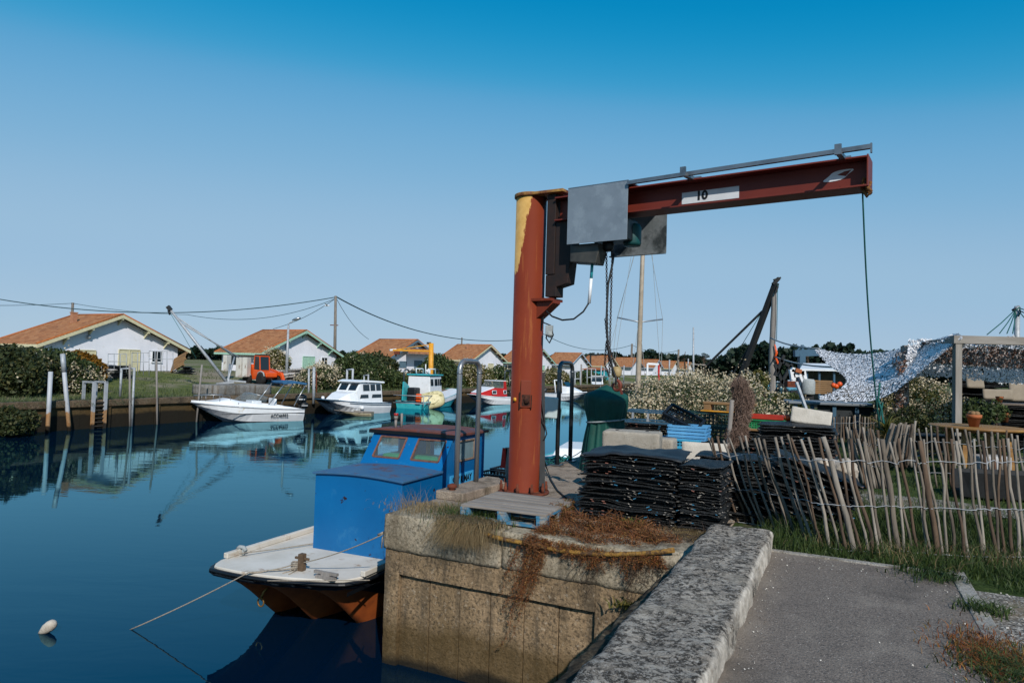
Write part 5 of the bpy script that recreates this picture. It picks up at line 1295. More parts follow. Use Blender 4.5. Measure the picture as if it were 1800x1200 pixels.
# ------------------------------------------------------------------ tables, pots, garden bits
tc = D(1718, 749, 11.3); root = T('round_table', 'round honey coloured wooden table top behind the garden fence', 'table', Vector((tc.x,tc.y,1.55)), R_(-10)); tz = tc.z-1.55
mb = MB(); mb.lathe([(.0,tz-.045),(.68,tz-.045),(.70,tz-.03),(.70,tz-.005),(.69,tz),(0,tz)], 40); mb.build('tabletop', M['varnish'], root)
for x, y in ((-.32,-.3),(.34,-.28),(.3,.3),(-.3,.3)):
    mb = MB(); mb.bar((x*1.1,y*1.1,0),(x,y,tz-.046),.07,.07); mb.build('leg', M['varnish'], root)
mb = MB(); mb.bx(-.5,-.06,tz-.11,.5,.06,tz-.047); mb.build('apron', M['varnish'], root)
def pot(px, py, d, hgt, label, plant=True, z=None):
    c_ = D(px, py, d); root = T('flower_pot', label, 'flower pot', c_ if z is None else Vector((c_.x,c_.y,z)))
    r = hgt*.5; mb = MB(); mb.lathe([(0,0),(r*.68,0),(r*.95,hgt*.72),(r*1.1,hgt*.73),(r*1.12,hgt),(r*.95,hgt),(r*.9,hgt*.85),(0,hgt*.85)], 20); mb.build('pot_body', M['terracotta'], root)
    if plant:
        mb = MB()
        for k in range(5): a = k*1.26; mb.lathe([(0,-.02),(.04,0),(.05,.03),(.03,.06),(0,.065)], 8, c=(.045*math.cos(a),.045*math.sin(a),hgt*.95))
        mb.build('dried_plant', M['planky'], root)
    return root
pot(1712, 747, 11.15, .20, 'terracotta pot with a dried plant on the round table', z=tc.z)
pd = 14.2; pc = D(1775,708,pd)
root = T('picnic_table', 'dark wooden picnic table with crossed legs behind the round table', 'table', Vector((pc.x+.2,pc.y,1.55)), R_(-6)); pz_ = pc.z-1.55
mb = MB()
for k in range(5): mb.bx(-.75, -.38+.155*k, pz_-.035, 1.0, -.38+.155*k+.145, pz_)
mb.build('tabletop', mk('grey_table_wood', '6d6259', '574e46', 8, .8), root)
for x in (-.45,.75):
    for sgn in (-1,1):
        mb = MB(); mb.bar((x+sgn*.32,-.1*sgn,0),(x-sgn*.2,-.1*sgn,pz_-.036),.09,.05); mb.build('leg', M['tar'], root)
pot(1757, 703, pd, .13, 'small terracotta pot standing on the dark picnic table', False, z=pc.z)
pot(1766, 741, pd-.6, .17, 'wide terracotta pot on the ground between the picnic table legs', False)
# pale boxes under the round table, black trough on the lawn
o = rough_box((-.24,-.16,0), (.24,.16,.42), .06, .02, .01, 5, seed=31).build('white_box', mk('grey_white_box', 'a8a8a6', '94949a', 5, .7), None, weld=True); o.location = Vector((D(1740,790,11.0).x, 11.0, 1.56)); tag(o, 'greyish white box standing below the round table', 'box')
root = T('black_trough', 'long black planting trough lying on the lawn behind the right stakes', 'trough', Vector((D(1775,860,9.4).x, 9.5, 1.55)), R_(-8))
mb = MB(); rg = []
for x, k in ((-.62,.55),(-.5,.85),(-.2,1),(.6,1),(1.2,1)): rg.append([(x+.0, -.28*k, .36),(x,-.2*k,.02),(x,.2*k,.02),(x,.28*k,.36),(x,.24*k,.36),(x,.17*k,.1),(x,-.17*k,.1),(x,-.24*k,.36)])
mb.loft(rg, smooth=False); mb.build('trough_body', M['rubber'], root)
root = T('garden_barrow', 'black wheelbarrow parked in the shade behind the bundled stakes', 'wheelbarrow', Vector((D(1632,745,12.4).x, 12.4, 1.55)), R_(10))
mb = MB(); mb.loft([[(-.25,-.2,.36),(.25,-.2,.36),(.25,.2,.36),(-.25,.2,.36)],[(-.42,-.3,.62),(.45,-.3,.62),(.45,.3,.62),(-.42,.3,.62)]], smooth=False); mb.build('tray', M['rubber'], root)
mb = MB(); mb.M = Matrix.Rotation(R_(90),4,'X'); mb.lathe([(.06,-.03),(.17,-.03),(.18,0),(.17,.03),(.06,.03)], 16, c=(-.5,.18,0)); mb.build('wheel', M['tyre'], root)
for y in (-.2,.2): 
    mb = MB(); mb.tube([(-.5,0,.18),(.2,y,.35),(.8,y,.55)], .016, 6); mb.build('handle', M['steel'], root)
# bag piles and pale slabs behind the pergola
for s_, p_, nn, lab in ((0,0,36,'black mesh oyster bag in the pile right of the pergola post under the net'),(0,1.15,31,'black mesh oyster bag in the pile behind the picnic table')):
    q = D(1718+p_*66, 720, 16.5); ss_, pp_ = SP(q); bag_stack(ss_, pp_, 1.56, nn, 1.0, .6, .045, lab, 'oyster bags '+('right of the pergola post' if p_ == 0 else 'behind the picnic table'), jit=.09, frays=False)
for px, py, w_, h_, lab in ((1715,682,.36,.36,'square pale board standing on the bags right of the pergola post'),(1755,702,.62,.24,'wide pale board leaning before the bags under the net'),(1793,705,.4,.5,'tall pale curved sheet at the right end under the net')):
    q = D(px, py, 15.6); o = rough_box((-w_/2,-.02,0), (w_/2,.02,h_), .05, .01, .01, 4, seed=40+px).build('pale_board', mk('pale_board_panel', '8d8272', '7d7364', 4, .8), None, weld=True); o.location = q; o.rotation_euler = (R_(-12),0,R_(-10)); tag(o, lab, 'board')
# ------------------------------------------------------------------ right utility pole with its wires
ub = D(1787, 690, 30); ut = D(1788, 538, 30)
root = T('utility_pole', 'thin grey utility pole with fanned wires above the pergola', 'utility pole', Vector((ub.x,ub.y,1.55))); inv = root.location.copy()
mb = MB(); mb.tube([(0,0,0), ut-inv], [.13,.11], 10); mb.build('pole', M['galvpost'], root)
mb = MB(); 
for a_, b_ in (((1784,545),(1735,588)),((1785,546),(1757,586)),((1785,547),(1770,586)),((1786,548),(1780,586)),((1790,541),(1815,546)),((1790,545),(1812,552)),((1791,547),(1830,590))):
    mb.tube([D(*a_,30)-inv, D((a_[0]+b_[0])/2,(a_[1]+b_[1])/2+1.5,29.5)-inv, D(*b_,29)-inv], .022, 5)
mb.tube([D(1783,548,29.8)-inv, D(1792,540,29.8)-inv, D(1794,548,29.8)-inv, D(1790,556,29.8)-inv], .03, 5)
mb.build('wires', M['greenrope'], root)
mb = MB(); mb.bar(D(1781,546,30)-inv, D(1791,539,30)-inv, .14, .12); mb.build('insulator_bracket', M['black'], root)
# ------------------------------------------------------------------ shrubs
def bush(name, label, px0, px1, yt, yb, d, depth, N, leaf=.07, mat='leaf', flowers=0, fs=.05, group=None, z0=None, prof=None, cat='bush', puff=12, stems=6, frs=.12, fbias=.2, nclump=None):
    bl_ = D((px0+px1)/2, yb, d); z0 = z0 if z0 is not None else bl_.z
    root = T(name, label, cat, Vector((bl_.x, d, z0)), 0, group); W = (px1-px0)/F*d; cls = []
    nc = nclump or int(20+W*depth*1.6)
    for k in range(nc):
        u = rng.uniform(-.5,.5); v = rng.uniform(-.5,.5)
        px = (px0+px1)/2+u*(px1-px0)*.86; top = HZ(bl_.x+u*W*.86, d, (yt if prof is None else np.interp(px, [q[0] for q in prof], [q[1] for q in prof])))
        h = max(.3, top-z0)*(1 if prof is not None else (1-1.3*u*u))*rng.uniform(.88,1.0)*(1-.9*v*v)
        r = min(h*.36, W*.19, depth*.4)*rng.uniform(.55,1.2)
        cls.append((u*W*.86, v*depth, max(r*.8, h-r), r, r, r*.95))
        if h > 1.2*r: cls.append((u*W*.86+rng.normal()*r*.3, v*depth, max(r*.6, (h-r)*.5), r*1.05, r*1.0, r*1.1))
    for k in range(int(8+len(cls)*.5)):
        q = cls[rng.integers(len(cls))]; v = rvec(1)[0]; v[2] = abs(v[2])*1.1+.2; v /= np.linalg.norm(v); r = q[3]*rng.uniform(.16,.34); cls.append((q[0]+v[0]*q[3]*1.02, q[1]+v[1]*q[4]*1.02, q[2]+v[2]*q[5]*1.02, r, r, r*1.5))
    P, u = cloud(cls, N, .45); keep = P[:,2] > .0; P = P[keep]; u = u[keep]
    up = u+np.array([0,0,.35]); V, Q = cards(P, leaf, .5, up/np.linalg.norm(up,axis=1)[:,None], .65)
    np_build('foliage', V, Q, M[mat], root)
    if flowers:
        c, u = cloud(cls, flowers*4, .9); tops = c[:,2]
        sc_ = u[:,2]*.6-u[:,1]*.55+rng.normal(size=len(c))*.55; idx = np.argsort(-sc_)[:flowers]; c = c[idx]+u[idx]*.03; keep = c[:,2] > .1; c = c[keep]
        Pf = np.repeat(c, puff, 0)+rng.normal(size=(len(c)*puff,3))*frs*.5; V, Q = cards(Pf, fs, .8); np_build('flower_heads', V, Q, M['flower'], root)
    for k in range(stems):
        q = cls[rng.integers(len(cls))]; mb = MB(); mb.tube([(q[0]*.5,q[1]*.5,-.05),(q[0]*.8,q[1]*.8,q[2]*.5),(q[0],q[1],q[2])], [.04,.03,.012], 5); mb.build('branch', M['stem'], root)
    return root
bush('flowering_shrub', 'broad shrub full of cream flower heads behind the dark crates', 1098, 1330, 650, 772, 14.6, 3.0, 26000, .055, 'leaf', 1700, .042, z0=1.54, prof=[(1090,668),(1130,662),(1170,655),(1210,640),(1240,640),(1280,650),(1330,668)], puff=11, frs=.13)
bush('flowering_shrub', 'low cream flowered shrub sprawling to the left of the steel frame', 1092, 1160, 690, 790, 13.3, 1.0, 6000, .05, 'leaf', 420, .042, z0=1.54, puff=11, frs=.11)
bush('flowering_shrub', 'cream flowered shrub behind the net and the slanted stake bundle', 1552, 1662, 652, 770, 16.5, 2.0, 11000, .065, 'leafolive', 480, .05, z0=1.54, puff=10, frs=.14)
bush('green_shrub', 'plain olive green shrub between the net bundle and the derrick post', 1305, 1352, 645, 745, 20, 2.0, 7000, .10, 'leafolive', 30, .06, z0=1.54)
bush('green_shrub', 'dark green shrub to the right of the derrick post', 1362, 1405, 682, 745, 22, 1.6, 4000, .10, 'leaf', 40, .06, z0=1.54)
bush('garden_shrub', 'dark leafy shrub in the shade behind the round table', 1690, 1770, 690, 760, 13.6, 1.0, 5000, .07, 'leaf', 0, z0=1.54)
bush('garden_shrub', 'dark low shrub under the net left of the pergola post', 1560, 1640, 705, 770, 13.8, 1.0, 4500, .07, 'leafdark', 0, z0=1.54)
# spiky plant
yb = D(1560, 745, 12.6); root = T('spiky_plant', 'spiky yellow green yucca like plant at the rope foot', 'plant', Vector((yb.x, yb.y, 1.55)))
k = 240; P = np.zeros((k,3)); P[:,2] = rng.uniform(.25,.65,k); V, Q = blades(P, .55, .035, 1.6, .45, None, 3); np_build('foliage', V, Q, M['leafolive'], root)
k = 120; P = np.zeros((k,3)); P[:,2] = rng.uniform(.2,.5,k); V, Q = blades(P, .45, .035, 2.0, 1.0, None, 3); np_build('dead_leaves', V, Q, M['drygrass'], root)
mb = MB(); mb.tube([(0,0,-.05),(0,0,.6)], [.07,.05], 8); mb.build('stem', M['trunk'], root)
# ------------------------------------------------------------------ weeds on the pier
def tuft(name, label, s, p, z, N, h, wd, mat, spread=(.2,.2), lean=.8, droop=.3, dirv=None, cat='grass tuft'):
    root = TC(name, label, cat, s, p, z); P = np.stack([rng.normal(size=N)*spread[0], rng.normal(size=N)*spread[1], np.zeros(N)-.01], 1)
    dv = None if dirv is None else np.tile(np.array(dirv, float), (N,1)); V, Q = blades(P, h, wd, lean, droop, dv, 4); np_build('foliage', V, Q, M[mat], root); return root
q = SP(G(812, 926, 1.56))
tuft('dry_grass_tuft', 'thick tuft of dead straw grass hanging over the pier edge left of the pallet', 6.12, q[1], 1.575, 4200, .34, .006, 'drygrass', (.13,.06), 1.2, 1.45, (.1,-.8,0))
tuft('green_grass_tuft', 'thin green and yellow grass on the pier edge at the near grab rail', q[0]+.40, q[1]-.12, 1.56, 700, .22, .007, 'grass', (.22,.18), .8, .4)
tuft('dry_grass_tuft', 'wispy dry grass stems at the outer pier corner beside the boat', 6.25, -4.2, 1.56, 110, .30, .004, 'drygrass', (.12,.10), .6, .2)
tuft('dry_grass_tuft', 'low brown dry grass along the pier edge before the raised kerb', 6.55, -4.0, 1.56, 900, .13, .007, 'drygrass', (.3,.16), 1.3, .9)
def weed(name, label, pts, N, leaf, mats, stems, cat='weed'):
    # pts: (px, py, z, r) clump spheres on the pier
    c0 = G(pts[0][0], pts[0][1], pts[0][2]); root = T(name, label, cat, c0, RZ); cls = []; iM = Matrix.Rotation(-RZ,3,'Z')
    for px, py, z, r in pts:
        q = iM@(G(px,py,z)-c0); cls.append((q.x,q.y,q.z+.01,r*1.45,r*.95,r*1.15))
    P, u = cloud(cls, N, .1); V, Q = cards(P, leaf, .5, u, .8); np_build('foliage', V, Q, M[mats], root)
    Vs = []; k = 0; segs = []
    for i in range(stems):
        c = np.array(cls[rng.integers(len(cls))]); a = c[:3]+rvec(1)[0]*c[3:6]*.9; b = c[:3]+rvec(1)[0]*c[3:6]*1.25; m_ = (a+b)/2+rng.normal(size=3)*.02
        w_ = .0022
        for x0, x1 in ((a,m_),(m_,b)):
            d_ = x1-x0; t = np.cross(d_, rvec(1)[0]); t = t/(np.linalg.norm(t)+1e-9)*w_; segs.append([x0-t,x0+t,x1+t,x1-t])
    V = np.array(segs).reshape(-1,3); np_build('twigs', V, np.arange(len(V)).reshape(-1,4), M['weedtwig'], root)
    return root
M['weedtwig'] = leafmat('russet_twigs', ['4a3020','5f3a24','6b4a2e','7d5434','352418'], .9, 0)
M['weeddark'] = leafmat('dark_roots', ['2a201a','3a2c22','4a3a2c','1f1814'], .9, 0); M['weedd'] = M['weeddark']
M['weedg'] = leafmat('yellow_green_weed', ['4a4a18','5f5a1c','6d5a1c','3a4218','7a4a1a'], .7, .2)
cl = [(1160,955,1.56,.11),(1180,962,1.54,.09),(1040,955,1.54,.11),(1100,958,1.54,.11),(990,940,1.55,.12),(960,925,1.58,.09),(1075,925,1.6,.12),(1130,935,1.6,.11),(1010,920,1.58,.12),(1050,930,1.58,.11),(960,940,1.54,.09),(1095,935,1.58,.10),(985,910,1.60,.09),(1020,945,1.54,.08),(1130,950,1.55,.09),(935,955,1.5,.07),(1070,955,1.5,.07)]
weed('russet_weed', 'spreading russet red weed on the pier edge between pallet and bag stack', cl, 13000, .014, 'weed', 2200)
weed('green_weed', 'yellow green weed growing through the pallet corner', [(985,905,1.62,.10),(1000,890,1.66,.07),(965,915,1.58,.07)], 1700, .02, 'weedg', 200)
q0 = SP(G(935,960,1.5)); 
def hang(name, label, px, ytop, ybot, wid, N, mats, stems, cat='weed', off=.05, ntr=14, drift=-.25):
    def W(px, py):    # onto the pier face
        d = ray(px,py); t = (6.05-off)/(d.x*SA+d.y*CA); return CAM+d*t
    c0 = W(px,ytop); root = T(name, label, cat, c0, RZ); L = (c0-W(px,ybot)).length; cls = []; segs = []
    def seg(x0, x1, w_):
        d_ = x1-x0; tt = np.cross(d_, [.2,1,.1]); tt = tt/(np.linalg.norm(tt)+1e-9)*w_; segs.append([x0-tt,x0+tt,x1+tt,x1-tt])
    for k in range(ntr):
        u = rng.uniform(-1,1); ln = L*(1-.75*abs(u))*rng.uniform(.45,1.0) if k else L; x = np.array([u*wid, rng.uniform(-.03,0), .0]); n_ = max(4, int(ln/.035))
        for q in range(n_):
            t = q/n_; y = x+np.array([rng.normal()*.012+drift*.035*(.5+t), rng.normal()*.008, -ln/n_]); y[1] = min(.0, max(-.07, y[1])); seg(x, y, .0022*(1-.5*t)); cls.append((y[0],y[1],y[2],.035*(1-.55*t),.025,.03))
            if rng.uniform() < .8:
                z = y+np.array([rng.normal()*.03, rng.normal()*.015, -rng.uniform(.005,.045)]); seg(y, z, .0014); seg(z, z+np.array([rng.normal()*.02, rng.normal()*.01, -rng.uniform(.0,.03)]), .0011)
            x = y
    if N: P, u = cloud(cls, N, .05); V, Q = cards(P, .014, .5, u, .8); np_build('foliage', V, Q, M[mats], root)
    for k in range(stems):
        c = cls[rng.integers(len(cls))]; a = np.array(c[:3]); b = a+rng.normal(size=3)*np.array([.03,.015,.03]); seg(a, b, .0012)
    V = np.array(segs).reshape(-1,3); np_build('twigs', V, np.arange(len(V)).reshape(-1,4), M['weedtwig' if mats == 'weed' else 'weeddark'], root)
hang('hanging_weed', 'broad curtain of russet weed spilling over the yellow hose', 1060, 962, 1010, .62, 5200, 'weed', 900, ntr=60, drift=0)
hang('hanging_weed', 'long trail of reddish weed hanging down the pier face over the recess', 930, 960, 1150, .20, 2600, 'weed', 400, ntr=26)
hang('hanging_weed', 'bare dark roots hanging on the pier face below the yellow hose', 1035, 985, 1062, .17, 0, 'weedd', 30, ntr=12)
hang('hanging_weed', 'brown matted roots hanging down beside the parapet', 1135, 985, 1085, .18, 60, 'weedd', 120, ntr=26)
q = SP(G(1120, 945, 1.5)); tuft('dry_grass_tuft', 'brown dry grass spilling over the pier edge below the big bag stack', q[0]+.1, q[1], 1.5, 1800, .30, .006, 'drygrass', (.28,.12), 1.4, 1.5, (.0,-1,0))
q = SP(G(1115, 925, 1.56)); root = TC('broadleaf_plant', 'small green broad leaved plant at the foot of the big bag stack', 'plant', q[0]-.1, q[1], 1.57); V, Q = blades(np.stack([rng.normal(size=60)*.06, rng.normal(size=60)*.05, np.zeros(60)],1), .16, .028, 1.2, .5, None, 3); np_build('foliage', V, Q, M['leafolive'], root)
d = ray(1105,1060); t = 5.98/(d.x*SA+d.y*CA); q = SP(CAM+d*t); root = TC('broadleaf_plant', 'tiny green plant rooted in the corner of pier face and parapet', 'plant', q[0], q[1], (CAM+d*t).z-.05); V, Q = blades(np.stack([rng.normal(size=50)*.06, rng.normal(size=50)*.03, np.zeros(50)],1), .15, .022, 1.3, .6, None, 3); np_build('foliage', V, Q, M['leafolive'], root)
q = SP(G(1240, 945, 1.56)); tuft('dry_grass_tuft', 'brown dry grass between narrow bag stack and parapet end', q[0], q[1], 1.55, 1500, .16, .006, 'drygrass', (.2,.12), 1.2, .6)
mb = MB()
for k in range(40):
    a = G(random.uniform(1165,1275), random.uniform(925,955), 1.58); b = a+Vector((random.uniform(-.25,.25),random.uniform(-.15,.15),random.uniform(.0,.16))); mb.tube([a, a.lerp(b,.5)+Vector((0,0,.04)), b], .0028, 4)
o = mb.build('dry_twigs', M['stem']); stuff(o, 'tangle of dry twigs at the foot of the bag stacks')
# runner weed creeping over the path corner, weeds on the gravel
tuft('creeping_weed', 'creeping green weed spilling over the far path kerb', *SP(G(1640,1010,1.57)), 1.57, 260, .20, .012, 'grass', (.14,.10), 1.6, .9, (.0,-1,0), 'weed')
tuft('verge_tuft', 'green weed tuft at the right kerb in the gravel', *SP(G(1728,1072,1.56)), 1.56, 260, .12, .010, 'grass', (.07,.07), 1.1, .4)
tuft('verge_tuft', 'russet dried weed patch overgrowing the near end of the right kerb', *SP(G(1745,1150,1.57)), 1.57, 1500, .07, .007, 'weed', (.12,.22), 1.6, .5)
tuft('verge_tuft', 'green weeds at the bottom right picture corner', *SP(G(1785,1185,1.56)), 1.56, 900, .10, .010, 'grass', (.12,.16), 1.3, .4)
# ------------------------------------------------------------------ far bank shrubs
def GL(px, py):
    d = ray(px, py); d = d/d.y; prev = None
    for i in range(900):
        q = CAM+d*(24+.15*i); s, p = SP(q)
        if p < -29.3 and q.z <= zleft(s, p): return q
    return G(px, py, 1.6)
def bankbush(name, label, px0, px1, yt, yb, depth, N, leaf, mat='leaf', flowers=0, fs=.1, d=None, **k):
    g = GL((px0+px1)/2, yb); q_ = SP(g)[1]; pm = -30.3-depth*.5; dr_ = ray((px0+px1)/2, yb); t_ = pm/(dr_.x*CA-dr_.y*SA); dd = d or max(g.y, dr_.y*t_); return bush(name, label, px0, px1, yt, yb, dd, depth, N, leaf, mat, flowers, fs, z0=g.z-.05 if d is None else 1.6, **k)
bankbush('dark_shrub', 'big dark mixed shrub in front of the tiled house at the left edge', -40, 108, 600, 690, 4, 14000, .22, 'leafdark', 12, .10, prof=[(-40,596),(20,598),(60,612),(108,628)], frs=.35)
bankbush('dark_shrub', 'dark green shrub below the gable of the left house', 50, 140, 600, 680, 3, 9000, .20, 'leaf', 35, .10, prof=[(50,612),(90,602),(140,628)], frs=.3)
bankbush('autumn_shrub', 'rust and gold coloured shrub behind the leaning mooring pole', 108, 158, 612, 675, 3, 5200, .20, 'leaforange', 0)
bankbush('flowering_shrub', 'low cream flowered shrub beneath the gold shrub on the far bank', 62, 170, 642, 688, 2, 7000, .16, 'leaf', 430, .10, frs=.3)
bankbush('flowering_shrub', 'round cream flowered shrub against the white gable of the second house', 460, 503, 611, 655, 3, 4500, .25, 'leafolive', 330, .11, d=53, frs=.3)
bankbush('flowering_shrub', 'cream flowered shrub in front of the piled shell bags', 528, 604, 636, 685, 2.5, 7500, .18, 'leaf', 420, .11, frs=.32)
bankbush('dark_shrub', 'tall dark green shrub behind the white cabin boat', 585, 668, 614, 690, 5, 15000, .24, 'leaf', 16, .12, frs=.4)
bankbush('dark_shrub', 'dark green shrub right of the white cabin boat', 640, 706, 640, 692, 4, 10000, .22, 'leaf', 8, .12, frs=.4)
bankbush('dark_shrub', 'far dark shrub in front of the third tiled house', 600, 700, 615, 650, 6, 9000, .35, 'leafdark', 8, .14, d=66, frs=.5)
bankbush('green_shrub', 'olive shrub at the foot of the yellow crane', 690, 760, 648, 690, 4, 7000, .24, 'leafolive', 40, .12, frs=.35)
bankbush('green_shrub', 'tall green shrub right of the yellow crane post', 735, 802, 618, 690, 5, 11000, .28, 'leaf', 20, .12, frs=.4)
bankbush('flowering_shrub', 'cream flowered shrub before the fourth tiled house', 785, 862, 628, 688, 5, 10000, .26, 'leafolive', 330, .13, frs=.4)
bankbush('green_shrub', 'green shrub just left of the rusty crane column', 850, 905, 640, 685, 5, 6000, .3, 'leaf', 60, .13, frs=.4)
bankbush('flowering_shrub', 'far pale flowered shrub seen through the dull grab rail', 945, 1000, 642, 690, 5, 5500, .32, 'leafolive', 130, .16, frs=.4)
bankbush('green_shrub', 'far dark green shrub right of the dull grab rail', 995, 1065, 648, 684, 6, 5000, .4, 'leaf', 20, .15, frs=.4)
bush('ivy', 'dark ivy mass hanging over the quay wall at the left edge', -40, 52, 701, 775, 25.9, 1.0, 7000, .16, 'leafdark', 0, z0=.05, prof=[(-40,706),(0,707),(30,716),(84,708)], cat='ivy', stems=0, nclump=26)
# ------------------------------------------------------------------ woods and single trees
def woods(name, label, px0, px1, d, ytab, N, leaf, mat='pine', dy=14):
    V = rng.uniform(0, 1, N); px = px0+(px1-px0)*rng.uniform(0, 1, N); X = (px-900)/F*d
    y_top = np.interp(px, [q[0] for q in ytab], [q[1] for q in ytab])
    bump = np.array([1+.22*noise.noise(Vector((x*.16, 3.3, 0)))+.14*noise.noise(Vector((x*.5, 1.3, 0))) for x in X])
    H = np.array([HZ(0, d, 645.3)]*N)+(618.8+.0295*px-y_top)/F*d-1.4
    Z = 1.4+H*bump*(V**.6); Y = d+rng.uniform(-dy,dy,N)*(.6+.4*rng.uniform(0,1,N))-6*V
    P = np.stack([X*(Y/d), Y, Z], 1); v, q = cards(P, leaf, .7); o = np_build(name, v, q, M[mat]); return stuff(o, label)
woods('far_woods', 'long dark pine wood on the skyline behind the white houses', -260, 1130, 400, [(-260,606),(0,605),(350,613),(600,618),(700,626),(800,628),(900,624),(1000,628),(1130,622)], 15000, 3.0)
woods('distant_woods', 'dark wood rising behind the derrick and the net', 1125, 1500, 230, [(1125,622),(1180,628),(1250,632),(1285,622),(1310,612),(1335,612),(1370,620),(1420,612),(1460,606),(1500,612)], 9500, 1.9)
woods('garden_woods', 'dark wood at the right edge behind the netting', 1500, 2100, 200, [(1500,618),(1700,625),(1900,622),(2100,622)], 6000, 2.2)
def pine(px, yt, yb, d, wpx, label, N=900):
    b = D(px, 650, d); top = HZ(b.x, d, yt); root = T('pine_tree', label, 'tree', Vector((b.x, d, 1.4)), 0, 'pines on the skyline'); H = top-1.4; Wd = wpx/F*d
    mb = MB(); mb.tube([(0,0,0),(.02*H,0,.4*H),(-.01*H,0,.7*H),(.02*H,0,.93*H)], [.035*H,.028*H,.02*H,.008*H], 6)
    cls = []
    zlow = 1-(yb-yt)/((618.8+.0295*px+1.76*F/d)-yt)
    for k in range(11):
        u = rng.uniform(-.5,.5); zc_ = H*(zlow+(1-zlow)*rng.uniform(.1,.88)*(1-.6*abs(u))); r = Wd*.17*rng.uniform(.7,1.2); cls.append((u*Wd*.8, rng.normal()*Wd*.15, zc_, r, r, r*.55))
        mb.tube([(0,0,zc_*.85),(u*Wd*.5,0,zc_*.95),(u*Wd*.8,0,zc_)], [.012*H,.008*H,.004*H], 4)
    mb.build('trunk', M['trunk'], root); P, u = cloud(cls, N, .2); V, Q = cards(P, Wd*.06, .7); np_build('crown', V, Q, M['pine'], root); return root
for a in ((1203,614,640,150,26,'umbrella pine with a flat open crown left of the thin far mast'),(1237,618,636,150,24,'small open pine right of the thin far mast'),(1084,620,648,210,22,'dark pine just left of the sailing mast'),(1128,616,646,200,26,'dark pine right behind the sailing mast'),(1152,622,648,200,22,'round topped pine above the distant roofs'),(1170,625,650,210,24,'low dark pine above the distant gantry'),(868,621,640,170,14,'small pine over the fourth house roof'),(888,620,640,170,16,'pine just left of the crane column'),(1312,611,650,160,30,'broad dark pine behind the black boom'),(1420,606,640,120,26,'dark pine behind the blue gantry')): pine(*a)
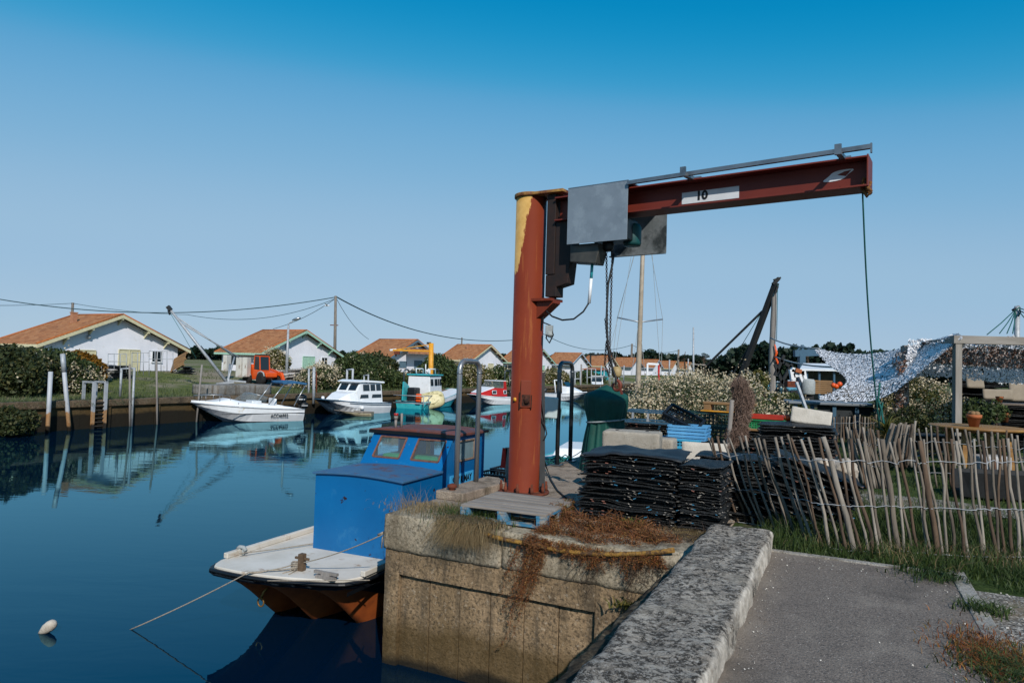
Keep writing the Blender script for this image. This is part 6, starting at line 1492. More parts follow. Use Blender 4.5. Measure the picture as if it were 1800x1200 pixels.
# ------------------------------------------------------------------ oyster huts along the far bank
HP = -66.5
def hs(px):   # s of the view line through px on the gable plane
    d = ray(px, 618.8+.0295*px); t = HP/(d.x*CA-d.y*SA); return SP(CAM+d*t)[0]
def hut(px, yr, label, W=14.0, Lr=7.4, hip=0.0, trim='cream', detail=2, chimney=True, rise=3.0, shut='cream', open_gable=False):
    s = hs(px); c = C(s, HP, 0); zr = HZ(c.x, c.y, yr)-1.65; K = .65; ze = zr-rise
    root = T('oyster_hut', label, 'house', C(s*K, HP*K, CAMZ+(1.65-CAMZ)*K), RZ, 'white oyster huts with tiled roofs along the far bank'); root.scale = (K, K, K)
    ov, ey = .75, .7; sl = rise/(W/2); tr = M['trim_'+trim]; x1 = ov; xh = -(Lr+hip); yw = W/2
    # walls
    mb = MB(); yi = yw-.35
    mb.prism([(-yi,0),(yi,0),(yi,ze+.35*sl-.12),(0,zr-.14),(-yi,ze+.35*sl-.12)], 'x', -.25, 0); mb.bx(xh+.5,-yi,0,-.2505,-yi+.25,ze+.1); mb.bx(xh+.5,yi-.25,0,-.2505,yi,ze+.1); mb.prism([(-yi,0),(yi,0),(yi,ze+.35*sl-.12),(0,zr-.14),(-yi,ze+.35*sl-.12)], 'x', xh+.3, xh+.4995)
    mb.build('wall', M['housewall'], root)
    # roof: two slopes and a hip at the back
    A=(x1,0,zr); B=(-Lr,0,zr); E1=(x1,-yw-ey,ze-ey*sl); E2=(xh,-yw-ey,ze-ey*sl); E3=(xh,yw+ey,ze-ey*sl); E4=(x1,yw+ey,ze-ey*sl); d_ = Vector((0,0,.14))
    top = [Vector(q)+d_ for q in (A,B,E1,E2,E3,E4)]; bo = [Vector(q) for q in (A,B,E1,E2,E3,E4)]
    mb = MB(); mb.add(top+bo, [(0,1,3,2),(0,5,4,1),(1,4,3),(6,8,9,7),(6,7,10,11),(7,9,10),(2,3,9,8),(3,4,10,9),(4,5,11,10),(0,2,8,6),(5,0,6,11)], False)
    roof = mb.build('roof', M['tiles'], root)
    mb = MB(); mb.tube([Vector(A)+d_, Vector(B)+d_], .11, 6); mb.tube([Vector(B)+d_+Vector((.08,0,.02)), Vector(E2)+d_+Vector((.08,0,.02))], .10, 6); mb.tube([Vector(E1)+d_+Vector((-.08,0,.02)), Vector(A)+d_+Vector((-.08,0,.02))], .10, 6); mb.tube([Vector(E4)+d_+Vector((-.08,0,.02)), Vector(A)+d_+Vector((-.08,0,.02))], .10, 6)
    mb.build('ridge_tiles', M['ridge'], roof)
    # barge boards, eaves board and bracket ends
    for sg in (-1, 1):
        mb = MB(); e = Vector((x1+.012, sg*(yw+ey), ze-ey*sl-.02)); a = Vector((x1+.012, 0, zr-.02)); mb.add([e+Vector((-.04,0,-.22)), a+Vector((-.04,0,-.22)), a+Vector((-.04,0,.1)), e+Vector((-.04,0,.1)), e+Vector((.03,0,-.22)), a+Vector((.03,0,-.22)), a+Vector((.03,0,.1)), e+Vector((.03,0,.1))], [(0,1,2,3),(7,6,5,4),(0,4,5,1),(2,6,7,3),(1,5,6,2),(0,3,7,4)]); mb.build('barge_board', tr, root)
    mb = MB(); mb.bx(xh,-yw-ey-.03,ze-ey*sl-.16,x1,-yw-ey,ze-ey*sl+.10); mb.build('eaves_board', tr, root)
    for y in (-.72,-.4,0,.4,.72):
        y = y*yw; z = zr-abs(y)*sl
        mb = MB(); mb.bx(-.1,y-.11,z-.42,x1-.02,y+.11,z-.22); mb.prism([(.0,z-1.0),(.0,z-.43),(.6,z-.43)], 'y', y-.06, y+.06) if detail > 1 and abs(y) < yw*.75 else None
        mb.build('purlin_end', tr, root)
    def opening(name, y0, y1, z0, z1, mat, frame=None, bars=0):
        mb = MB(); mb.bx(.005,y0,z0,.05,y1,z1); o = mb.build(name, mat, root)
        if frame:
            mb = MB()
            for a, b in (((y0,z0),(y1,z0)),((y1,z0),(y1,z1)),((y1,z1),(y0,z1)),((y0,z1),(y0,z0))): mb.bar((.055,*a),(.055,*b),.08,.09,(1,0,0))
            for k in range(bars): y = y0+(y1-y0)*(k+1)/(bars+1); mb.bar((.06,y,z0),(.06,y,z1),.05,.06,(1,0,0))
            mb.build('frame', frame, o)
        return o
    if detail > 0:
        opening('double_door', .2, 2.5, .0, 2.15, M['trim_'+shut], tr, 1)
        opening('shutter', -4.2, -2.2, .95, 1.95, M['trim_'+shut], tr, 1)
        w_ = opening('window', 3.9, 5.1, .95, 2.1, M['glass'], M['white'], 1)
        mb = MB(); mb.bx(.0,3.85,.86,.13,5.15,.915); mb.build('sill', M['white'], w_)
    if detail > 1:
        mb = MB(); mb.M = Matrix.Translation((.0,-3.0,zr-2.3))@Matrix.Rotation(R_(90),4,'Y'); mb.lathe([(0,.02),(.16,.02),(.2,.10),(.2,.22),(.12,.30),(0,.31)], 14); mb.build('wall_lamp', M['galvpost'], root)
    mb = MB(); mb.bx(-Lr*.8,-yi-.05,.8,-Lr*.8+1.5,-yi-.005,1.9); w_ = mb.build('window', M['glass'], root); 
    if chimney: mb = MB(); mb.bx(-Lr*.5,-2.6,ze+1.2,-Lr*.5+.45,-2.15,zr+.1); mb.bx(-Lr*.5-.05,-2.65,zr+.1,-Lr*.5+.5,-2.1,zr+.2); mb.build('chimney', M['chim'], root)
    if open_gable:
        mb = MB(); mb.bx(.01,-2.6,zr-1.4,.03,2.6,zr-1.3); mb.bx(.01,-.06,zr-1.3,.03,.06,zr-.3); mb.build('gable_truss', M['trim_slate'], root)
        mb = MB(); mb.add([(0.8,-yw*.45,zr-.45*rise-.06),(0.8,yw*.45,zr-.45*rise-.06),(1.9,yw*.6,zr-.45*rise-.9),(1.9,-yw*.6,zr-.45*rise-.9),(0.8,-yw*.45,zr-.45*rise-.16),(0.8,yw*.45,zr-.45*rise-.16),(1.9,yw*.6,zr-.45*rise-1.0),(1.9,-yw*.6,zr-.45*rise-1.0)], [(0,1,2,3),(7,6,5,4),(0,4,5,1),(1,5,6,2),(2,6,7,3),(3,7,4,0)]); mb.build('porch_roof', M['tiles'], root)
    return root
M['trim_cream'] = mk('cream_trim', 'c9c3a2', 'b9b392', 4, .6, dirt_or_glint='8d8468', dscale=3, damt=.66)
M['trim_mint'] = mk('mint_trim', '9fc2ae', '8eb4a0', 4, .6)
M['trim_slate'] = mk('slate_trim', '5c7482', '4c6474', 4, .6)
M['trim_blue'] = mk('pale_blue_trim', 'a9bccb', '97abbb', 4, .6)
M['chim'] = mk('chimney_clay', 'a8795c', '97694e', 5, .9)
M['ridge'] = mk('orange_ridge_tile', 'a8622f', '8d4f28', 6, .85)
HL = [(205,555,'nearest white hut at the left with cream barge boards and a clay chimney','cream'),(530,582,'white hut with mint green barge boards behind the orange loader','mint'),(727,598,'hut with slate grey gable truss behind the yellow crane','slate'),(857,607,'fourth white hut with a chimney just left of the crane column','cream'),(950,615,'pale hut with green edged roof just right of the crane column','mint'),(1018,621,'far hut with blue edged gable above the dull grab rail','blue'),(1072,626,'far tiled hut directly behind the hanging chain','cream'),(1118,629.5,'far tiled hut directly behind the sailing mast','slate'),(1155,632.5,'small distant hut to the right of the sailing mast','blue'),(1186,635,'tiny distant hut over the left part of the flowering shrub','cream'),(1212,637,'tiniest distant hut below the umbrella pine','cream')]
for i, (px, yr, lab, tr) in enumerate(HL):
    hut(px, yr, lab, 14.8, 7.4, 0.0, tr, 2 if i < 2 else (1 if i < 5 else 0), i in (0,3), 3.05, tr if tr != 'slate' else 'slate', i == 2)
# ------------------------------------------------------------------ poles, ladder and frames on the far quay
def pole(name, label, a, b, r, mat, cat='pole', group=None, cap=False, taper=1.0):
    a = Vector(a); root = T(name, label, cat, a, 0, group); mb = MB(); mb.tube([(0,0,0), (Vector(b)-a)*.5, Vector(b)-a], [r, r*(1+taper)/2, r*taper], 10); mb.build('pole_body', mat, root)
    if cap: mb = MB(); q = Vector(b)-a; mb.tube([q*.8, q*1.001], r*1.13, 10); mb.build('sleeve', M['galvpost'], root)
    return root
n = NT('steel_mooring_pole'); n.set(.5, 0, .4); P = n.pos()
c = n.ramp(n.noise(2.5, 5, .6, P), [(.3,'a9adb2'),(.7,'94999e')])
zz = n.math('ADD', n.sep(P)[2], n.math('MULTIPLY', n.noise(3, 4, .6, P), .4))
c = n.mix(n.ramp(zz, [(.95,1.0),(1.25,0.0)]), c, n.ramp(n.noise(8, 5, .7, P), [(.3,'8d6238'),(.7,'a98a68')]))
c = n.mix(n.ramp(zz, [(.38,1.0),(.46,0.0)]), c, '2a2117')
n.col(c); M['mpole'] = n.m
def pln(px, py, off): # on a plane parallel to the quay face at p = -29 + off
    d = ray(px, py); t = (-29.0+off)/(d.x*CA-d.y*SA); return CAM+d*t
def wp(px, py, d): return D(px, py, d)
b0 = pln(84,757,.3); b0.z = 0; pole('mooring_pole', 'upright grey steel mooring pole with an orange waterline at far left', b0-Vector((0,0,.8)), D(89,653,b0.y), .085, M['mpole'])
b0 = pln(128,752,.3); b0.z = 0; pole('mooring_pole', 'leaning grey mooring pole with a sleeve in front of the gold shrub', b0-Vector((.05,0,.6)), D(110,622,b0.y), .085, M['mpole'], cap=True)
def sl(px): return SP(pln(px, 720, .1))[0]
root = TC('quay_ladder', 'steel ladder with a handrail frame on the far quay wall', 'ladder', sl(174), -28.9, 0); L = sl(184)-sl(163)
for y in (-L/2, L/2):
    mb = MB(); mb.bx(-.05,y-.06,-.6,.05,y+.06,2.0); mb.build('side_rail', M['mpole'], root)
for k in range(9):
    mb = MB(); mb.bx(-.04,-L/2+.061,-.25+.17*k,.03,L/2-.061,-.21+.17*k); mb.build('rung', mk('rung_rust','3a332d','2a2521',8,.9) if k == 0 else bpy.data.materials['rung_rust'], root)
for y in (-L/2,L/2):
    mb = MB(); mb.bx(-.75,y-.05,1.15,-.65,y+.05,1.95); mb.build('rear_post', M['galvpost'], root); mb = MB(); mb.bx(-.75,y-.05,1.951,.05,y+.05,2.03) if y > 0 else mb.bx(-.75,y-.05,1.951,-.051,y+.05,2.03); mb.build('handrail', M['galvpost'], root)
def portal(px0, px1, ytop, yb0, yb1, label, off=.06, r=.055, name='steel_portal'):
    a = pln(px0, yb0, off-.5); b = pln(px1, yb1, off); c = (a+b)/2; root = T(name, label, 'frame', Vector((c.x,c.y,1.2)), 0); ta = Vector((a.x,a.y,HZ(a.x,a.y,ytop+1)))-root.location; tb = Vector((b.x,b.y,HZ(b.x,b.y,ytop)))-root.location
    for q, t in ((a-root.location,ta),(b-root.location,tb)):
        mb = MB(); mb.tube([q,t], r, 8); mb.build('leg', M['galvpost'] if r < .06 else M['mpole'], root)
    mb = MB(); mb.tube([ta-Vector((.0,0,.03)), tb-Vector((0,0,.03))], r*.8, 8); mb.build('crossbar', M['galvpost'], root); return root
portal(211, 231, 646, 697, 752, 'thin steel portal frame standing at the far quay edge right of the ladder')
for px0, y0, px1, y1, off, lab in ((277,748,275,632,.15,'thin dark wooden stake rising at the quay edge below the left hut door'),(345,740,355,641,.2,'thin leaning wooden stake left of the white open boat'),(229,745,228,640,.12,'thin rusty stake beside the steel portal')):
    a = pln(px0,y0,off); b = pln(px1,y1,off-.1); pole('wooden_stake', lab, a-Vector((0,0,.3)), b, .045, M['oldwood'], 'stake')
for px0, y0, px1, y1, off, r, lab in ((543,692,543,648,-.6,.06,'short white post left of the pair behind the cabin boat bow'),(551,703,552,645,.1,.085,'taller thick white post of the pair behind the cabin boat bow'),(557,695,556,653,-.5,.04,'thin rusty post right of the white pair')):
    a = pln(px0,y0,off); b = pln(px1,y1,off); pole('quay_post', lab, Vector((a.x,a.y,.6)), b, r, M['galvpost'] if r > .05 else M['rust'], 'post')
portal(609, 619, 648, 684, 684, 'white steel portal frame behind the cabin boat roof', -.2, .07)
portal(639, 646, 658, 690, 700, 'small white hook shaped frame right of the cabin boat', .0, .055)
def hoop(px0, px1, ytop, yb, d, label, r=.035, mat='steeld'):
    a = D(px0,yb,d); b = D(px1,yb,d+.6); root = T('grab_rail', label, 'grab rail', (a+b)/2, 0); t = HZ(a.x,a.y,ytop); pts = [a]; w_ = b-a
    pts.append(Vector((a.x,a.y,t-.25)))
    for q in range(0,181,22): q = R_(q); pts.append(Vector((a.x,a.y,0))+Vector((w_.x,w_.y,0))*(.5-.5*math.cos(q))+Vector((0,0,t-.25+.25*math.sin(q))))
    pts.append(Vector((b.x,b.y,t-.25))); pts.append(b); mb = MB(); mb.tube([p-root.location for p in pts], r, 8); mb.build('rail_tube', M[mat], root); return root
hoop(708, 717, 649, 715, 51, 'far grab rail at the stern of the turquoise boat', .06)
hoop(720, 731, 652, 672, 53, 'thin hoop rail above the turquoise boat stern', .04); hoop(733, 742, 654, 670, 53, 'second thin hoop rail above the wheelhouse roof', .04); hoop(745, 753, 654, 670, 53.5, 'third thin hoop rail left of the yellow crane', .04)
hoop(763, 770, 649, 692, 56, 'narrow grab rail right of the yellow crane post', .05); hoop(886, 895, 651, 700, 66, 'narrow grab rail behind the red boat', .06)
def rack(px0, px1, yt, yb, d, n, label, r=.035):
    root = T('metal_rack', label, 'rack', D((px0+px1)/2,yb,d), 0); inv = root.location
    for k in range(n):
        px = px0+(px1-px0)*k/(n-1); mb = MB(); mb.tube([D(px,yb,d)-inv, D(px,yt,d)-inv], r, 6); mb.build('upright', M['galvpost'], root)
    for y in (yt, yt+(yb-yt)*.4):
        mb = MB(); mb.tube([D(px0,y,d)-inv, D(px1,y,d)-inv], r, 6); mb.build('crossbar', M['galvpost'], root)
    return root
rack(190,222,622,655,39,4,'thin wire rack in front of the left hut shutter',.02); rack(232,262,620,660,40,4,'thin wire rack in front of the cream double door',.02); rack(262,304,617,652,42,5,'thin wire rack before the window of the left hut',.02)
rack(1002,1020,652,686,84,3,'pale steel mooring rack behind the far white cabin boat',.07); rack(1032,1047,648,686,92,3,'pale steel rack right of the far white cabin boat',.07); rack(1062,1096,650,680,100,5,'row of pale posts joined by a bar before the distant huts',.08)
for px, yt, yb, d, r, lab in ((1021,640,690,86,.1,'tall tan post beside the far white cabin boat'),(1056,642,680,95,.09,'pale post left of the hook chain'),(1127-31,642,672,100,.09,'pale post left of the sailing mast foot'),(1176,632,660,110,.12,'grey post over the flowering shrub left part'),(1209,630,655,110,.10,'thin grey post below the umbrella pine'),(1008,665,690,82,.08,'short leaning pale post near the far white cabin boat')):
    pole('quay_post', lab, D(px,yb,d), D(px+1,yt,d), r, M['galvpost'] if 'tan' not in lab else M['oldwood'], 'post')
# ------------------------------------------------------------------ left derrick with concrete base
bb = pln(412, 697, -.6); root = T('anchor_block', 'weathered concrete block on the far quay carrying the grey derrick', 'block', Vector((bb.x,bb.y,1.15)), RZ); mb = rough_box((-1.6,-1.4,0), (.25,2.4,.62), .2, .03, .03, 2, seed=50); mb.build('block', M['block'], root, weld=True)
db = D(398, 671, 38.5); dt = D(297, 541, 38.0); root = T('lattice_derrick', 'grey steel derrick boom leaning left over the far quay', 'derrick', db); inv = db
mb = MB(); mb.tube([(0,0,0), (dt-db)*.5, dt-db], [.085,.08,.065], 10); mb.build('boom', M['galvpost'], root)
mb = MB(); mb.bar((dt-db)*.97, (dt-db)*1.02, .24, .2); mb.tube([D(296,545,38)-inv, D(299,553,38)-inv], .06, 6); mb.build('head_pulley', M['black'], root)
mb = MB(); mb.tube([D(316,566,38.1)-inv, D(420,628,40)-inv], .045, 6); mb.build('back_stay', M['galvpost'], root)
mb = MB(); mb.tube([D(312,558,38.1)-inv, D(412,627,40.4)-inv], .035, 6); mb.build('back_stay', M['galvpost'], root)
mb = MB(); mb.tube([D(298,548,38)-inv, D(320,585,38)-inv, D(345,630,38)-inv], .012, 5); mb.build('hoist_line', M['greenrope'], root)
for q in ((412,628),(404,640)):
    mb = MB(); mb.tube([D(401,668,38.5)-inv, D(q[0],q[1],39.8)-inv], .05, 6); mb.build('strut', M['galvpost'], root)
mb = MB(); a_ = D(384,672,37.8)-inv; b_ = D(432,672,38.6)-inv; mb.bar(D(380,675,38)-inv, D(411,671,38.5)-inv, .16, .12); mb.bar(D(400,668,38.5)-inv, D(432,671,39)-inv, .14, .1); mb.tube([D(401,664,38.5)-inv, D(402,678,38.5)-inv], .07, 8); mb.build('turntable', M['galvpost'], root)
# white cabinets and boxes behind the derrick
for px0, px1, yt, yb, d, rot, lab in ((428,437,628,662,46,.1,'narrow white cabinet panel beside the orange loader'),(416,428,628,663,46.3,-.1,'white rusty cabinet behind the derrick foot'),(394,402,624,652,47,.0,'thin white panel left of the derrick struts')):
    a = D((px0+px1)/2, yb, d); w_ = (px1-px0)/F*d; h_ = (yb-yt)/F*d; root = T('metal_cabinet', lab, 'cabinet', a, R_(-20)+rot)
    mb = MB(); mb.bx(-w_/2,-.2,0,w_/2,.25,h_); mb.build('carcass', mk('rusty_white_steel','c4c3bd','b4b2aa',4,.5,dirt_or_glint='7a4a30',dscale=3,damt=.58) if px0 == 428 else bpy.data.materials['rusty_white_steel'], root, bevel=.02)
    mb = MB(); mb.bx(-w_/2+.04,-.225,.06,w_/2-.04,-.201,h_-.06); dr_ = mb.build('door', bpy.data.materials['rusty_white_steel'], root); mb = MB(); mb.bx(w_/2-.12,-.25,h_*.45,w_/2-.09,-.226,h_*.6); mb.build('handle', M['rust'], dr_)
# ------------------------------------------------------------------ orange loader
tp = D(462, 677, 43); tg = GL(462, 676); root = T('telescopic_loader', 'orange telescopic loader with a glazed cab parked before the piled bags', 'loader', tg, R_(-38)); sc_l = tg.y/43*.98
S_ = tg.y/F   # metres per pixel at that distance
mb = MB(); mb.prism([(-1.25,.35),(-.1,.35),(.9,.45),(1.3,.55),(1.3,.85),(.55,1.0),(-.15,1.05),(-.45,1.35),(-.8,1.4),(-1.2,1.1),(-1.32,.7)], 'y', -.62, .25); mb.build('body', M['orangep'], root, bevel=.06)
mb = MB()
for a, b in (((-.2,-.6,1.0),(-.12,-.6,1.95)),((.55,-.6,1.0),(.45,-.6,1.9)),((-.12,-.6,1.95),(.45,-.6,1.93)),((-.12,.1,1.95),(.45,.1,1.93)),((-.2,.1,1.0),(-.12,.1,1.95)),((.55,.1,1.0),(.45,.1,1.9)),((-.12,-.6,1.95),(-.12,.1,1.95)),((.45,-.6,1.93),(.45,.1,1.93))): mb.bar(a,b,.06,.06)
mb.build('cab_frame', M['orangep'], root)
mb = MB(); mb.prism([(-.2,1.02),(.55,1.02),(.45,1.92),(-.12,1.94)], 'y', -.60, .10); mb.build('cab_glass', M['glass'], root)
mb = MB(); mb.bx(-.14,-.63,1.975,.5,.13,2.05); mb.build('cab_roof', M['black'], root, bevel=.02)
mb = MB(); mb.bar((-1.0,.42,1.2),(1.5,.42,.75),.2,.26); mb.bar((1.5,.42,.8),(1.75,.42,.3),.18,.2); mb.build('lift_arm', M['orangep'], root, bevel=.02)
for x, y in ((-.75,-.72),(.9,-.72),(-.75,.5),(.9,.5)):
    mb = MB(); mb.M = Matrix.Translation((x,y,.42))@Matrix.Rotation(R_(90),4,'X'); mb.lathe([(.18,-.14),(.38,-.14),(.42,-.09),(.42,.09),(.38,.14),(.18,.14)], 20); w_ = mb.build('wheel', M['tyre'], root)
    mb = MB(); mb.M = Matrix.Translation((x,y,.42))@Matrix.Rotation(R_(90),4,'X'); mb.lathe([(0,.10),(.18,.11),(.18,.13),(0,.135)], 16); mb.build('rim', M['orangep'], w_)
for x in (-.75,.9):
    mb = MB(); mb.tube([(x-.42,-.75,.6),(x-.3,-.75,.83),(x,-.75,.92),(x+.3,-.75,.83),(x+.42,-.75,.6)], .05, 6); mb.build('mudguard', M['strap'], root)
mb = MB(); mb.M = Matrix.Translation((-1.3,-.45,.9)); mb.lathe([(0,-.08),(.12,-.06),(.13,.05),(0,.08)], 12); mb.build('work_lamp', M['white'], root)
# ------------------------------------------------------------------ piled silted bags
def pile(pts, d0, cols, rows, px0, px1, yb, label, group, mats=('greybag',), d=None, hh=.105):
    ms = []
    for q in range(5): o = bag_mesh(100+q, 1.0, .8, hh*1.1).build('oyster_bag', M[mats[q % len(mats)]]); ms.append(o.data); bpy.data.objects.remove(o)
    a = GL(px0, yb); b = GL(px1, yb)
    if d: a = D(px0, yb, d); b = D(px1, yb, d)
    L = (b-a).length; W = L/cols
    for j in range(rows):
        for i in range(cols):
            if j > rows-4 and random.random() < .25: continue
            o = bpy.data.objects.new('oyster_bag', random.choice(ms)); COL.objects.link(o); t = (i+.5+(.25 if j % 2 else -.1))/cols
            o.location = a.lerp(b, t)+Vector((random.uniform(-.06,.06), random.uniform(-.12,.12), hh*(j+.4))); o.rotation_euler = (random.uniform(-.06,.06), random.uniform(-.10,.10), math.atan2(b.y-a.y, b.x-a.x)+random.uniform(-.15,.15)); o.scale = (W*1.06, 1, random.uniform(.8,1.25)); tag(o, label, 'oyster bag', group)
pile(None, 0, 6, 11, 492, 602, 676, 'grey silted oyster bag in the long pile behind the street lamp', 'silted bags in the long pile')
pile(None, 0, 3, 8, 436, 500, 668, 'grey silted oyster bag in the pile behind the orange loader', 'silted bags behind the loader', d=49)
pile(None, 0, 3, 6, 148, 192, 668, 'grey silted oyster bag in the pile right of the gold shrub', 'silted bags right of the gold shrub')
pile(None, 0, 3, 7, 186, 222, 664, 'black oyster bag in the pile below the left hut', 'black bags below the left hut', ('bag',))
pile(None, 0, 2, 5, 315, 334, 657, 'black oyster bag in the small pile right of the leaning pallet', 'black bags beside the leaning pallet', ('bag',))
q = GL(302, 656); lp = T('pallet', 'orange brown wooden pallet leaning tilted at the corner of the left hut', 'pallet', q, R_(-25), None, R_(60), R_(-24)); pallet(lp, 1.3, 1.2, .14, M['planky'], M['planky'], 6)
# ------------------------------------------------------------------ street lamp and utility poles
lb = GL(503, 676); root = T('street_lamp', 'grey street lamp with a curved arm beside the piled bags', 'street lamp', lb); inv = lb
mb = MB(); mb.tube([(0,0,0), D(507,572,lb.y)-inv], [.11,.075], 12); mb.build('lamp_post', M['galvpost'], root)
mb = MB(); mb.tube([D(507,573,lb.y)-inv, D(507.5,569,lb.y)-inv, D(510,566.5,lb.y)-inv, D(515,565,lb.y)-inv], .035, 8); mb.build('arm', M['galvpost'], root)
mb = MB(); c_ = D(521.5,560.5,lb.y)-inv; mb.M = Matrix.Translation(c_)@Matrix.Rotation(R_(-18),4,'Y')
mb.loft([[(x, r*math.cos(a)*.8, r*.5*math.sin(a)) for a in [2*math.pi*i/12 for i in range(12)]] for x, r in ((-.32,.08),(-.2,.17),(0,.21),(.2,.18),(.3,.06))]); mb.build('lamp_head', M['alu'], root)
mb = MB(); mb.M = Matrix.Translation(c_+Vector((0,0,-.08)))@Matrix.Rotation(R_(-18),4,'Y'); mb.loft([[(x, r*math.cos(a)*.7, r*.5*math.sin(a)) for a in [2*math.pi*i/10 for i in range(10)]] for x, r in ((-.18,.06),(0,.17),(.18,.06))]); mb.build('lamp_glass', M['clear'], root)
mb = MB(); mb.bx(-.5,-.3,-.05,.5,.3,.2); mb.build('footing', M['block'], root)
def upole(px, yt, yb, d, r, label, mat='wood', arm=None):
    b = D(px, yb, d); root = T('utility_pole', label, 'utility pole', Vector((b.x,b.y,1.6))); inv = root.location; t = D(px+2, yt, d)-inv
    mb = MB(); mb.tube([(0,0,0), t], [r, r*.75], 8); mb.build('pole_body', M[mat], root)
    if arm: mb = MB(); z = t*(arm); mb.bar(z+Vector((-.6,0,0)), z+Vector((.35,0,0)), .1, .1); mb.build('cross_arm', M['rust'], root)
    mb = MB(); mb.tube([t*.985+Vector((-.14,0,0)), t*.985+Vector((.14,0,0))], .09, 6); mb.build('insulator', M['black'], root); return root
upole(588,520,660,80,.2,'tall brown utility pole behind the second hut carrying the overhead wires','wood',.63)
upole(126,532,560,84,.2,'wooden pole top rising over the ridge of the left hut')
upole(928,567,640,150,.3,'utility pole hidden close behind the crane column'); upole(810,593,650,150,.2,'thin dark pole over the fourth hut'); upole(1039,632,660,190,.3,'thin pole among the distant roofs left of the chain'); upole(1109,604,640,170,.32,'tall thin pole just left of the sailing mast'); upole(1191,614,650,160,.3,'grey utility pole beside the umbrella pine')
def cable(name, pts, r, label):
    mb = MB(); n_ = 26; P = []
    for (x0,y0,d0,x1,y1,d1,sag) in pts:
        for t in lin_(0,1,n_): P.append(D(x0+(x1-x0)*t, y0+(y1-y0)*t+sag*4*t*(1-t), d0+(d1-d0)*t))
    mb.tube(P, r, 6); o = mb.build(name, mk('wire_teal','23454e','1c3a43',5,.7) if 'wire_teal' not in bpy.data.materials else bpy.data.materials['wire_teal']); tag(o, label, 'overhead wire'); return o
cable('overhead_wire', [(-60,515,70,591,522,80,31)], .055, 'thick overhead wire sagging from the left picture edge to the tall pole')
cable('overhead_wire', [(592,522,80,910,597,150,26),(910,597,150,929,588,150,0)], .075, 'thick overhead wire running right from the tall pole to the crane column')
cable('overhead_wire', [(930,570,150,1111,606,170,24)], .06, 'overhead wire between crane column and the pole left of the mast')
cable('overhead_wire', [(-60,536,70,128,533,84,2),(128,533,84,330,553,90,4),(330,553,90,589,525,80,20)], .03, 'thin second overhead wire over the left hut roof')
cable('overhead_wire', [(591,524,80,648,596,110,9)], .03, 'thin wire falling from the tall pole to the third hut roof')
cable('overhead_wire', [(589,525,80,480,578,92,6)], .03, 'thin wire falling from the tall pole to the second hut roof')
cable('overhead_wire', [(1111,606,170,1192,616,160,8)], .05, 'far overhead wire right of the sailing mast')
sg = D(575,537,60); mb = MB(); mb.loft([[(x, r*math.cos(a), r*math.sin(a)) for a in [2*math.pi*i/8 for i in range(8)]] for x, r in ((-.25,.02),(-.1,.07),(.08,.06),(.25,.02))]); mb.add([(-.05,-.05,.02),(.08,-.05,.02),(.02,-.5,.14),(-.1,-.45,.12)], [(0,1,2,3)]); mb.add([(-.05,.05,.02),(.08,.05,.02),(.02,.5,.14),(-.1,.45,.12)], [(3,2,1,0)]); o = mb.build('seagull', M['white']); o.location = sg; tag(o, 'white gull flying near the tall utility pole', 'bird')
# ------------------------------------------------------------------ yellow crane on the far bank
yb_ = D(757, 690, 55.0); root = T('yellow_crane', 'yellow jib crane with a long arm and tie bar on the far quay', 'crane', yb_); inv = yb_
mb = MB(); mb.tube([(0,0,-.3), D(758,603,55)-inv], .20, 14); mb.build('post', M['yellowp'], root)
mb = MB(); mb.bar(D(757,617,55)-inv, D(690,615,53)-inv, .11, .13); mb.build('arm', M['yellowp'], root); mb = MB(); mb.bar(D(757,605,55)-inv, D(698,614,53.2)-inv, .06, .06); mb.build('tie_bar', M['yellowp'], root)
mb = MB(); mb.box(D(698,620,53.2)-inv, (.42,.3,.24)); mb.tube([D(696,617,53.2)-inv, D(696,626,53.2)-inv], .07, 8); mb.build('hoist', M['rust'], root); mb = MB(); mb.bar(D(685,615,52.9)-inv, D(696,614,53.2)-inv, .14, .14); mb.build('arm_tip', M['white'], root); mb = MB(); mb.box(D(754,603,55)-inv, (.34,.24,.16)); mb.build('head_block', M['black'], root); mb = MB(); mb.box(D(753,653,54.7)-inv, (.34,.3,.36)); mb.build('switch_box', M['white'], root, bevel=.04)
# distant dock gear
for px, yt, yb, d, x2, mat, lab in ((1158,640,660,120,1138,'redp','red post and white beam of a distant gantry left of the big flowering shrub'),(1038,624,650,130,1057,'tar','dark distant crane post with a short top arm')):
    q = D(px,yb,d); root = T('dock_gantry', lab, 'gantry', q); inv = q; mb = MB(); mb.bar((0,0,-1), D(px,yt,d)-inv, .3, .3); mb.build('post', M[mat], root)
    mb = MB(); mb.bar(D(px,yt,d)-inv, D(x2,yt-1,d)-inv, .3, .35); mb.build('beam', M['white' if mat == 'redp' else 'tar'], root)
    if mat == 'redp': mb = MB(); mb.bar(D(x2,yt-1,d)-inv, D(x2,yb,d)-inv, .3, .3); mb.build('post', M['white'], root)
for px, py, d, w_, h_, mat, lab in ((1048,655,105,34,10,'turq','low turquoise shed among the distant huts behind the chain'),(890,660,95,20,8,'housewall','low white shed just left of the crane column')):
    q = D(px,py+h_/2,d); root = T('small_shed', lab, 'shed', q, RZ); ww = w_/F*d; hh = h_/F*d; mb = MB(); mb.bx(-ww/2,-1.5,-.6,ww/2,1.5,hh); mb.build('wall', M[mat], root); mb = MB(); mb.prism([(-ww/2-.2,hh+.002),(ww/2+.2,hh+.002),(ww/2+.2,hh+.1),(0,hh+.4),(-ww/2-.2,hh+.1)], 'y', -1.8, 1.8); mb.build('roof', M['terracotta'] if mat == 'turq' else M['galv'], root)
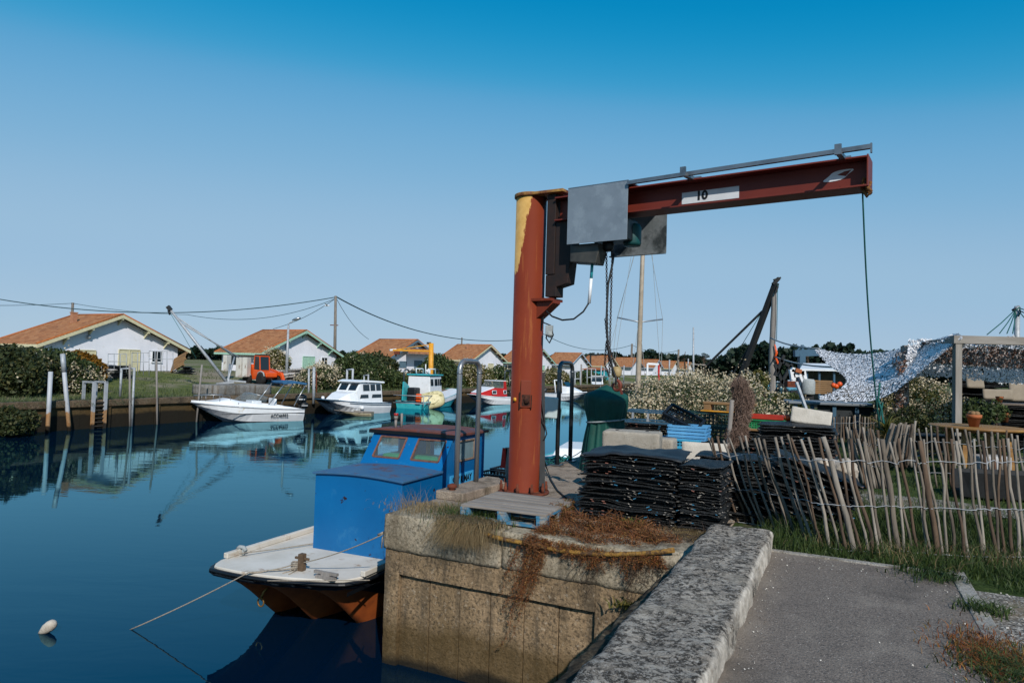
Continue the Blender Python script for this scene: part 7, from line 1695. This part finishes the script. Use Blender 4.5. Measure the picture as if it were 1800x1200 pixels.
# ------------------------------------------------------------------ boats
def hull_mb(L, B, h0, hb, draft=.2, full=.45, flare=.86, rake=.12, n=16, sq=0.0):
    rings = []
    for i in range(n+1):
        t = i/n; k = max(0, (t-full)/(1-full)); b = B/2*(1-k**2.4)+B/2*sq*k**2.4
        if t < .1: b *= .95+.05*t/.1
        zg = h0+(hb-h0)*t**1.7; zc_ = -.02+.10*t+(hb*.62)*k**2.2; zk = -draft+(hb*.72+draft)*k**3.2; bc = b*flare*(1-.5*k)
        xg = L*t; xc = L*(t-rake*.6*k); xk = L*(t-rake*k*1.3)
        rings.append([(xg,-b,zg),(L*(t-rake*.25*k),-b*.985-0.0,zg*.55+zc_*.45),(xc,-bc,zc_),(xk,-.02,zk),(xk,.02,zk),(xc,bc,zc_),(L*(t-rake*.25*k),b*.985,zg*.55+zc_*.45),(xg,b,zg)])
    return rings
def put(name, label, bowpx, sternpx, group=None, cat='boat', zoff=0):
    a = G(*bowpx, 0); b = G(*sternpx, 0); d = a-b; return T(name, label, cat, Vector((b.x,b.y,zoff)), math.atan2(d.y,d.x), group), d.length
def deck_ring(r, dz=0, inset=1.0): return [(p[0],p[1]*inset,p[2]+dz) for p in r]
def deck(mb, rings, dz=-.03, i0=0, i1=None, inset=.97):
    R2 = rings[i0:i1]; V = []
    for r in R2: V += [(r[0][0],r[0][1]*inset,r[0][2]+dz),(r[0][0],0,r[0][2]+dz+.05),(r[-1][0],r[-1][1]*inset,r[-1][2]+dz)]
    mb.add(V, [(3*i+k,3*i+k+1,3*i+k+4,3*i+k+3) for i in range(len(R2)-1) for k in (0,1)], True)
def hullpart(root, rings, mat, mat2=None, stripe=None):
    mb = MB(); mb.loft(rings, closed=False, caps=False, smooth=False); r0 = rings[0]; mb.add(r0, [tuple(range(len(r0)))], False)
    h = mb.build('hull', mat, root)
    mb = MB(); mb.tube([r[0] for r in rings]+[r[-1] for r in reversed(rings)], .03, 6); mb.build('rubbing_strake', mat2 or mat, root); return h
def outboard(root, x, y, z, s=1.0, mat='black'):
    mb = MB(); rg = []
    for zz, a, b in ((0,.10,.09),(.08,.19,.14),(.26,.24,.17),(.40,.21,.15),(.48,.08,.07)): rg.append([(x+a*1.25*s*math.cos(q)-.06, y+b*s*math.sin(q), z+zz*s) for q in [2*math.pi*i/14 for i in range(14)]])
    mb.loft(rg); e = mb.build('engine_cowl', M[mat], root); mb = MB(); mb.bx(x-.1,y-.05,z-.7*s,x+.06,y+.05,z); mb.bx(x-.16,y-.03,z-.85*s,x+.1,y+.03,z-.7*s); mb.build('engine_leg', M['rubber'], root)
    mb = MB(); mb.bx(x-.2,y-.172*s,z+.22*s,x+.14,y-.166*s,z+.26*s); mb.build('decal', M['white'], e)
def win(root, q, name='window', mat='glass', frame=None, th=.012):
    mb = MB(); q = [Vector(a) for a in q]; n_ = (q[1]-q[0]).cross(q[2]-q[1]).normalized()*th; mb.add([a+n_*.2 for a in q]+[a+n_ for a in q], [(0,1,2,3),(4,5,6,7)]+[(i,(i+1)%4,4+(i+1)%4,4+i) for i in range(4)]); return mb.build(name, M[mat], root)
# white open boat with folded blue bimini
root, L = put('motor_boat', 'white open motor boat with a folded blue bimini top lying by the far quay', (366,741), (522,737)); L0 = 5.4
rings = hull_mb(L0, 2.1, .62, .98, .25, .5, .84, .14)
# put() gives waterline length; keep the true hull length and start at the stern
hullpart(root, rings, mk('gelcoat_stained','dadde0','cfd3d6',3,.3,dirt_or_glint='b5a680',dscale=2,damt=.6,spec=.5), M['galvpost'])
mb = MB(); V = []
prof_ = [(1.5,.66),(2.2,.80),(2.9,.98),(3.5,1.12),(3.75,1.18),(4.1,1.10),(4.6,1.02),(5.1,1.0),(5.38,.985)]
rg = []
for x, z in prof_:
    t = x/L0; k = max(0,(t-.5)/.5); b = 1.05*(1-k**2.4)*.97; zg = .62+.36*t**1.7; rg.append([(x,-b,zg+.005),(x,-b*.82,z*.35+zg*.65+.1*(z>.9)),(x,-b*.55,z),(x,b*.55,z),(x,b*.82,z*.35+zg*.65+.1*(z>.9)),(x,b,zg+.005)])
mb.loft(rg, closed=False, caps=False); mb.build('deck_moulding', M['gelcoat'], root)
mb = MB(); rg = []
for x, hh in ((.15,.02),(.8,.12),(1.5,.17),(2.3,.2),(3.0,.24),(3.4,.2)):
    zg = .62+.36*(x/L0)**1.7; rg.append([(x,-1.045,zg),(x,-1.02,zg+hh),(x,-.9,zg+hh+.01),(x,-.86,zg-.1)])
mb.loft(rg, closed=False, caps=False); mb.build('coaming', M['gelcoat'], root)
mb = MB(); rg = [[(p[0],-p[1],p[2]) for p in r] for r in rg]; mb.loft(rg, closed=False, caps=False); mb.build('coaming', M['gelcoat'], root)
mb = MB(); mb.bx(.1,-.9,.3,2.6,.9,.34); mb.build('cockpit_sole', M['strap'], root)
mb = MB(); mb.bx(1.3,-.45,.341,1.8,.45,.8); mb.bx(1.3,-.45,.801,1.42,.45,1.15); mb.build('helm_seat', M['gelcoat'], root, bevel=.03)
mb = MB(); mb.bx(2.1,-.5,.341,2.6,.5,1.05); mb.build('console', M['gelcoat'], root, bevel=.04)
mb = MB(); mb.add([(3.2,-.62,1.06),(3.2,.62,1.06),(2.65,.55,1.45),(2.65,-.55,1.45),(2.0,-.85,1.0),(1.9,-.8,1.25),(2.0,.85,1.0),(1.9,.8,1.25)], [(0,1,2,3),(4,0,3,5),(1,6,7,2)], False); mb.build('windscreen', M['clear'], root, fix=False)
mb = MB(); mb.tube([(1.9,-.8,1.25),(2.65,-.55,1.45),(2.65,.55,1.45),(1.9,.8,1.25)], .018, 6); mb.build('screen_rail', M['alu'], root)
mb = MB()
for y in (-.9,.9): mb.tube([(1.9,y,.85),(1.1,y,1.95)], .028, 6); mb.tube([(.55,y,.80),(-.05,y,1.92)], .026, 6)
mb.build('bimini_frame', M['alu'], root)
mb = MB(); rg = []
for y in lin_(-.95,.95,7): rg.append([(1.15,y,1.93),(1.15,y,2.06),(.5,y,2.10),(-.08,y,2.0),(-.08,y,1.9),(.5,y,1.97)])
mb.loft(rg); mb.build('bimini_cover', mk('blue_canvas','2c5f86','244f72',5,.8), root)
mb = MB()
for sg in (-1,1):
    mb.tube([(3.7,sg*.62,1.08),(3.75,sg*.66,1.32),(4.5,sg*.5,1.36),(5.2,sg*.12,1.32),(5.3,0,1.30)], .016, 6)
    for x, y in ((4.2,.56),(4.8,.36)): mb.tube([(x,sg*y,1.0),(x,sg*y,1.33)], .014, 5)
mb.build('bow_rail', M['steel'], root)
outboard(root, -.12, 0, .82, 1.15, 'black'); outboard(root, -.1, -.55, .62, .7, 'black')
mb = MB(); mb.bx(.0,-1.055,.42,4.2,-1.045,.45); mb.build('side_stripe', M['num'], root)
text('lettering', 'ACC46952', .21, M['num'], root, frame_m((1.35,-1.066,.31), (-1,0,0), (0,0,1)), sx=.95, bold=.004)
root.scale = (1,-1,1)
# white cabin boat, cathedral bow
root, L = put('cabin_boat', 'white cabin motor boat with a hard top and blunt bow by the far quay', (575,729), (664,723)); L1 = 5.3
rings = hull_mb(L1, 2.3, .62, .95, .2, .62, .9, .2, sq=.42); hullpart(root, rings, M['gelcoat'], M['bluep'])
mb = MB(); deck(mb, rings, .0); mb.build('deck', M['gelcoat'], root)
mb = MB(); mb.loft([[(4.3,-.55,.90),(4.3,.55,.90),(4.3,.5,.96),(4.3,-.5,.96)],[(3.6,-.85,.80),(3.6,.85,.80),(3.6,.7,1.28),(3.6,-.7,1.28)],[(3.1,-.95,.74),(3.1,.95,.74),(3.1,.78,1.38),(3.1,-.78,1.38)]], smooth=False); mb.build('fore_cabin', M['gelcoat'], root, bevel=.03)
mb = MB(); mb.loft([[(3.1,-.95,.72),(3.1,.95,.72),(3.1,.82,1.38),(3.1,-.82,1.38)],[(2.7,-.97,.70),(2.7,.97,.70),(2.7,.80,1.95),(2.7,-.80,1.95)],[(.75,-.98,.66),(.75,.98,.66),(.75,.82,1.88),(.75,-.82,1.88)]], smooth=False); mb.build('cabin', M['gelcoat'], root, bevel=.02)
mb = MB(); mb.loft([[(2.95,-.9,1.955),(2.95,.9,1.955),(2.95,.88,2.0),(2.95,-.88,2.0)],[(2.5,-.93,1.965),(2.5,.93,1.965),(2.5,.9,2.10),(2.5,-.9,2.10)],[(.55,-.93,1.895),(.55,.93,1.895),(.55,.9,2.0),(.55,-.9,2.0)]], smooth=False); mb.build('hard_top', M['gelcoat'], root, bevel=.015)
fx = lambda z: 3.1-(z-1.38)*.4/.57
for y0, y1 in ((-.68,-.08),(.08,.68)): win(root, [(fx(1.45)+.0,y0,1.45),(fx(1.45),y1,1.45),(fx(1.86),y1,1.86),(fx(1.86),y0,1.86)])
sy = lambda z: -.97-(.66-z)*.0+ (z-.7)*.135
for x0, x1 in ((1.95,2.55),(1.4,1.85),(.85,1.3)): win(root, [(x0,sy(1.42)-.0,1.42),(x1,sy(1.42),1.42),(x1,sy(1.82),1.82),(x0,sy(1.82),1.82)])
for x0, x1 in ((2.1,2.9),(.85,1.8)): win(root, [(x0,sy(.98),.98),(x1,sy(.98),.98),(x1-.1,sy(1.2),1.2),(x0,sy(1.2),1.2)])
mb = MB(); mb.tube([(r[0][0],r[0][1]-.005,r[0][2]-.1) for r in rings[:13]], .025, 5); mb.build('side_stripe', M['bluep'], root)
outboard(root, .2, 0, .78, 1.35); mb = MB(); mb.lathe([(0,-.13),(.1,-.1),(.13,0),(.1,.1),(0,.13)], 12, c=(3.0,-1.22,.42)); mb.build('fender', M['white'], root)
mb = MB(); mb.lathe([(0,-.1),(.08,-.08),(.1,0),(.08,.08),(0,.1)], 10, c=(4.9,.2,1.02)); mb.build('bow_ball', M['white'], root)
root.scale = (1,-1,1)
# little weathered dinghy alongside
root, L = put('dinghy', 'small weathered cream dinghy floating alongside the white cabin boat', (602,729.5), (655,731)); rings = hull_mb(2.3, .9, .22, .30, .08, .4, .8, .15, 10); hullpart(root, rings, mk('dirty_cream','a89f86','8d8468',5,.7,dirt_or_glint='4f4a3a',dscale=5,damt=.55), M['oldwood'])
mb = MB(); deck(mb, rings, -.06, 0, None, .9); mb.build('thwart_deck', M['stem'], root)
# turquoise work boat
root, L = put('work_boat', 'turquoise and white oyster boat with a wheelhouse and rear deck rail', (812,708), (722,718)); L2 = 7.6
rings = hull_mb(L2, 2.5, .50, 1.25, .25, .6, .92, .14, sq=.3); hullpart(root, rings, M['turq'], M['turq'])
mb = MB(); mb.loft([[(r[0][0],r[0][1]*1.0-.02,r[0][2]-.30),(r[0][0],r[0][1]-.025,r[0][2]+.02)] for r in rings[5:14]], closed=False, caps=False); mb.build('bulwark', M['white'], root)
mb = MB(); deck(mb, rings, .0); mb.build('deck', M['white'], root)
mb = MB(); mb.loft([[(1.2,-.95,.5),(3.4,-.95,.6),(3.4,.95,.6),(1.2,.95,.5)],[(1.2,-.85,2.3),(3.3,-.85,2.35),(3.3,.85,2.35),(1.2,.85,2.3)]], smooth=False); mb.build('wheelhouse', M['white'], root, bevel=.04)
mb = MB(); mb.bx(1.1,-.95,2.36,3.5,.95,2.46); mb.build('wheelhouse_roof', M['turq'], root, bevel=.03)
for x0, x1 in ((1.35,1.75),(2.05,2.5),(2.65,2.85),(2.98,3.2)): win(root, [(x0,-.875,1.65),(x1,-.875,1.65),(x1,-.835,2.12),(x0,-.835,2.12)], th=.06)
mb = MB(); 
for y in (-.5,.5): mb.tube([(1.8,y,2.47),(1.7,y,2.85),(2.9,y,2.85),(3.0,y,2.47)], .05, 6)
mb.tube([(2.3,0,2.47),(2.3,0,3.2)], .04, 6); mb.build('roof_rail', M['white'], root)
mb = MB(); mb.prism([(-.1,.55),(.0,1.9),(.15,1.9),(.9,1.55),(.85,.55)], 'y', .6, .7); mb.build('stern_screen', M['turq'], root); mb = MB(); mb.bx(.1,-.3,.4,.9,.4,1.5); mb.build('engine_casing', M['black'], root, bevel=.1)
mb = MB(); 
for z in (.42,.95): mb.tube([(1.1,-1.25,z),(-.6,-1.25,z),(-.6,1.1,z)], .035, 6)
for x in (-.6,.3): mb.tube([(x,-1.25,.2),(x,-1.25,.95)], .035, 6)
mb.build('stern_rail', M['galvpost'], root)
mb = MB(); mb.bx(-.35,-.9,.5,-.1,-.5,1.1); mb.build('orange_jacket', M['orangep'], root, bevel=.08)
o, _ = put('dinghy', 'upturned pale yellow dinghy propped against the turquoise boat side', (765,716), (747,719)); o.location = D(757,704,49.5); o.rotation_euler = (R_(68),R_(-14),R_(8)); mb = MB()
rg = []
for z, k in ((0,1),(.12,.97),(.26,.8),(.32,.5)): rg.append([(1.02*k*math.copysign(abs(math.cos(q))**.6,math.cos(q)), .66*k*math.copysign(abs(math.sin(q))**.6,math.sin(q)), z) for q in [2*math.pi*i/24 for i in range(24)]])
mb.loft(rg); mb.build('hull', mk('cream_yellow','c9c096','b5ab80',4,.5,dirt_or_glint='7d7440',dscale=3,damt=.55), o); mb = MB(); mb.tube([(.6*math.cos(a),.32*math.sin(a)-.05,.33) for a in lin_(3.4,6.0,8)], .03, 6); mb.tube([(-.6,.35,.32),(.0,.42,.30),(.65,.33,.3)], .06, 6); mb.build('keel_strip', bpy.data.materials['cream_yellow'], o)
# red boat
root, L = put('cabin_boat', 'red and white cabin boat with a canopy lying beyond the turquoise boat', (833,711), (897,709)); rings = hull_mb(5.0, 2.1, .55, .85, .2, .6, .9, .2, sq=.35); hullpart(root, rings, M['gelcoat'], M['white'])
mb = MB(); deck(mb, rings, .0); mb.build('deck', M['white'], root)
mb = MB(); mb.loft([[(4.5,-.6,.80),(4.5,.6,.80),(4.5,.5,.95),(4.5,-.5,.95)],[(3.0,-.93,.72),(3.0,.93,.72),(3.0,.8,1.4),(3.0,-.8,1.4)],[(1.5,-.95,.66),(1.5,.95,.66),(1.5,.85,1.35),(1.5,-.85,1.35)]], smooth=False); mb.build('cabin', M['redp'], root, bevel=.02)
mb = MB(); mb.loft([[(4.45,-.5,.955),(4.45,.5,.955),(4.4,.5,1.0),(4.4,-.5,1.0)],[(3.0,-.8,1.405),(3.0,.8,1.405),(2.95,.75,1.47),(2.95,-.75,1.47)]], smooth=False); mb.build('cabin_top', M['white'], root)
mb = MB(); mb.add([(3.0,-.75,1.45),(3.0,.75,1.45),(2.5,.7,1.95),(2.5,-.7,1.95),(1.7,-.8,1.36),(1.7,-.72,1.95),(1.7,.8,1.36),(1.7,.72,1.95)], [(0,1,2,3),(4,0,3,5),(1,6,7,2)], False); mb.build('windscreen', M['clear'], root, fix=False)
mb = MB(); mb.bx(1.5,-.75,1.955,2.6,.75,2.02); mb.build('canopy', M['white'], root); mb = MB(); mb.prism([(1.5,1.36),(1.75,1.36),(1.75,1.95),(1.6,1.95)], 'y', -.84, -.7); mb.build('pillar', M['redp'], root)
for x0, x1 in ((2.9,3.35),(1.65,1.95)):
    w_ = win(root, [(x0,-.93,.95),(x1,-.93,.95),(x1,-.90,1.15),(x0,-.90,1.15)], th=.03); mb = MB(); mb.tube([(x0-.03,-.96,.92),(x1+.03,-.96,.92),(x1+.03,-.93,1.18),(x0-.03,-.93,1.18)], .03, 5, closed=True); mb.build('frame', M['white'], w_)
outboard(root, -.05, 0, .7, 1.0); root.scale = (1,-1,1)
# two small white boats further on, one copied hull form each
def cruiser(bow, stern, label, Lc):
    root, L = put('cabin_boat', label, bow, stern, 'small white boats further along the far quay'); rings = hull_mb(Lc, 2.1, .6, .95, .2, .5, .86, .16); hullpart(root, rings, M['gelcoat'], M['white']); mb = MB(); deck(mb, rings, .0); mb.build('deck', M['white'], root)
    mb = MB(); mb.loft([[(Lc*.85,-.45,.9),(Lc*.85,.45,.9),(Lc*.85,.4,1.0),(Lc*.85,-.4,1.0)],[(Lc*.6,-.8,.75),(Lc*.6,.8,.75),(Lc*.6,.7,1.4),(Lc*.6,-.7,1.4)],[(Lc*.5,-.85,.7),(Lc*.5,.85,.7),(Lc*.48,.75,1.45),(Lc*.48,-.75,1.45)]], smooth=False); mb.build('cabin', M['gelcoat'], root, bevel=.03)
    return root, Lc
r, Lc = cruiser((994,704), (958,702), 'white sports boat with a roll bar seen through the dull grab rail', 4.6)
mb = MB(); mb.tube([(1.6,-.85,.8),(1.4,-.8,2.0),(1.4,.8,2.0),(1.6,.85,.8)], .07, 8); mb.build('roll_bar', M['white'], r); win(r, [(2.75,-.7,1.42),(2.75,.7,1.42),(2.3,.65,1.85),(2.3,-.65,1.85)], 'windscreen'); outboard(r, -.05, 0, .7, 1.1)
r, Lc = cruiser((1026,697), (1052,689), 'white wheelhouse boat with a dark hull behind the green tarpaulin', 5.6)
mb = MB(); mb.loft([[(3.0,-.85,.8),(3.0,.85,.8),(1.2,.85,.75),(1.2,-.85,.75)],[(2.5,-.75,2.25),(2.5,.75,2.25),(1.2,.78,2.2),(1.2,-.78,2.2)]], smooth=False); mb.build('wheelhouse', M['gelcoat'], r, bevel=.03); mb = MB(); mb.bx(1.1,-.85,2.26,2.7,.85,2.34); mb.build('wheelhouse_roof', M['white'], r)
fx = lambda z: 3.0-(z-.8)*.5/1.45
win(r, [(fx(1.5),-.7,1.5),(fx(1.5),.7,1.5),(fx(2.1),.66,2.1),(fx(2.1),-.66,2.1)], 'windscreen', th=.03); win(r, [(1.4,-.83,1.5),(2.5,-.83,1.5),(2.4,-.78,2.1),(1.4,-.79,2.1)], th=.03); win(r, [(2.5,.83,1.5),(1.4,.83,1.5),(1.4,.79,2.1),(2.4,.78,2.1)], th=.03)
for q in ((1013,697),(1030,700)):
    mb = MB(); mb.lathe([(0,-.15),(.14,-.1),(.18,0),(.14,.1),(0,.15)], 10); o = mb.build('mooring_buoy', M['white']); o.location = G(*q,0)+Vector((0,0,.08)); tag(o, 'white round buoy near the far wheelhouse boat, '+('left one' if q[0] < 1020 else 'right one'), 'buoy')
# ------------------------------------------------------------------ sailing boat moored just beyond the pier
ms = D(1124, 640, 15.2); sp_ = SP(ms); bowp = C(11.9, -4.85, 0); sternp = C(17.5, -6.0, 0)
root = T('sailing_boat', 'sailing boat with a tall bare tan mast moored just beyond the green cover', 'sailing boat', sternp, math.atan2(bowp.y-sternp.y, bowp.x-sternp.x)); Ls = (bowp-sternp).length
rings = hull_mb(Ls, 1.9, .95, 1.5, .3, .4, .85, .15); hullpart(root, rings, M['gelcoat'], M['turq'])
mb = MB(); deck(mb, rings, .0); mb.build('deck', M['white'], root)
mb = MB(); mb.loft([[(1.2,-.6,1.02),(1.2,.6,1.02),(1.3,.5,1.35),(1.3,-.5,1.35)],[(3.6,-.5,1.15),(3.6,.5,1.15),(3.4,.4,1.42),(3.4,-.4,1.42)]], smooth=False); mb.build('cabin', M['gelcoat'], root, bevel=.03)
mtx = (Matrix.Translation(root.location)@Matrix.Rotation(root.rotation_euler.z,4,'Z')).inverted()
def SL(px,py,d): return mtx@D(px,py,d)
dm_ = 15.0
mb = MB(); q0 = SL(1121,690,dm_); mb.tube([Vector((q0.x,q0.y,1.1)), SL(1122,660,dm_), SL(1127,520,dm_), SL(1134,330,dm_)], [.065,.06,.05,.045], 10); mb.build('mast', mk('tan_spar','a39684','8d8272',9,.5), root)
mb = MB(); mb.tube([SL(1085,558,dm_), SL(1125,566,dm_), SL(1165,561,dm_)], .018, 6); mb.build('spreader', M['alu'], root)
mb = MB()
for a, b in (((1165,561),(1136,395)),((1085,558),(1130,395)),((1165,561),(1162,660)),((1085,558),(1072,680)),((1143,395),(1160,640)),((1128,395),(1050,700)),((1118,395),(1080,640)),((1127,590),(1137,690)),((1122,570),(1110,660))): mb.tube([SL(*a,dm_), SL(*b,dm_-.2)], .0045, 4)
mb.build('stays', M['strap'], root)
line('mooring_rope', [G(990,806,1.58), D(1030,785,11.9), D(1046,770,12.6)], .008, M['rope'], 'pale rope from the dull grab rail foot to the sailing boat bow', sag=.05)
mb = MB()
for k in range(5):
    c_ = G(968+6*k, 812+random.uniform(-2,2), 1.58); mb.tube([c_+Vector((.09*math.cos(a),.12*math.sin(a),.03*math.sin(3*a+k)+.02*k)) for a in [2*math.pi*i/14 for i in range(14)]], .010, 5, closed=True)
o = mb.build('coiled_rope', M['greenrope']); tag(o, 'tangled green rope coiled on the quay edge at the dull grab rail', 'rope')
fm = D(1219, 690, 40); root = T('far_mast', 'thin pale distant mast between the two skyline pines', 'mast', Vector((fm.x,fm.y,1.5))); mb = MB(); mb.tube([(0,0,0), D(1219,575,40)-root.location], [.07,.045], 8); mb.build('mast_pole', M['galvpost'], root); mb = MB(); mb.bar(D(1214,640,40)-root.location, D(1240,641,40)-root.location, .06, .06); mb.build('boom', M['oldwood'], root)
# black crates standing in the blue boat's cockpit
c0 = None
for k, (s_, p_, z_) in enumerate(((9.9,-5.0,.95),(9.9,-5.0,1.2),(10.5,-5.05,.95),(10.5,-5.05,1.2))):
    lo = C(s_,p_,z_)
    if c0 is None: c0 = crate('boat_crate', 'black lattice crate stacked in the open rear of the blue boat', 'black crates in the blue boat', lo, RZ, .6, .42, .24, 'black', 10, 4)
    else: dup(c0, lo, RZ)
